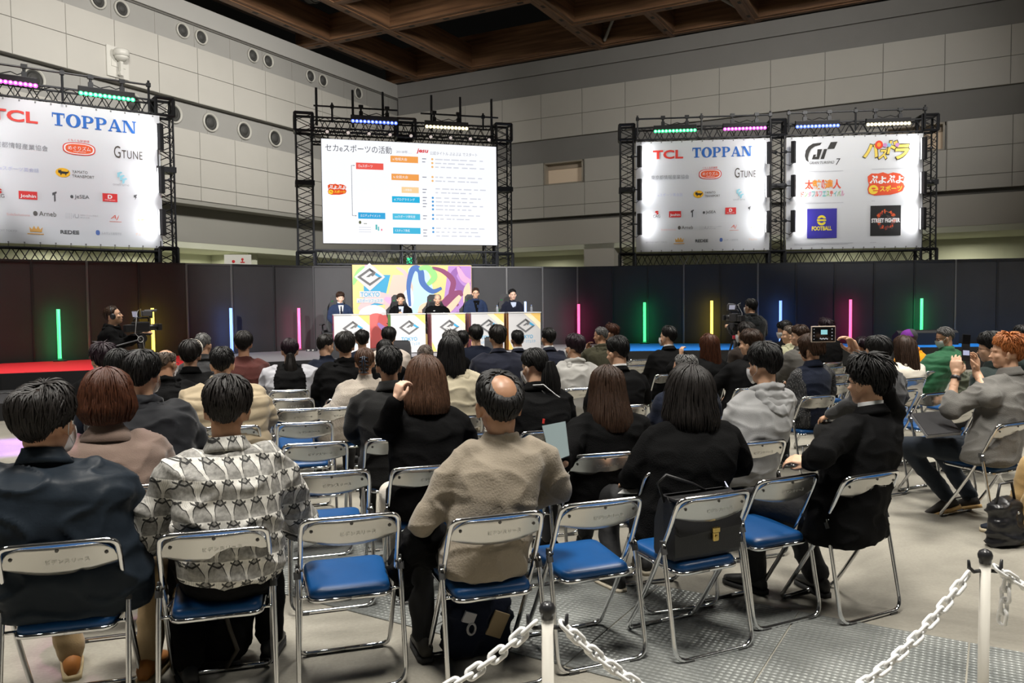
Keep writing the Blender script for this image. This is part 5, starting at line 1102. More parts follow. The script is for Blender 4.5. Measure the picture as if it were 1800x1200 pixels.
    for side, h0, kn, an, lk in legs: capsule(mb, [h0, h0.lerp(kn, .5), kn], [.065, .062, .048]); capsule(mb, [kn, kn.lerp(an, .35), an, an + Vector((0, .06, -.03))], [.045, .046, .030, .03])
    co, fs, nr = remesh(mb, .022, 2); body.add([tuple(p) for p in co], fs)
    for side, Sp, el, wr, a in arms:
        mb = MB(); d = a.get('dir'); d = (wr - el).normalized() if d is None else Vector(d)
        pn = a.get('palm', (0, 0, -1)); hand(mb, wr, d, pn, a.get('thumb_side', 1), a.get('curl', .55), a.get('hk', 1.0), a.get('spread', .1), a.get('thumb', .6))
        fo = a.get('fore'); capsule(mb, [wr - (wr - el).normalized() * .10, wr], [.032, .026], 12)
        co, fs, nr = remesh(mb, a.get('vox', .011 if near else .014), 2); body.add([tuple(p) for p in co], fs)
    body.build('body', skin, g, True)
    # --- upper garment
    cl = k['top']; tm = cl['m']; mb = MB(); rings = []; hem = cl.get('hem', -.10); ext = cl.get('ext', 0.); b = bulk
    prof = cl.get('prof') or [(0., .185, .145), (.10, .185, .145), (.30, .172, .130), (.55, .185, .130), (.74, .195, .125), (.86, .180, .110), (.945, .112, .085), (1.0, .068, .066)]
    ks = sw / .19
    def ring(c, w, d, e=.85):
        f = lambda x: math.copysign(abs(x) ** e, x)
        return [c + tx * (w * f(math.cos(a))) + ty * (d * f(math.sin(a))) for a in [2 * PI * i / 28 for i in range(28)]]
    c0 = sp(0); fl = cl.get('flare', 0.)
    rings.append(ring(c0 + Vector((0, 0, hem)), (.17 + fl) * b * ks, (.13 + fl) * b)); rings.append(ring(c0 + Vector((0, 0, hem * .8)), (.190 + fl) * b * ks, (.150 + fl) * b)); 
    for q, w, d in prof:
        kk = b if q < .9 else 1.; c = sp(q); rings.append(ring(c + Vector((0, -.01 * math.sin(PI * q), 0)), (w + ext) * kk * (ks if q < .95 else 1), (d + ext) * kk))
    mb.loft(rings)
    ar = cl.get('arm', 1.)
    for side, Sp, el, wr, a in arms:
        S0 = Sp - tx * side * .05 + Vector((0, 0, -.012)); sl = a.get('sleeve', 1.0); r0 = (.070 + ext) * ar; r1 = (.058 + ext * .8) * ar; r2 = (.046 + ext * .6) * ar
        capsule(mb, [S0, Sp.lerp(el, .25), Sp.lerp(el, .6), el], [r0 * .95, r0 * 1.02, r0 * .93, r1], 14)
        if sl > .0: e2 = el.lerp(wr, .90 * sl); capsule(mb, [el, el.lerp(e2, .35), e2], [r1, r1 * .98, r2], 14)
    nbz = NB + Vector((0, 0, .0)); kind = cl.get('kind', 'crew')
    p0 = MH @ Vector((0, -.02, -.06)); ax = (p0 - NB).normalized()
    def nring(c, rx, ry, dz=0.): return [c + Vector((rx * math.cos(a), ry * math.sin(a), dz * math.sin(a))) for a in [2 * PI * i / 24 for i in range(24)]]
    if kind in ('crew', 'sweater'): mb.tube(nring(NB + ax * .012, .072, .068, -.012), .014, 8, closed=True)
    if kind == 'turtle': mb.loft([nring(NB - ax * .03, .078, .076), nring(NB + ax * .02, .070, .068), nring(NB + ax * .055, .066, .066)])
    if kind in ('collar', 'suit', 'bigcollar'): mb.loft([nring(NB - ax * .03, .092, .088, -.016), nring(NB + ax * .012, .076, .075, -.016)])
    if kind == 'puffer': mb.loft([nring(NB - ax * .05, .115, .105), nring(NB + ax * .005, .095, .092), nring(NB + ax * .055, .086, .086), nring(NB + ax * .08, .078, .078)])
    hoodmb = None
    if kind == 'hood':
        main_mb, mb = mb, MB()
        kh = cl.get('hk', 1.); mb.tube(nring(NB + Vector((0, .0, .004)), .085 * kh, .080 * kh, -.022), .030 * kh, 10, closed=True)
        mb.tube([NB + Vector((.105 * kh * math.sin(a), -.075 - .055 * math.cos(a) * kh, -.005 - .135 * kh * max(0, math.cos(a)) ** .8)) for a in [R(-95 + 19 * i) for i in range(11)]], [.024 + .026 * math.sin(PI * i / 10) * kh for i in range(11)], 12)
        mb.ell(NB + Vector((0, -.095, -.065)), (.088 * kh, .040, .080 * kh), (R(-14), 0, 0)); hoodmb, mb = mb, main_mb
    vox = cl.get('vox', .0125 if near == 2 else .017 if near else .022)
    co, fs, nr = remesh(mb, vox, cl.get('smooth', 6 if kind != 'hood' else 3))
    co = cloth_finish(co, nr, cl.get('amp', .0055), cl.get('fr', 7.), seed, cl.get('quilt', 0.), cl.get('qf', 40.))
    gm = MB(); gm.add(co, fs)
    if hoodmb: hco, hfs, hnr = remesh(hoodmb, .010 if near else .016, 2); hco = cloth_finish(hco, hnr, .008, 11., seed + 9); hm = MB(); hm.add(hco, hfs); hm.build('hood', tm, g, True)
    names = {'suit': 'suit_jacket', 'collar': 'jacket', 'hood': 'hooded_top', 'puffer': 'puffer_jacket', 'bigcollar': 'coat', 'turtle': 'cardigan', 'crew': 'sweater', 'sweater': 'sweater'}
    gar = gm.build(cl.get('name', names.get(kind, 'jacket')), tm if not isinstance(tm, list) else tm, g, True)
    if cl.get('sleeve2'):
        lim = sw * cl['sleeve2']; idx = []
        for f in gar.data.polygons: idx.append(1 if abs((f.center - sp(.6)).dot(tx)) > lim * (1 - .25 * max(0, (f.center.z - NB.z + .12) / .12)) else 0)
        gar.data.polygons.foreach_set('material_index', idx)
    if kind in ('collar', 'suit', 'bigcollar'):
        kc = {'collar': (.046, .100, .022), 'suit': (.036, .096, .016), 'bigcollar': (.052, .142, .050)}[kind]; hgt, ro, dr = kc; m = MB()
        m.loft([nring(NB - ax * .0, .066, .066, -.014), nring(NB + ax * hgt * .7, .0655, .0655, -.014), nring(NB + ax * hgt, .068, .068, -.014), nring(NB + ax * (hgt + .004), .0735, .073, -.014), nring(NB + ax * (hgt * .7), .080, .079, -.016), nring(NB + ax * (.012 - dr * .3), (.080 + ro) / 2 + .006, (.079 + ro * .94) / 2 + .006, -.022), nring(NB - ax * dr, ro + .010, ro * .92 + .010, -.030), nring(NB - ax * (dr + .004), ro + .004, ro * .92 + .004, -.030), nring(NB - ax * (dr - .012), ro - .012, ro * .9 - .010, -.028)], cap=False)
        co = cloth_finish(np.array([tuple(p) for p in m.v]), np.zeros((len(m.v), 3)) + np.array([0, 0, 1.]), .004, 9., seed); m.v = co; m.build('collar', tm if not isinstance(tm, list) else tm[0], g, True)
    if cl.get('shirt'):      # shirt collar band standing inside the jacket collar
        m = MB(); m.loft([nring(NB - ax * .02, .075, .072, -.01), nring(NB + ax * .036, .066, .065, -.012), nring(NB + ax * .058, .0655, .0645, -.014), nring(NB + ax * .058, .060, .059, -.014), nring(NB - ax * .0, .058, .058)], cap=False); m.build('shirt_collar', cl['shirt'], g, True)
    for side, Sp, el, wr, a in arms:
        if a.get('cuff'): m = MB(); p = el.lerp(wr, .9); q = el.lerp(wr, .97); m.tube([p, q], [.036, .033], 14); m.build('shirt_cuff', a['cuff'], g, True)
    # --- trousers and shoes
    pm = k.get('pants', mat('trouser_black', (.012, .012, .013), .8, bump=(60, .2))); mb = MB(); lw = k.get('legw', 1.)
    mb.ell(hip + Vector((0, .0, -.015)), (.178 * b * ks, .135 * b, .105))
    for side, h0, kn, an, lk in legs:
        capsule(mb, [h0, h0.lerp(kn, .5), kn], [.092 * lw, .086 * lw, .070 * lw], 14); capsule(mb, [kn, kn.lerp(an, .35), an + (kn - an) * .05], [.068 * lw, .066 * lw, .056 * lw], 14)
    co, fs, nr = remesh(mb, .017 if near else .026, 4); co = cloth_finish(co, nr, .005, 8., seed + 50); m = MB(); m.add(co, fs); m.build(k.get('pants_name', 'trousers'), pm, g, True)
    if k.get('skirt'):
        mb = MB(); mb.ell(hip + Vector((0, .0, -.03)), (.2, .16, .11)); capsule(mb, [hip + Vector((0, .1, -.02)), Vector((hip.x, hip.y + .42, seat + .02))], [.16, .15], 18); capsule(mb, [Vector((hip.x, hip.y + .40, seat + .0)), Vector((hip.x + k.get('skirtx', 0.), hip.y + .36, .2))], [.15, .16], 18)
        co, fs, nr = remesh(mb, .02, 5); co = cloth_finish(co, nr, .008, 7., seed + 70); m = MB(); m.add(co, fs); m.build('skirt', k['skirt'], g, True)
    if near or standing:
        shm = k.get('shoe', mat('shoe_black', (.012, .012, .012), .45)); som = k.get('sole', mat('sole_dark', (.03, .03, .03), .7))
        for side, h0, kn, an, lk in legs:
            fy = R(lk.get('toe', -side * 12)); F = Matrix.Translation((an.x, an.y, 0)) @ Matrix.Rotation(fy, 4, 'Z') @ Matrix.Translation((0, 0, max(0, an.z - .085))) @ Matrix.Rotation(R(-lk.get('heel', 0)), 4, 'X')
            m = MB(); rings = []
            for y, w, h in ((-.075, .022, .05), (-.06, .034, .085), (-.01, .038, .095), (.05, .041, .075), (.11, .045, .055), (.16, .040, .042), (.195, .018, .03)): rings.append([F @ Vector((w * math.cos(a), y, .018 + max(0, h * (.5 + .5 * math.sin(a))))) for a in [2 * PI * i / 14 for i in range(14)]])
            m.loft(rings); m.cur = 1; rings = []
            for y, w in ((-.082, .024), (-.06, .037), (-.0, .041), (.06, .045), (.12, .048), (.17, .040), (.202, .018)): rings.append([F @ Vector(p) for p in ((w, y, .0), (w, y, .026), (-w, y, .026), (-w, y, .0))])
            m.loft(rings); m.build('shoe', [shm, som], g, True)
    # --- hair and what is worn on the head
    if k.get('hair'):
        h = k['hair']; hair_build(h[0], MH, h[1], g, seed, h[2] if len(h) > 2 else (420 if near == 2 else 170 if near else 60), k.get('hairover'), k.get('bald'), k.get('wcl', .0042), k.get('thin', 0.))
    if k.get('face'): face_bits(g, MH, k['hair'][1] if k.get('hair') else 'grey')
    if k.get('glasses'): glasses(g, MH, k['glasses'] if hasattr(k['glasses'], '__len__') else (.02, .02, .02))
    if k.get('mask'): face_mask(g, MH)
    g_info = dict(g=g, MH=MH, NB=NB, SHL=SHL, SHR=SHR, hip=hip, Mi=Mi, arms=arms, sp=sp, seat=seat, tx=tx, ty=ty); return g_info
# ------------------------------------------------------------------ the audience
def cloth(n, c, rough=.85, sc=70, st=.25, sheen=.15, var=.10): return mat('cloth_' + n, c, rough, spec=.09, bump=(sc, st), sheen=sheen, var=var, vscale=(5, 5, 5))
blk = cloth('black', (.0035, .0035, .0038), sheen=.0); wool = cloth('black_wool', (.0035, .0035, .0037), .9, 160, .5, .0); suitb = cloth('black_suit', (.0035, .0035, .0038), .8, 120, .2, .0); navy = cloth('navy', (.008, .011, .022), sheen=.05); navy2 = cloth('navy_suit', (.010, .012, .024), .75, 120, .2)
nylon = cloth('navy_nylon', (.016, .022, .030), .42, 14, .35, 0.); oat = cloth('oatmeal_knit', sr(140, 130, 115), .9, 110, .35, .2, .08); mauve = cloth('mauve_wool', sr(122, 104, 94), .9, 220, .4, .3); beige = cloth('beige_down', sr(176, 160, 133), .7, 12, .3)
cream = cloth('cream_knit', sr(205, 192, 176), .95, 0, 0, .3) if False else mat('cloth_cream_knit', sr(182, 171, 158), .95, bump=(150, .9, (1, 1, .35)), sheen=.3, var=.08, vscale=(40, 40, 40)); parka = cloth('cream_parka', sr(182, 172, 148), .75, 16, .4); greyh = cloth('grey_marl', sr(150, 150, 150), .9, 300, .4, .2, .12); lgreyh = cloth('light_grey_marl', sr(172, 170, 166), .9, 300, .4, .2, .1)
char = cloth('charcoal_wool', (.016, .016, .016), .9, 180, .4, .12); maroon = cloth('maroon_knit', sr(78, 42, 38), .9, 160, .4); olive = cloth('olive', sr(62, 60, 46), .85, 40, .3); grey = cloth('grey_cotton', sr(112, 110, 106), .88, 130, .3); green = cloth('green_down', sr(42, 92, 62), .6, 12, .3); dkgrey = cloth('dark_grey', (.040, .040, .042), .8, 60, .3); brgrey = cloth('brown_grey_wool', (.075, .070, .062), .9, 160, .4)
khaki = cloth('khaki_chino', sr(166, 142, 106), .8, 120, .2); denim = cloth('dark_denim', (.020, .026, .036), .8, 160, .3); shirtw = mat('shirt_white', (.72, .72, .72), .7); dkgreen = cloth('dark_green', (.022, .032, .030)); yellow = cloth('amber_nylon', sr(245, 160, 20), .6, 12, .3); olive2 = cloth('olive_nylon', sr(70, 74, 60), .6, 14, .35); offw = cloth('off_white_fleece', sr(214, 206, 192), .9, 120, .4)
purple_tint = cloth('sleeve_grey_satin', sr(172, 172, 178), .5, 20, .3)
dots = bpy.data.materials.new('cloth_dotted'); dots.use_nodes = True; N, L_ = nt(dots); b = N['Principled BSDF']; tc = N.new('ShaderNodeTexCoord'); vo = N.new('ShaderNodeTexVoronoi'); vo.inputs['Scale'].default_value = 95; vo.inputs['Randomness'].default_value = .15
cr = N.new('ShaderNodeValToRGB'); cr.color_ramp.elements[0].position = .16; cr.color_ramp.elements[0].color = (.55, .55, .55, 1); cr.color_ramp.elements[1].position = .21; cr.color_ramp.elements[1].color = (.012, .012, .013, 1); L_.new(tc.outputs['Object'], vo.inputs['Vector']); L_.new(vo.outputs['Distance'], cr.inputs[0]); L_.new(cr.outputs[0], b.inputs['Base Color']); b.inputs['Roughness'].default_value = .85
# shirt with rows of pale fluted flower shapes outlined in black
def flower_cloth():
    m = bpy.data.materials.new('cloth_flower_print'); m.use_nodes = True; N, L = nt(m); b = N['Principled BSDF']; b.inputs['Roughness'].default_value = .75
    tc = N.new('ShaderNodeTexCoord'); wn = N.new('ShaderNodeTexNoise'); wn.inputs['Scale'].default_value = 9; L.new(tc.outputs['Object'], wn.inputs['Vector'])
    ad = N.new('ShaderNodeVectorMath'); ad.operation = 'MULTIPLY_ADD'; ad.inputs[1].default_value = (.022, .022, .022); L.new(wn.outputs['Color'], ad.inputs[0]); L.new(tc.outputs['Object'], ad.inputs[2])
    se = N.new('ShaderNodeSeparateXYZ'); L.new(ad.outputs[0], se.inputs[0])
    def mth(op, a, b_=None, c=None):
        n = N.new('ShaderNodeMath'); n.operation = op
        for i, v in enumerate((a, b_, c)):
            if v is None: continue
            if isinstance(v, (int, float)): n.inputs[i].default_value = v
            else: L.new(v, n.inputs[i])
        return n.outputs[0]
    zz = mth('MULTIPLY', se.outputs[2], 12.5); row = mth('FLOOR', zz); v = mth('FRACT', zz)
    xs = mth('ADD', mth('MULTIPLY', mth('ADD', se.outputs[0], mth('MULTIPLY', se.outputs[1], .6)), 13.5), mth('MULTIPLY', row, .5)); u = mth('ABSOLUTE', mth('SUBTRACT', mth('FRACT', xs), .5))
    edge = mth('ADD', .06, mth('MULTIPLY', mth('POWER', v, 2.0), .36))          # petal half-width grows upward
    dline = mth('ABSOLUTE', mth('SUBTRACT', u, edge)); ink1 = mth('MULTIPLY', mth('LESS_THAN', dline, mth('MULTIPLY', v, .05)), mth('GREATER_THAN', v, .22))
    tip = mth('LESS_THAN', mth('ABSOLUTE', mth('SUBTRACT', mth('ADD', v, mth('MULTIPLY', u, .55)), .99)), .055)
    inside = mth('LESS_THAN', u, edge)
    shade = mth('MULTIPLY', inside, mth('ADD', .25, mth('MULTIPLY', mth('ABSOLUTE', mth('SINE', mth('MULTIPLY', u, 46.))), .30)))
    wv = N.new('ShaderNodeTexNoise'); wv.inputs['Scale'].default_value = 60; L.new(tc.outputs['Object'], wv.inputs['Vector'])
    base = mth('ADD', mth('ADD', mth('MULTIPLY', wv.outputs[0], .44), .05), mth('MULTIPLY', shade, mth('ADD', .55, mth('MULTIPLY', v, .45))))
    dark = mth('SUBTRACT', 1.0, mth('MULTIPLY', mth('MAXIMUM', ink1, mth('MULTIPLY', tip, mth('GREATER_THAN', u, .16))), .93)); col = mth('MULTIPLY', base, dark)
    cb = N.new('ShaderNodeCombineColor'); L.new(col, cb.inputs[0]); L.new(mth('MULTIPLY', col, .97), cb.inputs[1]); L.new(mth('MULTIPLY', col, .90), cb.inputs[2]); L.new(cb.outputs[0], b.inputs['Base Color']); return m
flower = flower_cloth()
INFO = {}; YD = 17.
def fit(l):
    l = 'folding chair under the ' + l
    while len(l.split()) > 16:
        k = max(l.rfind(w) for w in (' with ', ' at ', ' by ', ' behind ', ' in the ', ' and ', ' wearing ', ' right ', ' near ', ' before ', ' touching ', ' holding ', ' raising ', ' left ', ' below ', ',')); l = l[:k]
    return l
def seat(key, label, hx, hy, chair=None, s=None, yaw=YD, dl=-.05, clabel=None, nochair=False, **k):
    cl = None if nochair else (fit(label))
    if chair: O, a = chair_px(chair[0], chair[1], yaw, cl)
    else:
        O = ground(px(hx + k.pop('cx', 0), 600, FPX / s)); a = R(yaw)
        if cl: chair_at(O, a, cl)
    d = (O - CP).dot(FW) + dl; T = px(hx, hy, d)
    INFO[key] = person(label, O, a, T, **k); return INFO[key]
H = lambda *a: a
# ---- nearest row
seat('p1', 'person in a navy jacket with thinning black hair at the left photo edge', 77, 678, (98, 955), dl=-.02, near=2, hs=1.21, up=.034, sw=.235, bulk=1.2, top=dict(m=nylon, kind='collar', amp=.011, fr=6, hem=-.12, ext=.012), pants=khaki, hair=('full', 'softblack', 520), bald=(Vector((-.1, -.42, .9)), .30), thin=.75, skin='mid', mask=True, head=(-16, 6, 0), shoe=mat('shoe_tan', sr(176, 112, 50), .6), sole=mat('sole_cream', sr(200, 180, 140), .7), elbowout=.05, hipy=-.02,
     legL=dict(knee=(-.17, .40, .50), ankle=(-.10, .36, .085)), legR=dict(knee=(.26, .36, .50), ankle=(.24, .20, .085)))
seat('p2', 'person in a black and white flower print shirt in the nearest row', 398, 667, (375, 934), dl=-.02, near=2, hs=1.04, sw=.20, bulk=1.06, hipx=.05, top=dict(m=flower, kind='collar', amp=.010, fr=6, hem=-.02, ext=.012), hair=('full', 'softblack', 560), hairover=dict(t=.022, lift=.016), skin='tan', glasses=(.02, .02, .02), elbowout=.075, head=(-6, 14, 3), shrug=.01, armR=dict(elbow=(.36, .12, .66), wrist=(.24, .36, .62)), armL=dict(elbow=(-.30, .06, .68), wrist=(-.16, .34, .62)), pants=blk, legR=dict(knee=(.19, .40, .49), ankle=(.20, .30, .085)), legL=dict(knee=(-.17, .40, .49), ankle=(-.14, .10, .085)), legw=1.2)
seat('p3', 'person with a bald crown in an oatmeal grey sweater', 876, 654, (880, 906), yaw=20, dl=.02, near=2, hs=1.20, up=.030, sw=.195, bulk=1.04, top=dict(m=oat, kind='sweater', amp=.008, fr=6, hem=-.09, ext=.006), hair=('short', 'black', 520), hairover=dict(hem=[(0, Dg(42)), (50, Dg(30)), (75, Dg(0)), (92, Dg(-14)), (112, Dg(-16)), (140, Dg(-52)), (180, Dg(-66))], t=.020, lift=.003), bald=(Vector((.08, -.70, .71)), .72), skin='tan', head=(-3, 4, 0), elbowout=.03, hipy=-.03, armL=dict(elbow=(-.26, .04, .67), wrist=(-.17, .30, .62)), legL=dict(knee=(-.20, .38, .50), ankle=(-.22, .22, .085), toe=-4), legR=dict(knee=(.15, .42, .50), ankle=(.10, .40, .085)), shoe=mat('shoe_dark_olive', (.035, .032, .026), .6))
seat('p4', 'person in a black suit with tousled black hair raising a phone', 1523, 632, (1545, 832), yaw=27, dl=.06, near=2, hs=1.03, sw=.21, bulk=1.1, top=dict(m=suitb, kind='suit', amp=.007, hem=-.16, ext=.012, flare=.02, shirt=shirtw), hair=('spiky', 'black', 760), wcl=.0048, hairover=dict(t=.034), skin='light', glasses=True, head=(9, 4, 0), turn=8, hvox=.007,
     armR=dict(elbow=('w', px(1552, 690, 4.40)), wrist=('w', px(1506, 622, 4.66)), dir=(-.42, .12, .92), palm=(-.82, .30, -.35), thumb_side=-1, curl=(.62, .55, .5, .5), vox=.0048, sleeve=.12, thumb=.9, spread=.12), armL=dict(elbow=('w', px(1440, 800, 3.95)), wrist=('w', px(1424, 812, 4.22)), dir=(-.5, .8, .1), palm=(.3, .2, -.9), vox=.006, curl=.5), legL=dict(knee=(-.22, .42, .50), ankle=(-.24, .36, .085)), legR=dict(knee=(.05, .42, .50), ankle=(.05, .16, .085)), legw=1.25)
seat('p12', 'person with wavy black shoulder length hair in a black wool coat', 1210, 646, (1203, 826), dl=-.10, near=2, hs=1.08, sw=.205, bulk=1.14, hipy=-.21, lean=-.03, top=dict(m=wool, kind='crew', name='coat', amp=.006, hem=-.14, ext=.022, flare=.03), hair=('long', 'softblack', 700), hairover=dict(hem=[(0, Dg(25)), (38, Dg(14)), (62, -2.17), (100, -2.20), (180, -2.19)], t=.026, lift=.012, flare=((0, 1.04), (.08, 1.12), (.16, 1.22), (.3, 1.2))), wcl=.005, skin='light', head=(4, -4, 2), elbowout=.05, clabel='chrome folding chair with a blue seat under the person with wavy black hair', legL=dict(knee=(-.16, .40, .50), ankle=(-.20, .18, .085)), legR=dict(knee=(.12, .42, .5), ankle=(.10, .40, .085)), shoe=mat('shoe_black_suede', (.014, .014, .014), .7), sole=mat('sole_pale', sr(190, 180, 160), .7))
# ---- second row
seat('p5', 'person with a reddish brown bob in a mauve grey wool coat', 188, 655, (196, 857), dl=.0, near=2, hs=1.12, sw=.215, bulk=1.14, top=dict(m=mauve, kind='bigcollar', amp=.008, hem=-.14, ext=.018, flare=.01), hair=('bob', 'redbrown', 620), hairover=dict(t=.03, flare=((0, 1.04), (.06, 1.1), (.14, 1.02), (.2, .95))), skin='light', head=(-4, 4, 0), glasses=(.3, .3, .35))
seat('p6', 'person with straight brown hair in a black sweater touching the hair', 746, 628, (756, 819), dl=.03, near=2, hs=1.06, sw=.195, bulk=1.06, top=dict(m=blk, kind='sweater', amp=.006, hem=-.10, ext=.014), hair=('long', 'brown', 760), hairover=dict(hem=[(0, Dg(25)), (38, Dg(14)), (62, -2.18), (100, -2.20), (180, -2.20)], t=.022, flare=((0, 1.03), (.08, 1.12), (.16, 1.26), (.3, 1.38))), skin='pale', head=(-2, 2, 0), pants=offw,
     armL=dict(elbow=('w', px(678, 752, 4.50)), wrist=('w', px(696, 703, 4.42)), dir=(.25, -.05, .97), palm=(.92, .3, -.1), thumb_side=-1, curl=(.75, .8, .85, .9), vox=.005, thumb=.5), clabel='chrome folding chair with a blue seat under the person with straight brown hair')
seat('p9', 'person with long dark brown hair in a black coat holding papers', 1067, 645, (1065, 797), dl=.03, near=2, hs=1.03, sw=.20, bulk=1.06, top=dict(m=wool, kind='bigcollar', amp=.006, hem=-.12, ext=.016, flare=.01), hair=('long', 'darkbrown', 720), hairover=dict(t=.02, flare=((0, 1.0), (.08, 1.1), (.18, 1.28), (.3, 1.5))), skin='light', head=(-10, 4, 0), armL=dict(elbow=('w', px(985, 815, 4.60)), wrist=('w', px(988, 806, 4.42)), dir=(-.2, .3, .9), palm=(.2, .9, 0), vox=.008, curl=.5), clabel='chrome folding chair with a blue seat under the person with long dark brown hair', shoe=blk)
seat('p10', 'person in a grey hooded sweatshirt wearing a white mask, near the right', 1341, 608, (1342, 775), yaw=20, dl=.04, near=2, hs=1.04, sw=.205, bulk=1.06, top=dict(m=greyh, kind='hood', amp=.008, hem=-.08, ext=.012), hair=('full', 'black', 620), hairover=dict(t=.03), skin='light', mask=True, head=(16, 8, 0), elbowout=.04, pants=brgrey, clabel='chrome folding chair with a blue seat under the person in the grey hooded sweatshirt near the right', armR=dict(elbow=(.28, .12, .66), wrist=(.22, .36, .64), vox=.007))
seat('p11', 'person with orange dyed hair in a grey top photographing with a flip phone', 1768, 590, (1792, 742), yaw=28, dl=.08, near=2, hs=1.03, sw=.20, bulk=1.1, top=dict(m=grey, kind='collar', name='shirt_jacket', amp=.008, hem=-.10, ext=.014, flare=.02), hair=('spiky', 'orange', 900), wcl=.0050, hairover=dict(t=.022, lift=.034, crown=.6), skin='light', head=(40, 2, 0), jaw=1.06, turn=6, hvox=.006,
     armL=dict(elbow=('w', px(1668, 722, 5.90)), wrist=('w', px(1681, 657, 5.98)), dir=(.20, .12, 1.), palm=(.9, .4, 0), thumb_side=-1, curl=(.55, .5, .4, .35), vox=.0055, sleeve=.45, thumb=.9, spread=.05, hk=1.08), armR=dict(elbow=('w', px(1738, 700, 5.80)), wrist=('w', px(1716, 652, 6.02)), dir=(-.05, .1, 1.), palm=(-.9, .3, -.1), thumb_side=1, curl=(.4, .45, .5, .55), vox=.0055, sleeve=.35, thumb=1.0, hk=1.05), pants=denim, legL=dict(knee=(-.26, .46, .52), ankle=(-.06, .20, .11), heel=26, toe=30), legR=dict(knee=(.10, .46, .5), ankle=(.14, .16, .11), heel=20), shoe=mat('shoe_brown_black', (.022, .018, .016), .7), sole=mat('sole_gum', sr(196, 160, 104), .7))
# ---- third and fourth rows
seat('p13', 'person in a black hooded down jacket behind the mauve coat', 251, 622, None, 290, dl=.0, near=1, hs=1.05, sw=.225, bulk=1.2, top=dict(m=cloth('black_down', (.014, .015, .018), .6, 10, .4), kind='hood', name='down_jacket', amp=.010, ext=.02, quilt=.004, qf=34), hair=('full', 'black', 300), hairover=dict(t=.03), skin='light', mask=True, head=(-14, 4, 0), top_shirt=None)
seat('p7', 'person in a charcoal wool coat behind the knitted cardigan', 683, 613, (699, 769), dl=.0, near=2, sw=.205, bulk=1.08, top=dict(m=char, kind='collar', name='coat', amp=.005, hem=-.14, ext=.014), hair=('short', 'black', 420), hairover=dict(t=.022, lift=.014), skin='mid', head=(-2, 2, 0))
seat('p36', 'person in a black coat with tied black hair, a white mask and a shoulder bag', 938, 615, (968, 756), dl=.06, near=2, hs=1.02, sw=.205, bulk=1.1, top=dict(m=blk, kind='collar', name='coat', amp=.007, ext=.016, hem=-.12), hair=('tied', 'black', 360), hairover=dict(t=.016), skin='light', mask=True, head=(30, 14, 0))
seat('p14', 'person in a beige quilted down jacket', 390, 613, (405, 749), dl=.0, near=2, sw=.225, bulk=1.24, top=dict(m=beige, kind='puffer', amp=.006, ext=.024, quilt=.013, qf=36), hair=('short', 'black', 360), hairover=dict(t=.02), skin='light', head=(-4, 8, 0), elbowout=.05)
seat('p17', 'person with black hair seated just ahead of the mauve coat', 210, 618, None, 240, dl=.0, near=1, sw=.20, top=dict(m=navy, kind='crew', ext=.012), hair=('full', 'black', 240), skin='light', head=(-8, 0, 0))
seat('p29', 'person with long black hair in a cream hooded parka', 792, 592, (806, 731), dl=.0, near=2, hs=1.02, sw=.195, bulk=1.08, top=dict(m=parka, kind='hood', name='parka', amp=.009, ext=.018), hair=('long', 'black', 520), hairover=dict(t=.02, hem=[(0, Dg(25)), (38, Dg(14)), (62, -2.20), (100, -2.22), (180, -2.22)]), skin='light', head=(-4, -2, 0))
seat('p40', 'person in a black suit with a white collar looking down to the left', 1084, 595, (1104, 712), yaw=18, dl=.0, near=2, hs=1.04, sw=.205, bulk=1.06, top=dict(m=suitb, kind='suit', amp=.006, ext=.012, shirt=shirtw), hair=('short', 'black', 360), hairover=dict(t=.026), skin='light', head=(24, 14, 0))
seat('p42', 'person with thin grey hair in a dark navy jacket', 1203, 621, None, 218, yaw=19, dl=.0, near=1, hs=1.04, sw=.21, bulk=1.14, cx=-14, top=dict(m=navy, kind='collar', ext=.014), hair=('crop', 'grey', 260), bald=(Vector((.1, -.1, 1)), .42), thin=.5, skin='mid', head=(24, 6, 0))
seat('p49', 'person with a brown bob in a dark coat with dotted sleeves', 1424, 590, (1445, 695), yaw=24, dl=.02, near=2, hs=1.03, sw=.185, bulk=1.0, top=dict(m=[navy, dots], kind='collar', name='coat', amp=.005, ext=.012, sleeve2=.86), hair=('bob', 'darkbrown', 420), hairover=dict(t=.028, hem=[(0, Dg(22)), (38, Dg(10)), (62, -2.05), (85, -2.02), (110, -2.09), (180, -2.09)]), skin='light', head=(32, 6, 0))
seat('p52', 'person with black hair in a dark grey jacket right of the tousled hair', 1541, 594, (1572, 714), yaw=24, dl=.02, near=1, sw=.205, bulk=1.1, top=dict(m=dkgrey, kind='collar', ext=.014, amp=.009), hair=('full', 'black', 300), skin='light', head=(20, 6, 0))
seat('p56', 'person with black hair and glasses in a dark green jacket beside the orange hair', 1741, 587, None, 190, yaw=28, dl=.02, near=1, hs=1.08, sw=.205, bulk=1.06, top=dict(m=dkgreen, kind='collar', ext=.014), hair=('full', 'black', 320), hairover=dict(t=.03), skin='light', glasses=True, head=(36, 8, 0), cx=4)
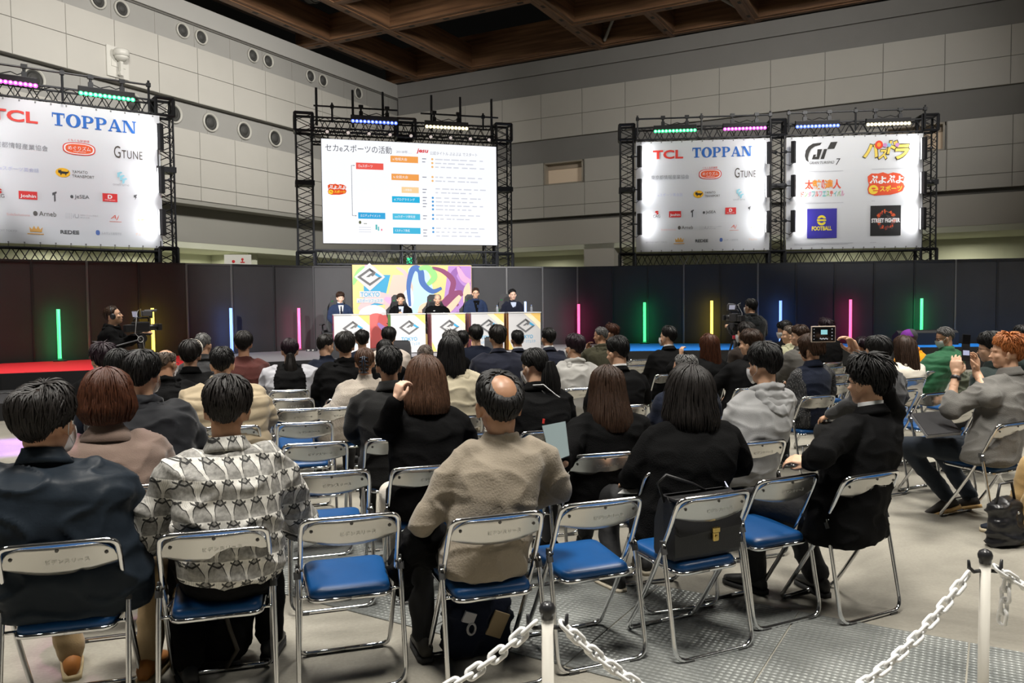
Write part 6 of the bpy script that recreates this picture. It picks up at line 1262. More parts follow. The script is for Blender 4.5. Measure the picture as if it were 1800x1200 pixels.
# ---- fifth to ninth rows, left block
seat('p27', 'person in a cream knitted cardigan with brown hair held by a claw clip', 641, 613, (597, 715), dl=.02, near=2, hs=1.0, sw=.19, bulk=1.05, top=dict(m=cream, kind='turtle', amp=.005, ext=.016), hair=('tied', 'brown', 360), hairover=dict(t=.014), skin='mid', head=(-12, 0, 0))
seat('p15', 'person with a shaved balding head and a mask in a black hooded jacket', 292, 613, None, 205, dl=.0, near=1, hs=1.0, sw=.21, bulk=1.14, cx=18, top=dict(m=blk, kind='hood', name='hooded_jacket', ext=.016, amp=.008), hair=('crop', 'ash', 160), hairover=dict(t=.004), bald=(Vector((-.1, .1, 1)), .85), thin=.15, skin='mid', mask=True, glasses=True, head=(-30, 8, 0))
seat('p16', 'person with tousled black hair and a mask by the red stage wing', 181, 606, None, 210, dl=.0, near=1, sw=.19, top=dict(m=blk, kind='crew', ext=.012), hair=('spiky', 'purpleblack', 200), skin='light', mask=True, head=(10, 0, 0))
seat('p18', 'person in black with a white fleece cap edge over black hair', 334, 600, None, 188, dl=.0, near=1, hs=1.05, sw=.21, bulk=1.08, top=dict(m=blk, kind='collar', name='jacket', ext=.014), hair=('full', 'softblack', 200), hairover=dict(t=.024), skin='light', head=(-4, 0, 0))
seat('p19', 'person with short grey hair just right of the white cap', 357, 586, None, 165, dl=.0, near=1, hs=1.0, sw=.19, top=dict(m=dkgrey, kind='collar', ext=.012), hair=('crop', 'grey', 120), skin='light', head=(-24, 0, 0))
seat('p20', 'person in a maroon sweater by the blue light tube', 428, 585, (438, 685), dl=.0, near=1, sw=.20, bulk=1.06, top=dict(m=maroon, kind='sweater', ext=.014), hair=('full', 'softblack', 260), skin='mid', head=(-6, 2, 0))
seat('p21', 'person with a long black ponytail in a dark bomber jacket with grey sleeves', 509, 597, (508, 685), dl=.02, near=2, hs=1.0, sw=.21, bulk=1.12, top=dict(m=[blk, purple_tint], kind='crew', name='bomber_jacket', amp=.008, ext=.02, sleeve2=.80), hair=('tied', 'purpleblack', 320), hairover=dict(t=.022), skin='light', head=(0, 6, 0), elbowout=.04)
seat('p23', 'person in a black hooded top left of the cream cardigan', 606, 586, (612, 700), dl=.0, near=1, hs=1.02, sw=.215, bulk=1.1, top=dict(m=blk, kind='hood', ext=.016, amp=.007), hair=('full', 'softblack', 260), hairover=dict(t=.026), skin='light', head=(-4, 0, 0))
seat('p22', 'person in a black jacket looking down to the right below the pink tube', 573, 590, None, 150, dl=.0, near=1, sw=.185, top=dict(m=navy, kind='turtle', name='jacket', ext=.012), hair=('short', 'softblack', 160), skin='light', head=(-58, 14, 0))
seat('p24', 'person with a round black haircut in front of the first desk', 636, 582, None, 127, dl=.0, near=0, sw=.18, top=dict(m=navy, kind='crew'), hair=('full', 'black', 90), skin='light')
seat('p25', 'person with black hair in a pale beige sweater before the second desk', 683, 577, None, 133, dl=.0, near=0, sw=.20, bulk=1.1, cx=2, top=dict(m=cloth('pale_beige', sr(205, 192, 180), .9, 80, .2), kind='crew', ext=.012), hair=('full', 'black', 90), skin='light')
seat('p26', 'person with a low black haircut in front of the beige sweater', 676, 598, None, 146, dl=.0, near=0, sw=.18, top=dict(m=blk, kind='crew'), hair=('bob', 'black', 110), hairover=dict(t=.018), skin='light')
seat('p28', 'person in a grey brown knit cap behind the straight brown hair', 747, 607, None, 158, dl=.0, near=1, sw=.19, top=dict(m=navy, kind='collar'), hair=('crop', 'ash', 120), hairover=dict(t=.012), skin='light')
seat('p30', 'person with grey tinged hair behind the long black hair', 791, 583, None, 142, dl=.0, near=0, sw=.18, top=dict(m=blk, kind='collar'), hair=('spiky', 'grey', 110), skin='light')
seat('p31', 'person with a dark bob and blue top before the third desk', 812, 583, None, 124, dl=.0, near=0, sw=.18, top=dict(m=cloth('indigo', sr(50, 50, 120), .8), kind='crew'), hair=('full', 'black', 90), skin='light')
seat('p32', 'person in a navy sweater before the fourth desk', 836, 573, None, 131, dl=.0, near=0, sw=.20, bulk=1.05, top=dict(m=navy, kind='sweater', ext=.01), hair=('full', 'black', 90), skin='light')
seat('p33', 'person in a navy suit with a swept black quiff', 874, 574, None, 155, dl=.0, near=1, hs=1.04, sw=.235, bulk=1.15, top=dict(m=navy2, kind='suit', ext=.014), hair=('spiky', 'softblack', 240), hairover=dict(lift=.02), skin='light', head=(2, 0, 0))
seat('p34', 'person in a navy suit with neat black hair before the fifth desk', 909, 582, None, 128, dl=.0, near=0, sw=.195, bulk=1.05, top=dict(m=navy2, kind='suit', ext=.01, shirt=shirtw), hair=('short', 'black', 90), skin='mid')
seat('p35', 'person in a navy suit right of the fifth desk', 963, 578, None, 137, dl=.0, near=1, sw=.205, bulk=1.08, top=dict(m=navy2, kind='suit', ext=.012, shirt=shirtw), hair=('short', 'black', 140), hairover=dict(t=.022), skin='mid', head=(10, 0, 0))
seat('p37', 'person in a pale grey hooded sweatshirt with a mask, middle rows', 1009, 590, None, 163, dl=.0, near=1, hs=1.02, sw=.205, bulk=1.08, top=dict(m=lgreyh, kind='hood', ext=.014, amp=.008), hair=('full', 'purpleblack', 260), skin='light', mask=True, head=(26, 2, 0))
seat('p38', 'person with cropped grey hair in an olive hooded top, hand at the chin', 1055, 575, (1064, 644), yaw=20, dl=.0, near=1, hs=1.0, sw=.195, bulk=1.05, top=dict(m=olive, kind='hood', ext=.012), hair=('crop', 'grey', 160), skin='mid', head=(42, 4, 0), armL=dict(elbow=(-.24, .16, .74), wrist=(-.10, .12, .98), dir=(.2, -.1, 1), palm=(.5, -.8, 0), vox=.009))
seat('p39', 'person with curly dark hair and a violet cap behind the cropped grey hair', 1073, 571, None, 113, yaw=20, dl=.0, near=0, sw=.18, top=dict(m=blk, kind='crew'), hair=('spiky', 'redbrown', 110), skin='light', head=(50, 0, 0))
seat('p41', 'person in a dark suit with a mask by the blue carpet', 1173, 575, (1180, 657), yaw=20, dl=.0, near=1, hs=1.02, sw=.21, bulk=1.05, top=dict(m=suitb, kind='suit', ext=.012, shirt=shirtw), hair=('short', 'black', 240), hairover=dict(t=.024), skin='light', mask=True, head=(28, 0, 0))
seat('p43', 'person with very long auburn hair below the yellow light tube', 1245, 588, (1252, 668), yaw=20, dl=.0, near=1, hs=1.02, sw=.185, bulk=1.02, top=dict(m=blk, kind='crew', name='coat', ext=.014), hair=('verylong', 'redbrown', 380), hairover=dict(t=.02), skin='light', head=(20, -4, 0), armL=dict(elbow=(-.28, .16, .86), wrist=(-.135, .17, 1.02), dir=(.1, .1, 1), palm=(1, 0, 0), vox=.009, curl=.8))
seat('p45', 'person with wavy brown hair in a black coat holding a blue card', 1317, 583, (1325, 681), yaw=22, dl=.0, near=1, hs=1.05, sw=.205, bulk=1.08, top=dict(m=suitb, kind='collar', name='coat', ext=.014), hair=('full', 'darkbrown', 320), hairover=dict(t=.034), skin='light', head=(36, 4, 0), armL=dict(elbow=(-.30, .10, .70), wrist=(-.33, .26, .76), dir=(.2, .6, .5), palm=(.9, 0, -.3), vox=.008, curl=.9))
seat('p44', 'person with dark hair and a white sleeve at the camera operator', 1309, 569, None, 128, yaw=22, dl=.0, near=1, hs=1.12, sw=.19, top=dict(m=cloth('dark_brown', (.03, .022, .018)), kind='collar', ext=.01), hair=('full', 'softblack', 180), skin='light', mask=True, head=(30, 0, 0))
seat('p48', 'person in a brownish grey jacket seen in profile', 1404, 573, None, 139, yaw=26, dl=.0, near=1, hs=1.04, sw=.20, bulk=1.06, top=dict(m=cloth('taupe', (.085, .080, .072), .85, 120, .3), kind='suit', ext=.012), hair=('full', 'darkbrown', 240), hairover=dict(t=.022), skin='light', face=True, head=(54, 0, 0))
seat('p47', 'person in pale khaki with a brownish crop behind the profile', 1386, 574, None, 124, yaw=26, dl=.0, near=0, hs=1.0, sw=.18, top=dict(m=cloth('pale_khaki', sr(170, 168, 140), .9), kind='hood', ext=.01), hair=('short', 'ash', 90), skin='light', head=(58, 0, 0))
seat('p46', 'person with black hair and a light mask furthest right of the operator', 1378, 566, None, 113, yaw=26, dl=.0, near=0, hs=1.06, sw=.18, top=dict(m=blk, kind='collar', ext=.01), hair=('full', 'black', 90), skin='light', head=(56, 10, 0), mask=True)
seat('p50', 'person in black behind the raised phone', 1449, 562, (1468, 636), yaw=26, dl=.0, near=1, hs=1.04, sw=.215, bulk=1.16, top=dict(m=blk, kind='crew', ext=.014), hair=('spiky', 'purpleblack', 160), skin='light', head=(30, 0, 0))
seat('p51', 'person wearing headphones near the pink tube at the right', 1513, 594, None, 118, yaw=26, dl=.0, near=0, hs=1.0, sw=.18, top=dict(m=blk, kind='crew'), hair=('full', 'purpleblack', 80), skin='light', head=(20, 0, 0))
seat('p53', 'person with very long dark hair over an off white fleece', 1588, 592, (1612, 664), yaw=26, dl=.0, near=1, hs=1.08, sw=.20, bulk=1.12, top=dict(m=offw, kind='hood', name='fleece', ext=.016), hair=('verylong', 'darkbrown', 420), hairover=dict(t=.024, flare=((0, 1.02), (.1, 1.08), (.25, 1.0), (.5, .8))), skin='light', head=(10, 4, 6))
seat('p54', 'person in a purple and grey knit cap and an amber hooded jacket', 1597, 580, None, 124, yaw=26, dl=.0, near=1, hs=1.05, sw=.20, bulk=1.14, cx=10, top=dict(m=yellow, kind='hood', name='hooded_jacket', ext=.016), hair=('crop', 'ash', 40), skin='light', head=(60, 14, 0))
seat('p55', 'person with grey hair, glasses and mask in a green down jacket', 1660, 576, (1652, 650), yaw=28, dl=.0, near=1, hs=1.06, sw=.215, bulk=1.25, top=dict(m=green, kind='puffer', amp=.006, ext=.02, quilt=.012, qf=38), hair=('crop', 'grey', 240), hairover=dict(t=.012), skin='mid', face=True, glasses=True, mask=True, head=(52, 16, 0))
seat('p57', 'person with black hair at the right photo edge behind the orange hair', 1796, 574, None, 150, yaw=28, dl=.0, near=1, hs=1.04, sw=.20, top=dict(m=dkgreen, kind='collar', ext=.012), hair=('full', 'black', 160), skin='light', glasses=True, head=(40, 0, 0))
seat('p58', 'person in beige trousers and navy canvas shoes cut by the right photo edge', 1962, 600, None, 270, yaw=64, dl=.0, near=1, sw=.20, top=dict(m=char, kind='crew', ext=.012), hair=('short', 'black', 100), skin='light', pants=cloth('beige_chino', sr(190, 160, 112), .8, 120, .2), shoe=mat('shoe_navy_canvas', (.012, .018, .032), .75), sole=mat('sole_white', sr(206, 192, 164), .7), legL=dict(knee=(-.12, .40, .52), ankle=(-.10, .50, .085), toe=12), legR=dict(knee=(.14, .44, .50), ankle=(.14, .54, .085), toe=8), legw=1.05)
# ---- empty chairs
for x, y, a, lab in ((618, 908, 17, 'empty chrome folding chair, nearest of the empty column left of the bald crown'), (583, 829, 17, 'empty chrome folding chair, second of the empty column'), (555, 778, 17, 'empty chrome folding chair, third of the empty column'), (537, 742, 17, 'empty chrome folding chair, fourth of the empty column'), (527, 718, 17, 'empty chrome folding chair, fifth of the empty column'), (515, 700, 17, 'empty chrome folding chair, furthest of the empty column'),
    (1066, 881, 22, 'empty chrome folding chair right of the oatmeal sweater in the nearest row'), (1266, 869, 25, 'chrome folding chair carrying the black leather briefcase'), (1396, 838, 26, 'empty chrome folding chair between the briefcase chair and the black suit'),
    (425, 787, 17, 'empty chrome folding chair hidden behind the flower print shirt'), (915, 806, 17, 'empty chrome folding chair half hidden behind the oatmeal sweater'), (845, 760, 17, 'empty chrome folding chair left of the bald head'), (1086, 746, 18, 'empty chrome folding chair right behind the long dark brown hair'),
    (1128, 631, 20, 'far empty chrome folding chair by the stage front, left of the dark suit'), (1122, 641, 20, 'empty chrome folding chair one row behind the far one by the stage'), (1472, 644, 26, 'empty chrome folding chair left of the tousled hair, furthest of three'), (1476, 657, 26, 'empty chrome folding chair left of the tousled hair, middle of three'), (1477, 673, 26, 'empty chrome folding chair left of the tousled hair, nearest of three'),
    (1596, 685, 26, 'empty chrome folding chair in front of the long haired person in fleece'), (1697, 716, 28, 'empty chrome folding chair beyond the laptop'), (1650, 690, 28, 'empty chrome folding chair between the fleece and the green jacket')):
    chair_px(x, y, a, lab)
# ------------------------------------------------------------------ panelists on the stage
gch = mat('gaming_chair_black', (.008, .008, .009), .6); gac = mat('gaming_chair_green', sr(30, 120, 60), .5)
BK = Vector((-DD.y, DD.x, 0))
def panelist(i, hx, hy, chx, label, **k):
    P = online(hx, D0 + BK * (DEP + .42), DD); O = Vector((P.x, P.y, SH + .006)); yaw = R(180) + YAW + R(k.pop('yawd', 0))
    Q = online(chx, D0 + BK * (DEP + .62), DD)
    g = empty('gaming_chair', 'black high backed gaming chair with side wings, %s of five from the left' % ordn[i], 'chair', (Q.x, Q.y, SH + .006), R(180) + YAW + R(k.pop('chyaw', 0)), 'black gaming chairs behind the desks')
    m = MB(); m.box((0, .02, .44), (.52, .52, .10), bev=.03)
    for s in (-1, 1): m.box((s * .24, .04, .49), (.08, .46, .10), bev=.03)
    m.build('seat', gch, g)
    m = MB(); out = [(-.22, .50), (-.24, .66), (-.31, .86), (-.32, 1.0), (-.22, 1.10), (-.18, 1.20), (-.17, 1.32), (-.11, 1.38), (.11, 1.38), (.17, 1.32), (.18, 1.20), (.22, 1.10), (.32, 1.0), (.31, .86), (.24, .66), (.22, .50)]
    m.loft([[(x, -.22 - (z - .5) * .22 - .05, z) for x, z in out], [(x, -.22 - (z - .5) * .22 + .05 + .05 * (abs(x) > .2), z) for x, z in out]]); m.build('backrest', gch, g)
    m = MB()
    for s in (-1, 1): m.box((s * .12, -.345, 1.21), (.05, .03, .07), (R(-12), 0, 0)); m.box((s * .165, -.24, .8), (.02, .02, .4), (R(-12), s * .1, 0))
    m.build('accent_trim', gac, g)
    m = MB(); m.tube([(0, 0, .08), (0, 0, .40)], .03, 10); m.build('gas_post', gch, g); m = MB()
    for q in range(5): a = 2 * PI * q / 5; m.tube([(0, 0, .11), (.3 * math.cos(a), .3 * math.sin(a), .06)], [.03, .018], 8); m.ell((.3 * math.cos(a), .3 * math.sin(a), .03), (.03, .03, .03), None, 8, 6)
    m.build('star_base', gch, g)
    for s in (-1, 1): m = MB(); m.tube([(s * .29, .02, .44), (s * .30, .0, .66)], .02, 8); m.box((s * .30, .04, .67), (.08, .26, .03), bev=.01); m.build('armrest', gch, g)
    d = (O - CP).dot(FW); k.setdefault('near', 1); k.setdefault('hvox', .0075)
    return person(label, O, yaw, px(hx, hy, d - .02), face=True, hipy=-.02, **k)
bluesuit = cloth('blue_suit', sr(40, 52, 78), .75, 120, .2, .05); ltshirt = cloth('pale_blue_shirt', sr(190, 200, 220), .8, 120, .1, 0)
def shirt_front(inf, m_, tie=None, w=.062):
    """shirt and tie showing in the jacket opening"""
    NB = inf['NB']; m = MB(); c = NB + Vector((0, .060, -.01))
    pts = [(-w, .0), (w, .0), (w * .62, -.16), (.015, -.30), (-.015, -.30), (-w * .62, -.16)]
    def fy(z): return .088 + .30 * min(.20, -z) * .50
    m.loft([[NB + Vector((x, fy(z) + .028, z - .02)) for x, z in pts], [NB + Vector((x, fy(z) - .01, z - .02)) for x, z in pts]]); m.build('shirt_front', m_, inf['g'])
    if tie: m = MB(); m.loft([[NB + Vector((x, fy(z) + .042, z - .02)) for x, z in pts2] for pts2 in [[(-.014, -.02), (.014, -.02), (.026, -.24), (0, -.28), (-.026, -.24)]]] + [[NB + Vector((x, fy(z) + .03, z - .02)) for x, z in [(-.014, -.02), (.014, -.02), (.026, -.24), (0, -.28), (-.026, -.24)]]]); m.build('tie', tie, inf['g'])
a = panelist(0, 598, 514, 588, 'panelist in a navy suit and tie with brown hair at the first desk', hs=1.02, sw=.20, bulk=1.0, top=dict(m=bluesuit, kind='suit', ext=.012, shirt=shirtw), hair=('full', 'darkbrown', 120), skin='pale', head=(10, 12, 0), chyaw=-14, yawd=6)
shirt_front(a, shirtw, navy2)
a = panelist(1, 704, 517, 704, 'panelist in a black jacket speaking into a microphone at the second desk', hs=1.0, sw=.19, top=dict(m=suitb, kind='suit', ext=.012), hair=('full', 'darkbrown', 120), skin='light', head=(-4, 2, 0), armR=dict(elbow=(.27, .12, .72), wrist=(.075, .29, .86), dir=(-.35, .1, .9), palm=(-.6, -.7, .1), curl=.95, vox=.008))
shirt_front(a, ltshirt)
MICP = Matrix.Translation(a['g'].location) @ Matrix.Rotation(a['g'].rotation_euler.z, 4, 'Z')
P = MICP @ Vector((.045, .30, .90)); g = empty('microphone', 'black handheld microphone held up by the second panelist', 'microphone', P, a['g'].rotation_euler.z)
m = MB(); m.tube([(.02, .01, -.10), (0, -.03, .07)], [.013, .017], 10); m.build('handle', barm, g, True); m = MB(); m.ell((-.005, -.045, .10), (.025, .025, .03), None, 12, 8); m.build('grille', mat('mic_grille', (.10, .10, .11), .4, .7), g, True)
a = panelist(2, 769, 517, 768, 'panelist with short grey hair in a black sponsored jersey at the third desk', hs=1.03, sw=.215, bulk=1.14, top=dict(m=blk, kind='crew', ext=.012), hair=('crop', 'ltgrey', 100), bald=(Vector((0, .45, .9)), .75), thin=.2, skin='light', head=(-10, 6, 0))
m = MB(); NB = a['NB']; m.cur = 0; m.loft([[NB + Vector((x, .142, z)) for x, z in ((-.09, -.27), (.11, -.25), (.11, -.21), (-.07, -.225))], [NB + Vector((x, .10, z)) for x, z in ((-.09, -.27), (.11, -.25), (.11, -.21), (-.07, -.225))]]); m.cur = 1
for x, z, w in ((.10, -.12, .05), (.08, -.19, .10), (-.11, -.17, .07)): m.box(NB + Vector((x, .125, z)), (w, .02, .016))
m.build('jersey_print', [mat('jersey_magenta', sr(200, 30, 130), .6), mat('jersey_white', (.7, .7, .7), .6)], a['g'])
a = panelist(3, 836, 507, 829, 'panelist with swept up hair and glasses in a navy jacket over a black turtleneck at the fourth desk', hs=1.0, sw=.205, bulk=1.05, top=dict(m=bluesuit, kind='suit', ext=.012), hair=('short', 'darkbrown', 120), hairover=dict(t=.024), skin='light', glasses=True, head=(-6, 2, 0), chyaw=-12)
shirt_front(a, blk, None, .075)
a['g']['label'] = 'panelist in a navy jacket over a black turtleneck at the fourth desk'
a = panelist(4, 901, 509, 890, 'panelist in a dark jacket over a pale blue shirt at the fifth desk', hs=1.06, sw=.205, bulk=1.12, top=dict(m=navy2, kind='suit', ext=.012), hair=('short', 'black', 120), hairover=dict(t=.022), skin='pale', jaw=1.1, head=(2, 6, 4), chyaw=-14)
shirt_front(a, ltshirt, None, .072)
# ------------------------------------------------------------------ camera operators and their cameras
camk = mat('camera_black', (.016, .016, .018), .4); camg = mat('camera_grey', (.10, .10, .11), .5); glassm = mat('lens_glass', (.02, .025, .04), .05, spec=.9); redm = mat('ring_red', sr(190, 20, 50), .4); cablew = mat('cable_white', (.55, .55, .55), .5)
def video_camera(C, rz, lab, hgt=1.36, pan=(.0, -.62, -.12)):
    hgt /= .8
    """broadcast camera on a tripod, lens along +y, C on the floor"""
    g = empty('video_camera', lab, 'video camera', C, rz); h = hgt
    m = MB(); m.box((0, 0, h), (.12, .27, .17), bev=.02); m.box((0, -.16, h - .02), (.10, .12, .13), bev=.015); m.box((0, -.24, h - .02), (.09, .08, .12), bev=.01); m.build('camera_body', camk, g)
    m = MB(); m.tube([(0, .12, h - .01), (0, .17, h - .01), (0, .18, h - .01), (0, .28, h - .01)], [.045, .045, .052, .058], 16); m.cur = 1; m.tube([(0, .275, h - .01), (0, .282, h - .01)], .05, 16); m.build('zoom_lens', [camk, glassm], g, True)
    m = MB(); m.box((0, .31, h - .01), (.15, .07, .11), bev=.01); m.build('lens_hood', camk, g)
    m = MB(); m.tube(fillet([(0, -.12, h + .09), (0, -.10, h + .15), (0, .14, h + .15), (0, .15, h + .09)], .03, 4), .014, 8); m.build('carry_handle', camk, g, True)
    m = MB(); m.box((-.10, -.02, h + .21), (.16, .03, .11), (R(10), 0, 0), .006); m.cur = 1; m.box((-.10, -.037, h + .21), (.14, .004, .09), (R(10), 0, 0)); m.cur = 0; m.tube([(-.1, 0, h + .08), (-.1, 0, h + .17)], .01, 6); m.build('monitor', [camk, mat('monitor_screen', (.1, .1, .12), .3, emit=(.5, .5, .62), es=.55)], g)
    m = MB(); m.box((.02, .10, h + .22), (.07, .16, .09), bev=.01); m.box((-.02, .2, h + .20), (.05, .05, .12), bev=.01); m.tube([(.03, .05, h + .26), (.03, .27, h + .27)], .022, 10); m.build('wireless_unit', camg, g)
    m = MB(); m.tube([(.06, -.02, h + .18), (.10, -.05, h + .3), (.02, -.06, h + .26), (.08, -.12, h + .1), (.07, -.14, h - .1), (.09, -.02, h - .25), (.08, .02, h - .5)], .0045, 6); m.tube([(.0, -.05, h - .12 + .05 * math.sin(a)) if 0 else (.09, -.06 + .05 * math.cos(a), h - .2 + .05 * math.sin(a)) for a in [2 * PI * i / 14 for i in range(14)]], .0045, 6, closed=True); m.build('cable_loop', cablew, g, True)
    m = MB(); m.box((0, 0, h - .125), (.10, .30, .03)); m.tube([(-.09, 0, h - .19), (.09, 0, h - .19)], .06, 14); m.box((0, 0, h - .20), (.10, .12, .12), bev=.02); m.lathe([(0, h - .36), (.05, h - .36), (.065, h - .28), (.06, h - .25), (0, h - .25)], 16); m.build('fluid_head', camk, g, False)
    m = MB(); m.tube([(.07, -.04, h - .2), (.09, pan[1], h - .2 + pan[2])], .011, 8); m.tube([(.0895, pan[1] + .12, h - .2 + pan[2] * .82), (.09, pan[1], h - .2 + pan[2])], .016, 8); m.build('pan_bar', camg, g, True)
    m = MB(); m.tube([(0, 0, h - .44), (0, 0, h - .37)], .055, 14); m.build('tripod_ring', redm, g, True)
    m = MB(); m.tube([(0, 0, h - .75), (0, 0, h - .44)], .035, 12); m.build('tripod_column', camg, g, True)
    for q in range(3):
        a = 2 * PI * q / 3 + .5; e = (.42 * math.cos(a), .42 * math.sin(a), .015); s = (.05 * math.cos(a), .05 * math.sin(a), h - .5)
        m = MB(); m.tube([s, tuple(.55 * s[i] + .45 * e[i] for i in range(3))], .02, 8); m.tube([tuple(.5 * s[i] + .5 * e[i] for i in range(3)), e], .014, 8); m.box(tuple(.5 * s[i] + .5 * e[i] for i in range(3)), (.05, .05, .05)); m.ell(e, (.03, .03, .015), None, 8, 6); m.build('tripod_leg', camk, g)
    g.scale = (.8, .8, .8); return g
dO = FPX / 132; O = ground(px(196, 600, dO)); PT = px(200, 538, dO)
c = person('camera operator in a black hooded jacket with headphones at the left, standing', O, R(-72), PT, standing=True, hs=1.0, near=1, hvox=.0085, sw=.195, bulk=1.05, top=dict(m=blk, kind='hood', name='hooded_jacket', ext=.016, hem=-.1, amp=.008), hair=('crop', 'darkbrown', 140), hairover=dict(t=.012), skin='light', head=(0, -14, 0), face=True,
     armR=dict(elbow=(.26, .10, 1.16), wrist=(.16, .33, 1.27), dir=(-.2, .9, .35), palm=(-.4, -.1, -.9), vox=.007, curl=.9), armL=dict(elbow=(-.26, .14, 1.18), wrist=(-.10, .38, 1.30), curl=.9), pants=blk)
MH = c['MH']; m = MB(); m.tube([MH @ Vector((.092 * math.cos(a), -.005, .03 + .10 * math.sin(a))) for a in [PI * i / 12 for i in range(13)]], .009, 8); m.build('headphone_band', camk, c['g'], True)
for s in (-1, 1): m = MB(); m.ell((s * .092, -.004, -.008), (.020, .036, .042), None, 14, 10, MH); m.build('headphone_cup', camk, c['g'], True)
video_camera(ground(px(248, 600, dO - .05)), R(-34), 'video camera on a tripod in front of the left operator', hgt=1.40)
dO2 = FPX / 106; O = ground(px(1321, 600, dO2)); PT = px(1319, 526, dO2)
c2 = person('camera operator in a dark hooded jacket at the right, standing with the back turned', O, R(22), PT, standing=True, hs=1.0, near=1, sw=.205, bulk=1.08, top=dict(m=cloth('black_fleece', (.010, .012, .013), .85, 60, .3), kind='hood', name='hooded_jacket', ext=.018, hem=-.1), hair=('full', 'black', 160), hairover=dict(t=.016), skin='light', mask=True, head=(18, 0, 0), armL=dict(elbow=(-.30, .06, 1.15), wrist=(-.22, .30, 1.24), curl=.8), armR=dict(elbow=(.27, .04, 1.12), wrist=(.10, .30, 1.22)), pants=blk)
m = MB(); m.box(c2['SHR'] + Vector((-.06, -.105, -.07)), (.055, .012, .045)); m.build('shoulder_mark', mat('mark_white', (.7, .7, .7), .6), c2['g'])
video_camera(ground(px(1292, 600, dO2 - .1)), R(20), 'video camera on a grey column tripod beside the right operator', hgt=1.40, pan=(0, -.35, .0))
# ------------------------------------------------------------------ things people hold, wear or left on chairs
def at_pt(P, rz=0.): return Matrix.Translation(P) @ Matrix.Rotation(rz, 4, 'Z')
rimm = mat('phone_case', sr(206, 190, 176), .4); scrn = mat('phone_screen', (.004, .004, .005), .15)
P = px(1447, 587, 4.80); g = empty('phone', 'phone in a pale case held up sideways, its screen showing the stage', 'phone', P, R(4))
m = MB(); m.box((0, 0, 0), (.152, .009, .098), bev=.0035); m.build('phone_body', rimm, g); m = MB(); m.box((0, -.0052, 0), (.142, .002, .086)); m.build('screen', scrn, g)
m = MB(); m.cur = 0; m.box((.003, -.0066, .012), (.040, .001, .028)); m.cur = 1
for k in range(6): m.box((-.02 + k * .0085, -.0066, -.026 - .003 * (k % 2)), (.007, .001, .008))
for k in range(4): m.box((.052, -.0066, -.03 + k * .02), (.006, .001, .006)); m.box((-.06, -.0066, -.03 + k * .02), (.005, .001, .004))
m.build('screen_picture', [mat('screen_cyan', (0, 0, 0), .3, emit=sr(150, 215, 220), es=.9), mat('screen_white', (0, 0, 0), .3, emit=sr(200, 205, 210), es=.6)], g)
P = px(1699, 608, 5.96); g = empty('flip_phone', 'tall black folding phone held upright by the person with orange hair', 'phone', P, R(10))
m = MB(); m.box((-.004, 0, .050), (.070, .008, .080), (0, R(4), 0), .006); m.build('upper_half', camk, g); m = MB(); m.box((-.010, -.006, -.050), (.070, .010, .125), (R(-6), R(4), 0), .006); m.build('lower_half', camk, g)
m = MB(); m.box((-.004, -.0048, .050), (.060, .002, .068), (0, R(4), 0)); m.build('camera_window', scrn, g); m = MB(); m.box((-.012, -.0125, -.050), (.052, .002, .036), (R(-6), R(4), 0)); m.build('screen_picture', mat('screen_lilac', (0, 0, 0), .3, emit=sr(190, 195, 225), es=.85), g)
W_ = INFO['p11']; Mi = W_['Mi']; wl = W_['arms'][0]; m = MB(); d_ = (wl[3] - wl[2]).normalized(); m.tube([wl[3] - d_ * .045, wl[3] - d_ * .020], .034, 16); m.box(wl[3] - d_ * .032 + Vector((-.01, -.034, 0)), (.03, .012, .03)); m.build('wrist_band', camk, W_['g'], True)
# claw clip in the brown hair
c = INFO['p27']; MH = c['MH']; m = MB()
for s in (-1, 1):
    for k in range(5): z = .06 - k * .034; m.tube([MH @ Vector((s * .006, -.128, z)), MH @ Vector((s * .034, -.126, z - .006)), MH @ Vector((s * .046, -.104, z - .010))], [.006, .005, .003], 6)
    m.tube([MH @ Vector((s * .008, -.126, .07)), MH @ Vector((s * .012, -.134, .0)), MH @ Vector((s * .008, -.122, -.085))], .007, 6)
m.build('claw_clip', mat('clip_dark', (.02, .028, .045), .2), c['g'], True)
m = MB(); m.ell((0, -.095, -.01), (.05, .035, .08), None, 16, 12, MH); m.build('hair_twist', MAT['hair_brown'], c['g'], True)
def tail(key, top, L_, r, matn, n=90, back=.02, fl=1.0, x=0.):
    c = INFO[key]; MH = c['MH']; m = MB(); rn = random.Random(3); A = MH @ Vector((x, -.115, top))
    for k in range(n):
        a = rn.uniform(0, 2 * PI); q = rn.random() ** .5; pts = []
        for i in range(7): t = i / 6; w = r * (.35 + .9 * math.sin(PI * (.12 + .7 * t))) * fl; pts.append(A + Vector((q * w * math.cos(a) + .02 * math.sin(t * 5 + a) * t, -.012 - back * math.sin(PI * t) + q * w * .5 * math.sin(a), -L_ * t * rn.uniform(.93, 1.0))))
        m.tube(pts, [.004, .006, .006, .006, .005, .004, .001], 3, cap=False)
    m.tube([A, A + Vector((0, -.02, -L_ * .3)), A + Vector((0, -.02, -L_ * .7)), A + Vector((0, -.01, -L_ * .95))], [r * .5, r * .9, r * .85, r * .2], 10); m.build('ponytail', MAT['hair_' + matn], c['g'], True)
tail('p21', -.03, .46, .055, 'softblack', 130); tail('p36', .02, .36, .05, 'black', 110, .03, 1.1, .04)
c = INFO['p21']; MH = c['MH']; m = MB(); m.ell((0, -.112, -.03), (.03, .025, .025), None, 12, 8, MH); m.build('hair_tie', blk, c['g'], True)
m = MB(); NB = c['NB']; m.cur = 0
for k, (x, z) in enumerate(((.05, -.10), (.085, -.115), (.12, -.14))): m.box(NB + Vector((x, -.150, z)), (.022, .012, .05), (0, .4, 0))
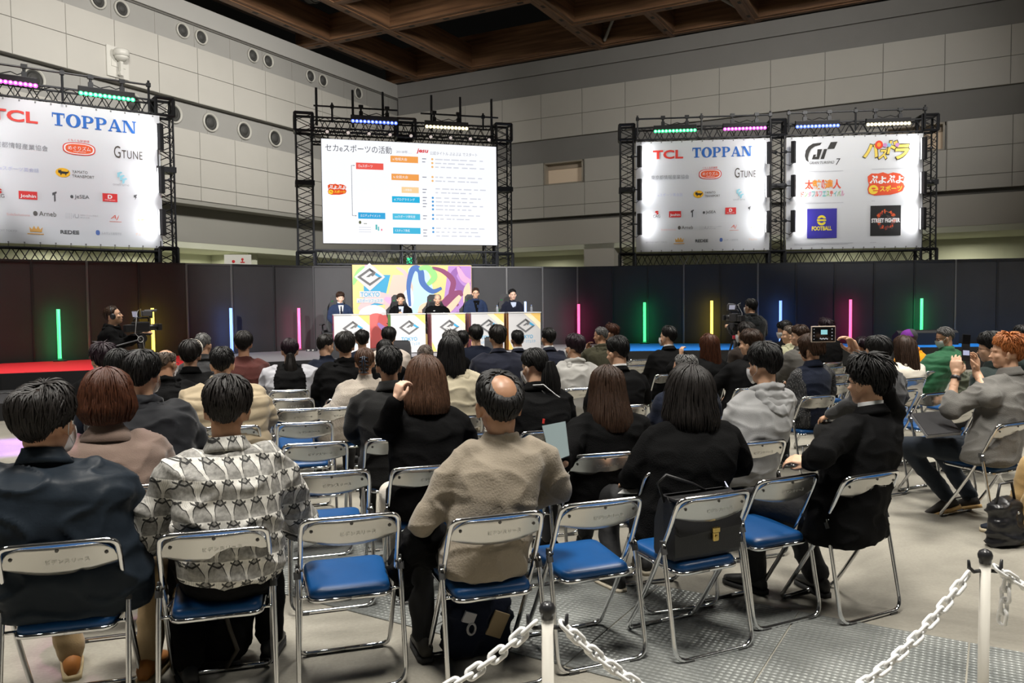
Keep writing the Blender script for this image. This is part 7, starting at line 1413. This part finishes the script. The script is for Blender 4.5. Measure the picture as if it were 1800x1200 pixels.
m.cur = 1; m.tube([NB + Vector((x, -.160, z)) for x, z in ((.075, -.17), (.06, -.22), (.085, -.25), (.06, -.30), (.075, -.34))], [.012, .02, .022, .02, .01], 8); m.build('jacket_embroidery', [mat('embroidery_red', sr(150, 30, 50), .7), mat('embroidery_gold', sr(220, 160, 30), .7)], c['g'])
# white fleece cap edge, caps and knit caps
def cap_shell(key, r, z0, m_, name, front=False, flip=1, ymin=-9):
    c = INFO[key]; MH = c['MH']; m = MB(); rings = []
    for i in range(8):
        e = R(z0 + (90 - z0) * i / 7.3); rings.append([MH @ (CRC + Vector((r[0] * math.cos(e) * math.cos(a), r[1] * math.cos(e) * math.sin(a), r[2] * math.sin(e)))) for a in [2 * PI * j / 24 for j in range(24)]])
    m.loft(rings); return m.build(name, m_, c['g'], True)
cap_shell('p54', (.092, .112, .112), 0, [mat('cap_purple', sr(120, 40, 150), .85, bump=(60, .4))], 'knit_cap'); c = INFO['p54']; m = MB(); m.ell((0, -.045, .045), (.088, .085, .092), None, 18, 12, c['MH']); m.build('cap_back', mat('cap_grey', (.05, .052, .058), .85), c['g'], True)
cap_shell('p28', (.092, .110, .112), -8, [cloth('cap_greybrown', sr(92, 82, 78), .95, 200, .5)], 'knit_cap')
c = INFO['p18']; MH = c['MH']; m = MB(); m.ell((.012, .03, .065), (.094, .085, .088), None, 20, 14, MH); m.build('fleece_cap', offw, c['g'], True)
c = INFO['p39']; MH = c['MH']; m = MB(); m.ell((0, .10, .05), (.07, .075, .012), (R(-8), 0, 0), 16, 8, MH); m.ell((0, .01, .045), (.088, .095, .07), None, 16, 10, MH); m.build('cap', mat('cap_violet', (.05, .045, .12), .7), c['g'], True)
c = INFO['p51']; MH = c['MH']; m = MB(); m.tube([MH @ Vector((.105 * math.cos(a), -.01, .035 + .105 * math.sin(a))) for a in [PI * i / 12 for i in range(13)]], .008, 6); m.build('headphone_band', camg, c['g'], True)
# shoulder bag of the person with tied hair, white cords
c = INFO['p36']; NB = c['NB']; m = MB(); m.tube([NB + Vector(p) for p in ((-.05, .10, .0), (-.02, -.06, .035), (.06, -.125, -.06), (.12, -.135, -.16), (.0, -.165, -.26), (-.10, -.170, -.36))], .009, 6); m.build('bag_strap', camk, c['g'], True)
m = MB(); m.tube([NB + Vector(p) for p in ((-.22, -.03, -.09), (-.17, -.15, -.15), (-.14, -.165, -.26), (-.15, -.17, -.34))], .0045, 5); m.tube([NB + Vector(p) for p in ((-.05, -.09, .035), (.02, -.12, .04), (.10, -.14, -.03), (.17, -.145, -.08), (.18, -.155, -.20), (.16, -.165, -.30))], .0045, 5); m.build('white_cord', mat('cord_white', (.68, .68, .68), .5), c['g'], True)
m = MB(); m.ell(NB + Vector((.125, -.148, -.165)), (.012, .006, .014), None, 10, 8); m.build('strap_buckle', chrome_m, c['g'], True)
# black leather briefcase with a gilt lock on its chair
leather = mat('black_leather', (.010, .010, .011), .42, bump=(260, .25)); gilt = mat('gilt_metal', (.62, .44, .14), .25, 1.0)
O, a_ = chair_px(1266, 869, 25); g = empty('briefcase', 'black leather briefcase with a gilt lock standing on an empty chair', 'bag', O + Matrix.Rotation(a_, 3, 'Z') @ Vector((.01, -.085, .450)), a_)
m = MB(); rings = []
for z, dy in ((0, .075), (.02, .085), (.16, .080), (.26, .045), (.29, .02)): rings.append([(x, .0 + y * dy, z) for x, y in ((-.19, -1), (.0, -1.08), (.19, -1), (.195, 0), (.19, 1), (0, 1.08), (-.19, 1), (-.195, 0))])
m.loft(rings); m.build('bag_body', leather, g, False)
m = MB(); pts = [(-.192, .27), (.192, .27), (.192, .135), (.17, .115), (-.17, .115), (-.192, .135)]; m.loft([[(x, -.098 + (.05 if z > .2 else 0), z) for x, z in pts], [(x, -.084 + (.05 if z > .2 else 0), z) for x, z in pts]]); m.box((0, -.02, .28), (.37, .12, .02), bev=.008); m.build('flap', leather, g)
m = MB(); m.box((.03, -.103, .128), (.042, .012, .026), bev=.004); m.cur = 0; m.box((.03, -.100, .096), (.034, .012, .046), bev=.006); m.ell((.03, -.108, .098), (.008, .004, .008), None, 10, 6); m.build('lock', gilt, g)
m = MB(); m.tube([(-.19, 0, .26), (-.24, -.02, .36), (-.21, -.04, .40), (-.05, -.03, .34), (.05, .0, .29)], .007, 6); m.build('shoulder_strap', leather, g, True)
# coat over the lap and bag under the seat of the bald person
c = INFO['p3']; O3 = c['g'].location; Mw = Matrix.Translation(O3) @ Matrix.Rotation(c['g'].rotation_euler.z, 4, 'Z')
mb = MB(); mb.ell((-.22, .20, .54), (.12, .17, .10)); mb.ell((-.27, .12, .56), (.08, .12, .08)); capsule(mb, [(-.30, .14, .55), (-.34, .16, .42), (-.31, .18, .34)], [.06, .06, .04]); capsule(mb, [(-.24, .28, .50), (-.33, .24, .46)], [.07, .05])
co, fs, nr = remesh(mb, .014, 4); co = cloth_finish(co, nr, .016, 9, 5); m = MB(); m.add(co, fs); o = m.build('folded_coat', blk, None, True); o.matrix_world = Mw; tag(o, 'crumpled black coat on the lap of the person in the oatmeal sweater', 'coat')
g = empty('tote_bag', 'dark tote bag with pale print on the floor under the bald person', 'bag', pz(838, 1142, 0), R(28))
mb = MB(); mb.box((0, 0, .14), (.32, .16, .27), (R(6), 0, 0), .04); mb.ell((-.05, 0, .26), (.12, .08, .06)); co, fs, nr = remesh(mb, .012, 4); co = cloth_finish(co, nr, .014, 9, 8); m = MB(); m.add(co, fs); m.build('bag_body', navy, g, True)
m = MB(); m.box((-.085, -.104, .21), (.06, .012, .05), (R(6), .4, 0)); m.tube([(-.075 + .02 * math.cos(a), -.106, .155 + .026 * math.sin(a)) for a in [2 * PI * i / 14 for i in range(14)]], .006, 5, closed=True); m.build('bag_print', mat('print_pale', (.42, .42, .44), .7), g)
m = MB(); m.box((.06, -.105, .15), (.085, .012, .12), (R(4), .45, 0), .004); m.build('paper_pouch', mat('kraft', sr(140, 122, 92), .8), g)
m = MB(); m.tube([(-.10, -.03, .26), (-.06, -.05, .36), (.05, -.05, .36), (.10, -.03, .26)], .009, 6); m.build('bag_handle', navy, g, True)
# black backpack under the flower shirt's chair
g = empty('backpack', 'black backpack on the floor under the flower print shirt', 'bag', pz(372, 1165, 0), R(17))
mb = MB(); mb.box((0, .05, .19), (.36, .24, .36), None, .08); mb.box((0, -.07, .13), (.28, .08, .20), None, .03); co, fs, nr = remesh(mb, .014, 5); co = cloth_finish(co, nr, .010, 8, 9); m = MB(); m.add(co, fs); m.build('bag_body', blk, g, True)
m = MB(); m.tube([(.06, -.09, .30), (.09, -.13, .20), (.12, -.13, .10), (.07, -.12, .02)], .010, 6); m.build('strap', mat('strap_brown', (.05, .042, .03), .7), g, True)
# papers, pens, folders
paper = mat('paper_white', (.78, .78, .76), .8)
def sheet(name, lab, cat, corners, m_, th=.004, parts=None):
    P = [Vector(p) for p in corners]; n = (P[1] - P[0]).cross(P[2] - P[0]).normalized() * th; c = sum(P, Vector()) / len(P); m = MB(); m.loft([[p - c for p in P], [p - c + n for p in P]]); o = m.build(name, m_); o.location = c; tag(o, lab, cat); return o
sheet('paper_sheet', 'white sheet of notes held on the lap of the person with long dark brown hair', 'paper', [px(1086, 868, 4.45), px(1130, 868, 4.35), px(1142, 832, 4.62), px(1112, 846, 4.62)], paper)
sheet('paper_sheet', 'white sheet of notes on the lap of the person in the black suit', 'paper', [px(1397, 812, 4.35), px(1424, 824, 4.2), px(1444, 802, 4.32), px(1432, 798, 4.5)], paper)
sheet('clear_folder', 'grey green clipboard held beside the long dark brown hair', 'folder', [px(953, 748, 4.5), px(994, 740, 4.55), px(1001, 800, 4.35), px(969, 812, 4.3)], mat('folder_grey', sr(92, 106, 108), .25), .008)
m = MB(); m.tube([px(955, 744, 4.52), px(956, 736, 4.52)], .007, 6); o = m.build('red_tag', mat('tag_red', sr(220, 60, 50), .6)); tag(o, 'tiny red tag clipped above the grey green clipboard', 'tag')
m = MB(); m.tube([px(1274, 846, 3.98), px(1281, 860, 3.95)], [.003, .006], 8); o = m.build('pen', mat('pen_blue', (.35, .38, .6), .3)); tag(o, 'pen sticking up beside the black wool coat above the briefcase chair', 'pen')
m = MB(); m.tube([px(1412, 801, 4.2), px(1411, 786, 4.24)], [.005, .004], 8); o = m.build('pen', camk); tag(o, 'dark pen upright in the hand above the notes', 'pen')
c = INFO["p45"]; w = c['arms'][0][3]; Mw = c['Mi'].inverted(); m = MB(); m.box((0, 0, 0), (.012, .06, .11), (R(20), 0, 0)); o = m.build('blue_card', mat('card_blue', sr(50, 90, 170), .5)); o.location = Mw @ (w + Vector((.03, .06, .05))); tag(o, 'small blue card held by the person with wavy brown hair', 'card')
# dark laptop on the lap of the person with orange hair
g = empty('laptop', 'dark laptop with a silver edge lying on the lap of the person with orange hair', 'laptop', (0, 0, 0))
Q = [px(1602, 727, 6.05), px(1658, 722, 6.35), px(1690, 760, 5.85), px(1630, 766, 5.55)]; n = (Q[1] - Q[0]).cross(Q[2] - Q[0]).normalized(); n = n if n.z > 0 else -n; ctr = sum(Q, Vector()) / 4; g.location = ctr
m = MB(); m.loft([[q - ctr for q in Q], [q - ctr - n * .018 for q in Q]]); m.build('base', mat('laptop_silver', (.32, .32, .33), .35, .7), g)
m = MB(); m.loft([[(q - ctr) * .975 + n * .002 for q in Q], [(q - ctr) * .975 + n * .006 for q in Q]]); m.build('lid', mat('laptop_lid', (.018, .018, .02), .45), g)
# black bag on the floor at the right edge, olive coat over a chair
g = empty('shoulder_bag', 'shiny black bag on the floor beside the beige trousers', 'bag', pz(1766, 958, 0), R(25))
mb = MB(); mb.box((0, 0, .15), (.26, .13, .29), (R(-6), 0, 0), .04); co, fs, nr = remesh(mb, .012, 4); co = cloth_finish(co, nr, .016, 8, 4); m = MB(); m.add(co, fs); m.build('bag_body', mat('bag_patent', (.012, .012, .014), .28), g, True)
m = MB(); m.ell((0, -.09, .24), (.012, .006, .012), None, 10, 8); m.build('snap', chrome_m, g, True); m = MB(); m.tube([(-.1, 0, .28), (-.06, .0, .42), (.06, 0, .42), (.1, 0, .28)], .009, 6); m.build('handle', camk, g, True)
O, a_ = chair_px(1713, 668, 28, 'empty chrome folding chair under the olive coat'); mb = MB(); mb.box((0, -.27, .58), (.52, .13, .46), None, .05); mb.ell((0, -.25, .78), (.27, .10, .08)); mb.ell((-.2, -.28, .62), (.1, .09, .26)); co, fs, nr = remesh(mb, .016, 5); co = cloth_finish(co, nr, .016, 8, 14); m = MB(); m.add(co, fs); o = m.build('coat', olive2, None, True); o.location = O; o.rotation_euler = (0, 0, a_); tag(o, 'olive padded coat draped over a chair back behind the flip phone', 'coat')
# ------------------------------------------------------------------ white chain barrier
post_m = mat('post_white', sr(222, 218, 208), .45); cap_m = mat('post_cap', (.02, .02, .022), .3); chain_m = mat('chain_white', (.90, .90, .89), .4)
def post(x, y, lab):
    z = .88; P = pz(x, y, z); g = empty('barrier_post', lab, 'post', (P.x, P.y, 0), 0, 'white posts of the chain barrier')
    m = MB(); m.tube([(0, 0, .03), (0, 0, z - .03)], .0155, 18); m.build('pole', post_m, g, True); m = MB(); m.lathe([(0, 0), (.15, 0), (.15, .012), (.03, .045), (.018, .05), (0, .05)], 28); m.build('base', post_m, g, True)
    m = MB(); m.lathe([(0, z - .032), (.0165, z - .032), (.0175, z - .02), (.020, z - .016), (.021, z - .006), (.017, z + .004), (.008, z + .010), (0, z + .011)], 18); m.build('cap', cap_m, g, True)
    for s in (-1, 1): m = MB(); m.tube([(s * .015, 0, z - .055), (s * .034, 0, z - .058), (s * .048, 0, z - .045), (s * .050, 0, z - .022)], [.006, .006, .006, .004], 8); m.build('chain_hook', cap_m, g, True)
    return Vector((P.x, P.y, z))
T1 = post(962, 1064, 'white barrier post with a black cap at the bottom centre'); T2 = post(1732, 971, 'white barrier post with a black cap at the lower right')
lk = MB(); oval = []
for i in range(20): a = 2 * PI * i / 20; oval.append((.0125 * math.cos(a), 0, .0115 * math.sin(a) + (.0125 if math.sin(a) > 0 else -.0125)))
lk.tube(oval, .0056, 8, closed=True); lkme = lk.mesh('link', chain_m)
def chain(A, Bq, sag, lab, hang=None):
    g = empty('plastic_chain', lab, 'chain', A, 0, 'white plastic chains of the barrier'); n0 = 60; pts = [A.lerp(Bq, t) - Vector((0, 0, sag * 4 * t * (1 - t))) for t in [i / 400 for i in range(401)]]; acc = 0; k = 0; pitch = .0345; last = None
    for i in range(1, 401):
        acc += (pts[i] - pts[i - 1]).length
        if acc >= pitch or i == 1:
            acc = 0 if i == 1 else acc - pitch; t = (pts[i] - pts[i - 1]).normalized(); q = t.to_track_quat('Z', 'Y'); o = bpy.data.objects.new('link', lkme); COL.objects.link(o); o.parent = g; o.location = pts[i] - A; o.rotation_mode = 'QUATERNION'; o.rotation_quaternion = q @ Euler((0, 0, R(90 * (k % 2) + 25))).to_quaternion(); k += 1
    return g
chain(T1 + Vector((.045, 0, -.055)), T2 + Vector((-.045, 0, -.055)), .345, 'white plastic chain sagging between the two posts')
chain(T1 + Vector((-.045, 0, -.055)), pz(640, 1262, .62), .04, 'white plastic chain running from the centre post to the lower left corner')
chain(T2 + Vector((.045, 0, -.055)), pz(1990, 1050, .74), .05, 'white plastic chain running from the right post out of the photo')
g = empty('plastic_chain', 'short loose end of white chain hanging from the right post', 'chain', T2 + Vector((.055, .0, -.075)), 0, 'white plastic chains of the barrier')
for k in range(4): o = bpy.data.objects.new('link', lkme); COL.objects.link(o); o.parent = g; o.location = (.012 - .004 * k, 0, -.02 - k * .0345); o.rotation_euler = (0, .2 - .1 * k, R(90 * (k % 2) + 20))
# coloured spill of the moving lamps on the floor at the left
for x, y, c, p, an in ((60, 1040, (1, .35, .9), 2600, 6), (185, 1130, (1, .3, .75), 2600, 4.2), (15, 785, (.5, .22, 1.), 15000, 9), (925, 720, (.9, .3, .9), 0, 4), (1500, 720, (.9, .4, 1.), 300, 4)):
    if p: P = pz(x, y, 0); spot('moving_lamp_light', (P.x - 2.2, P.y + 3.5, 8.), P, p, an, c, .5)
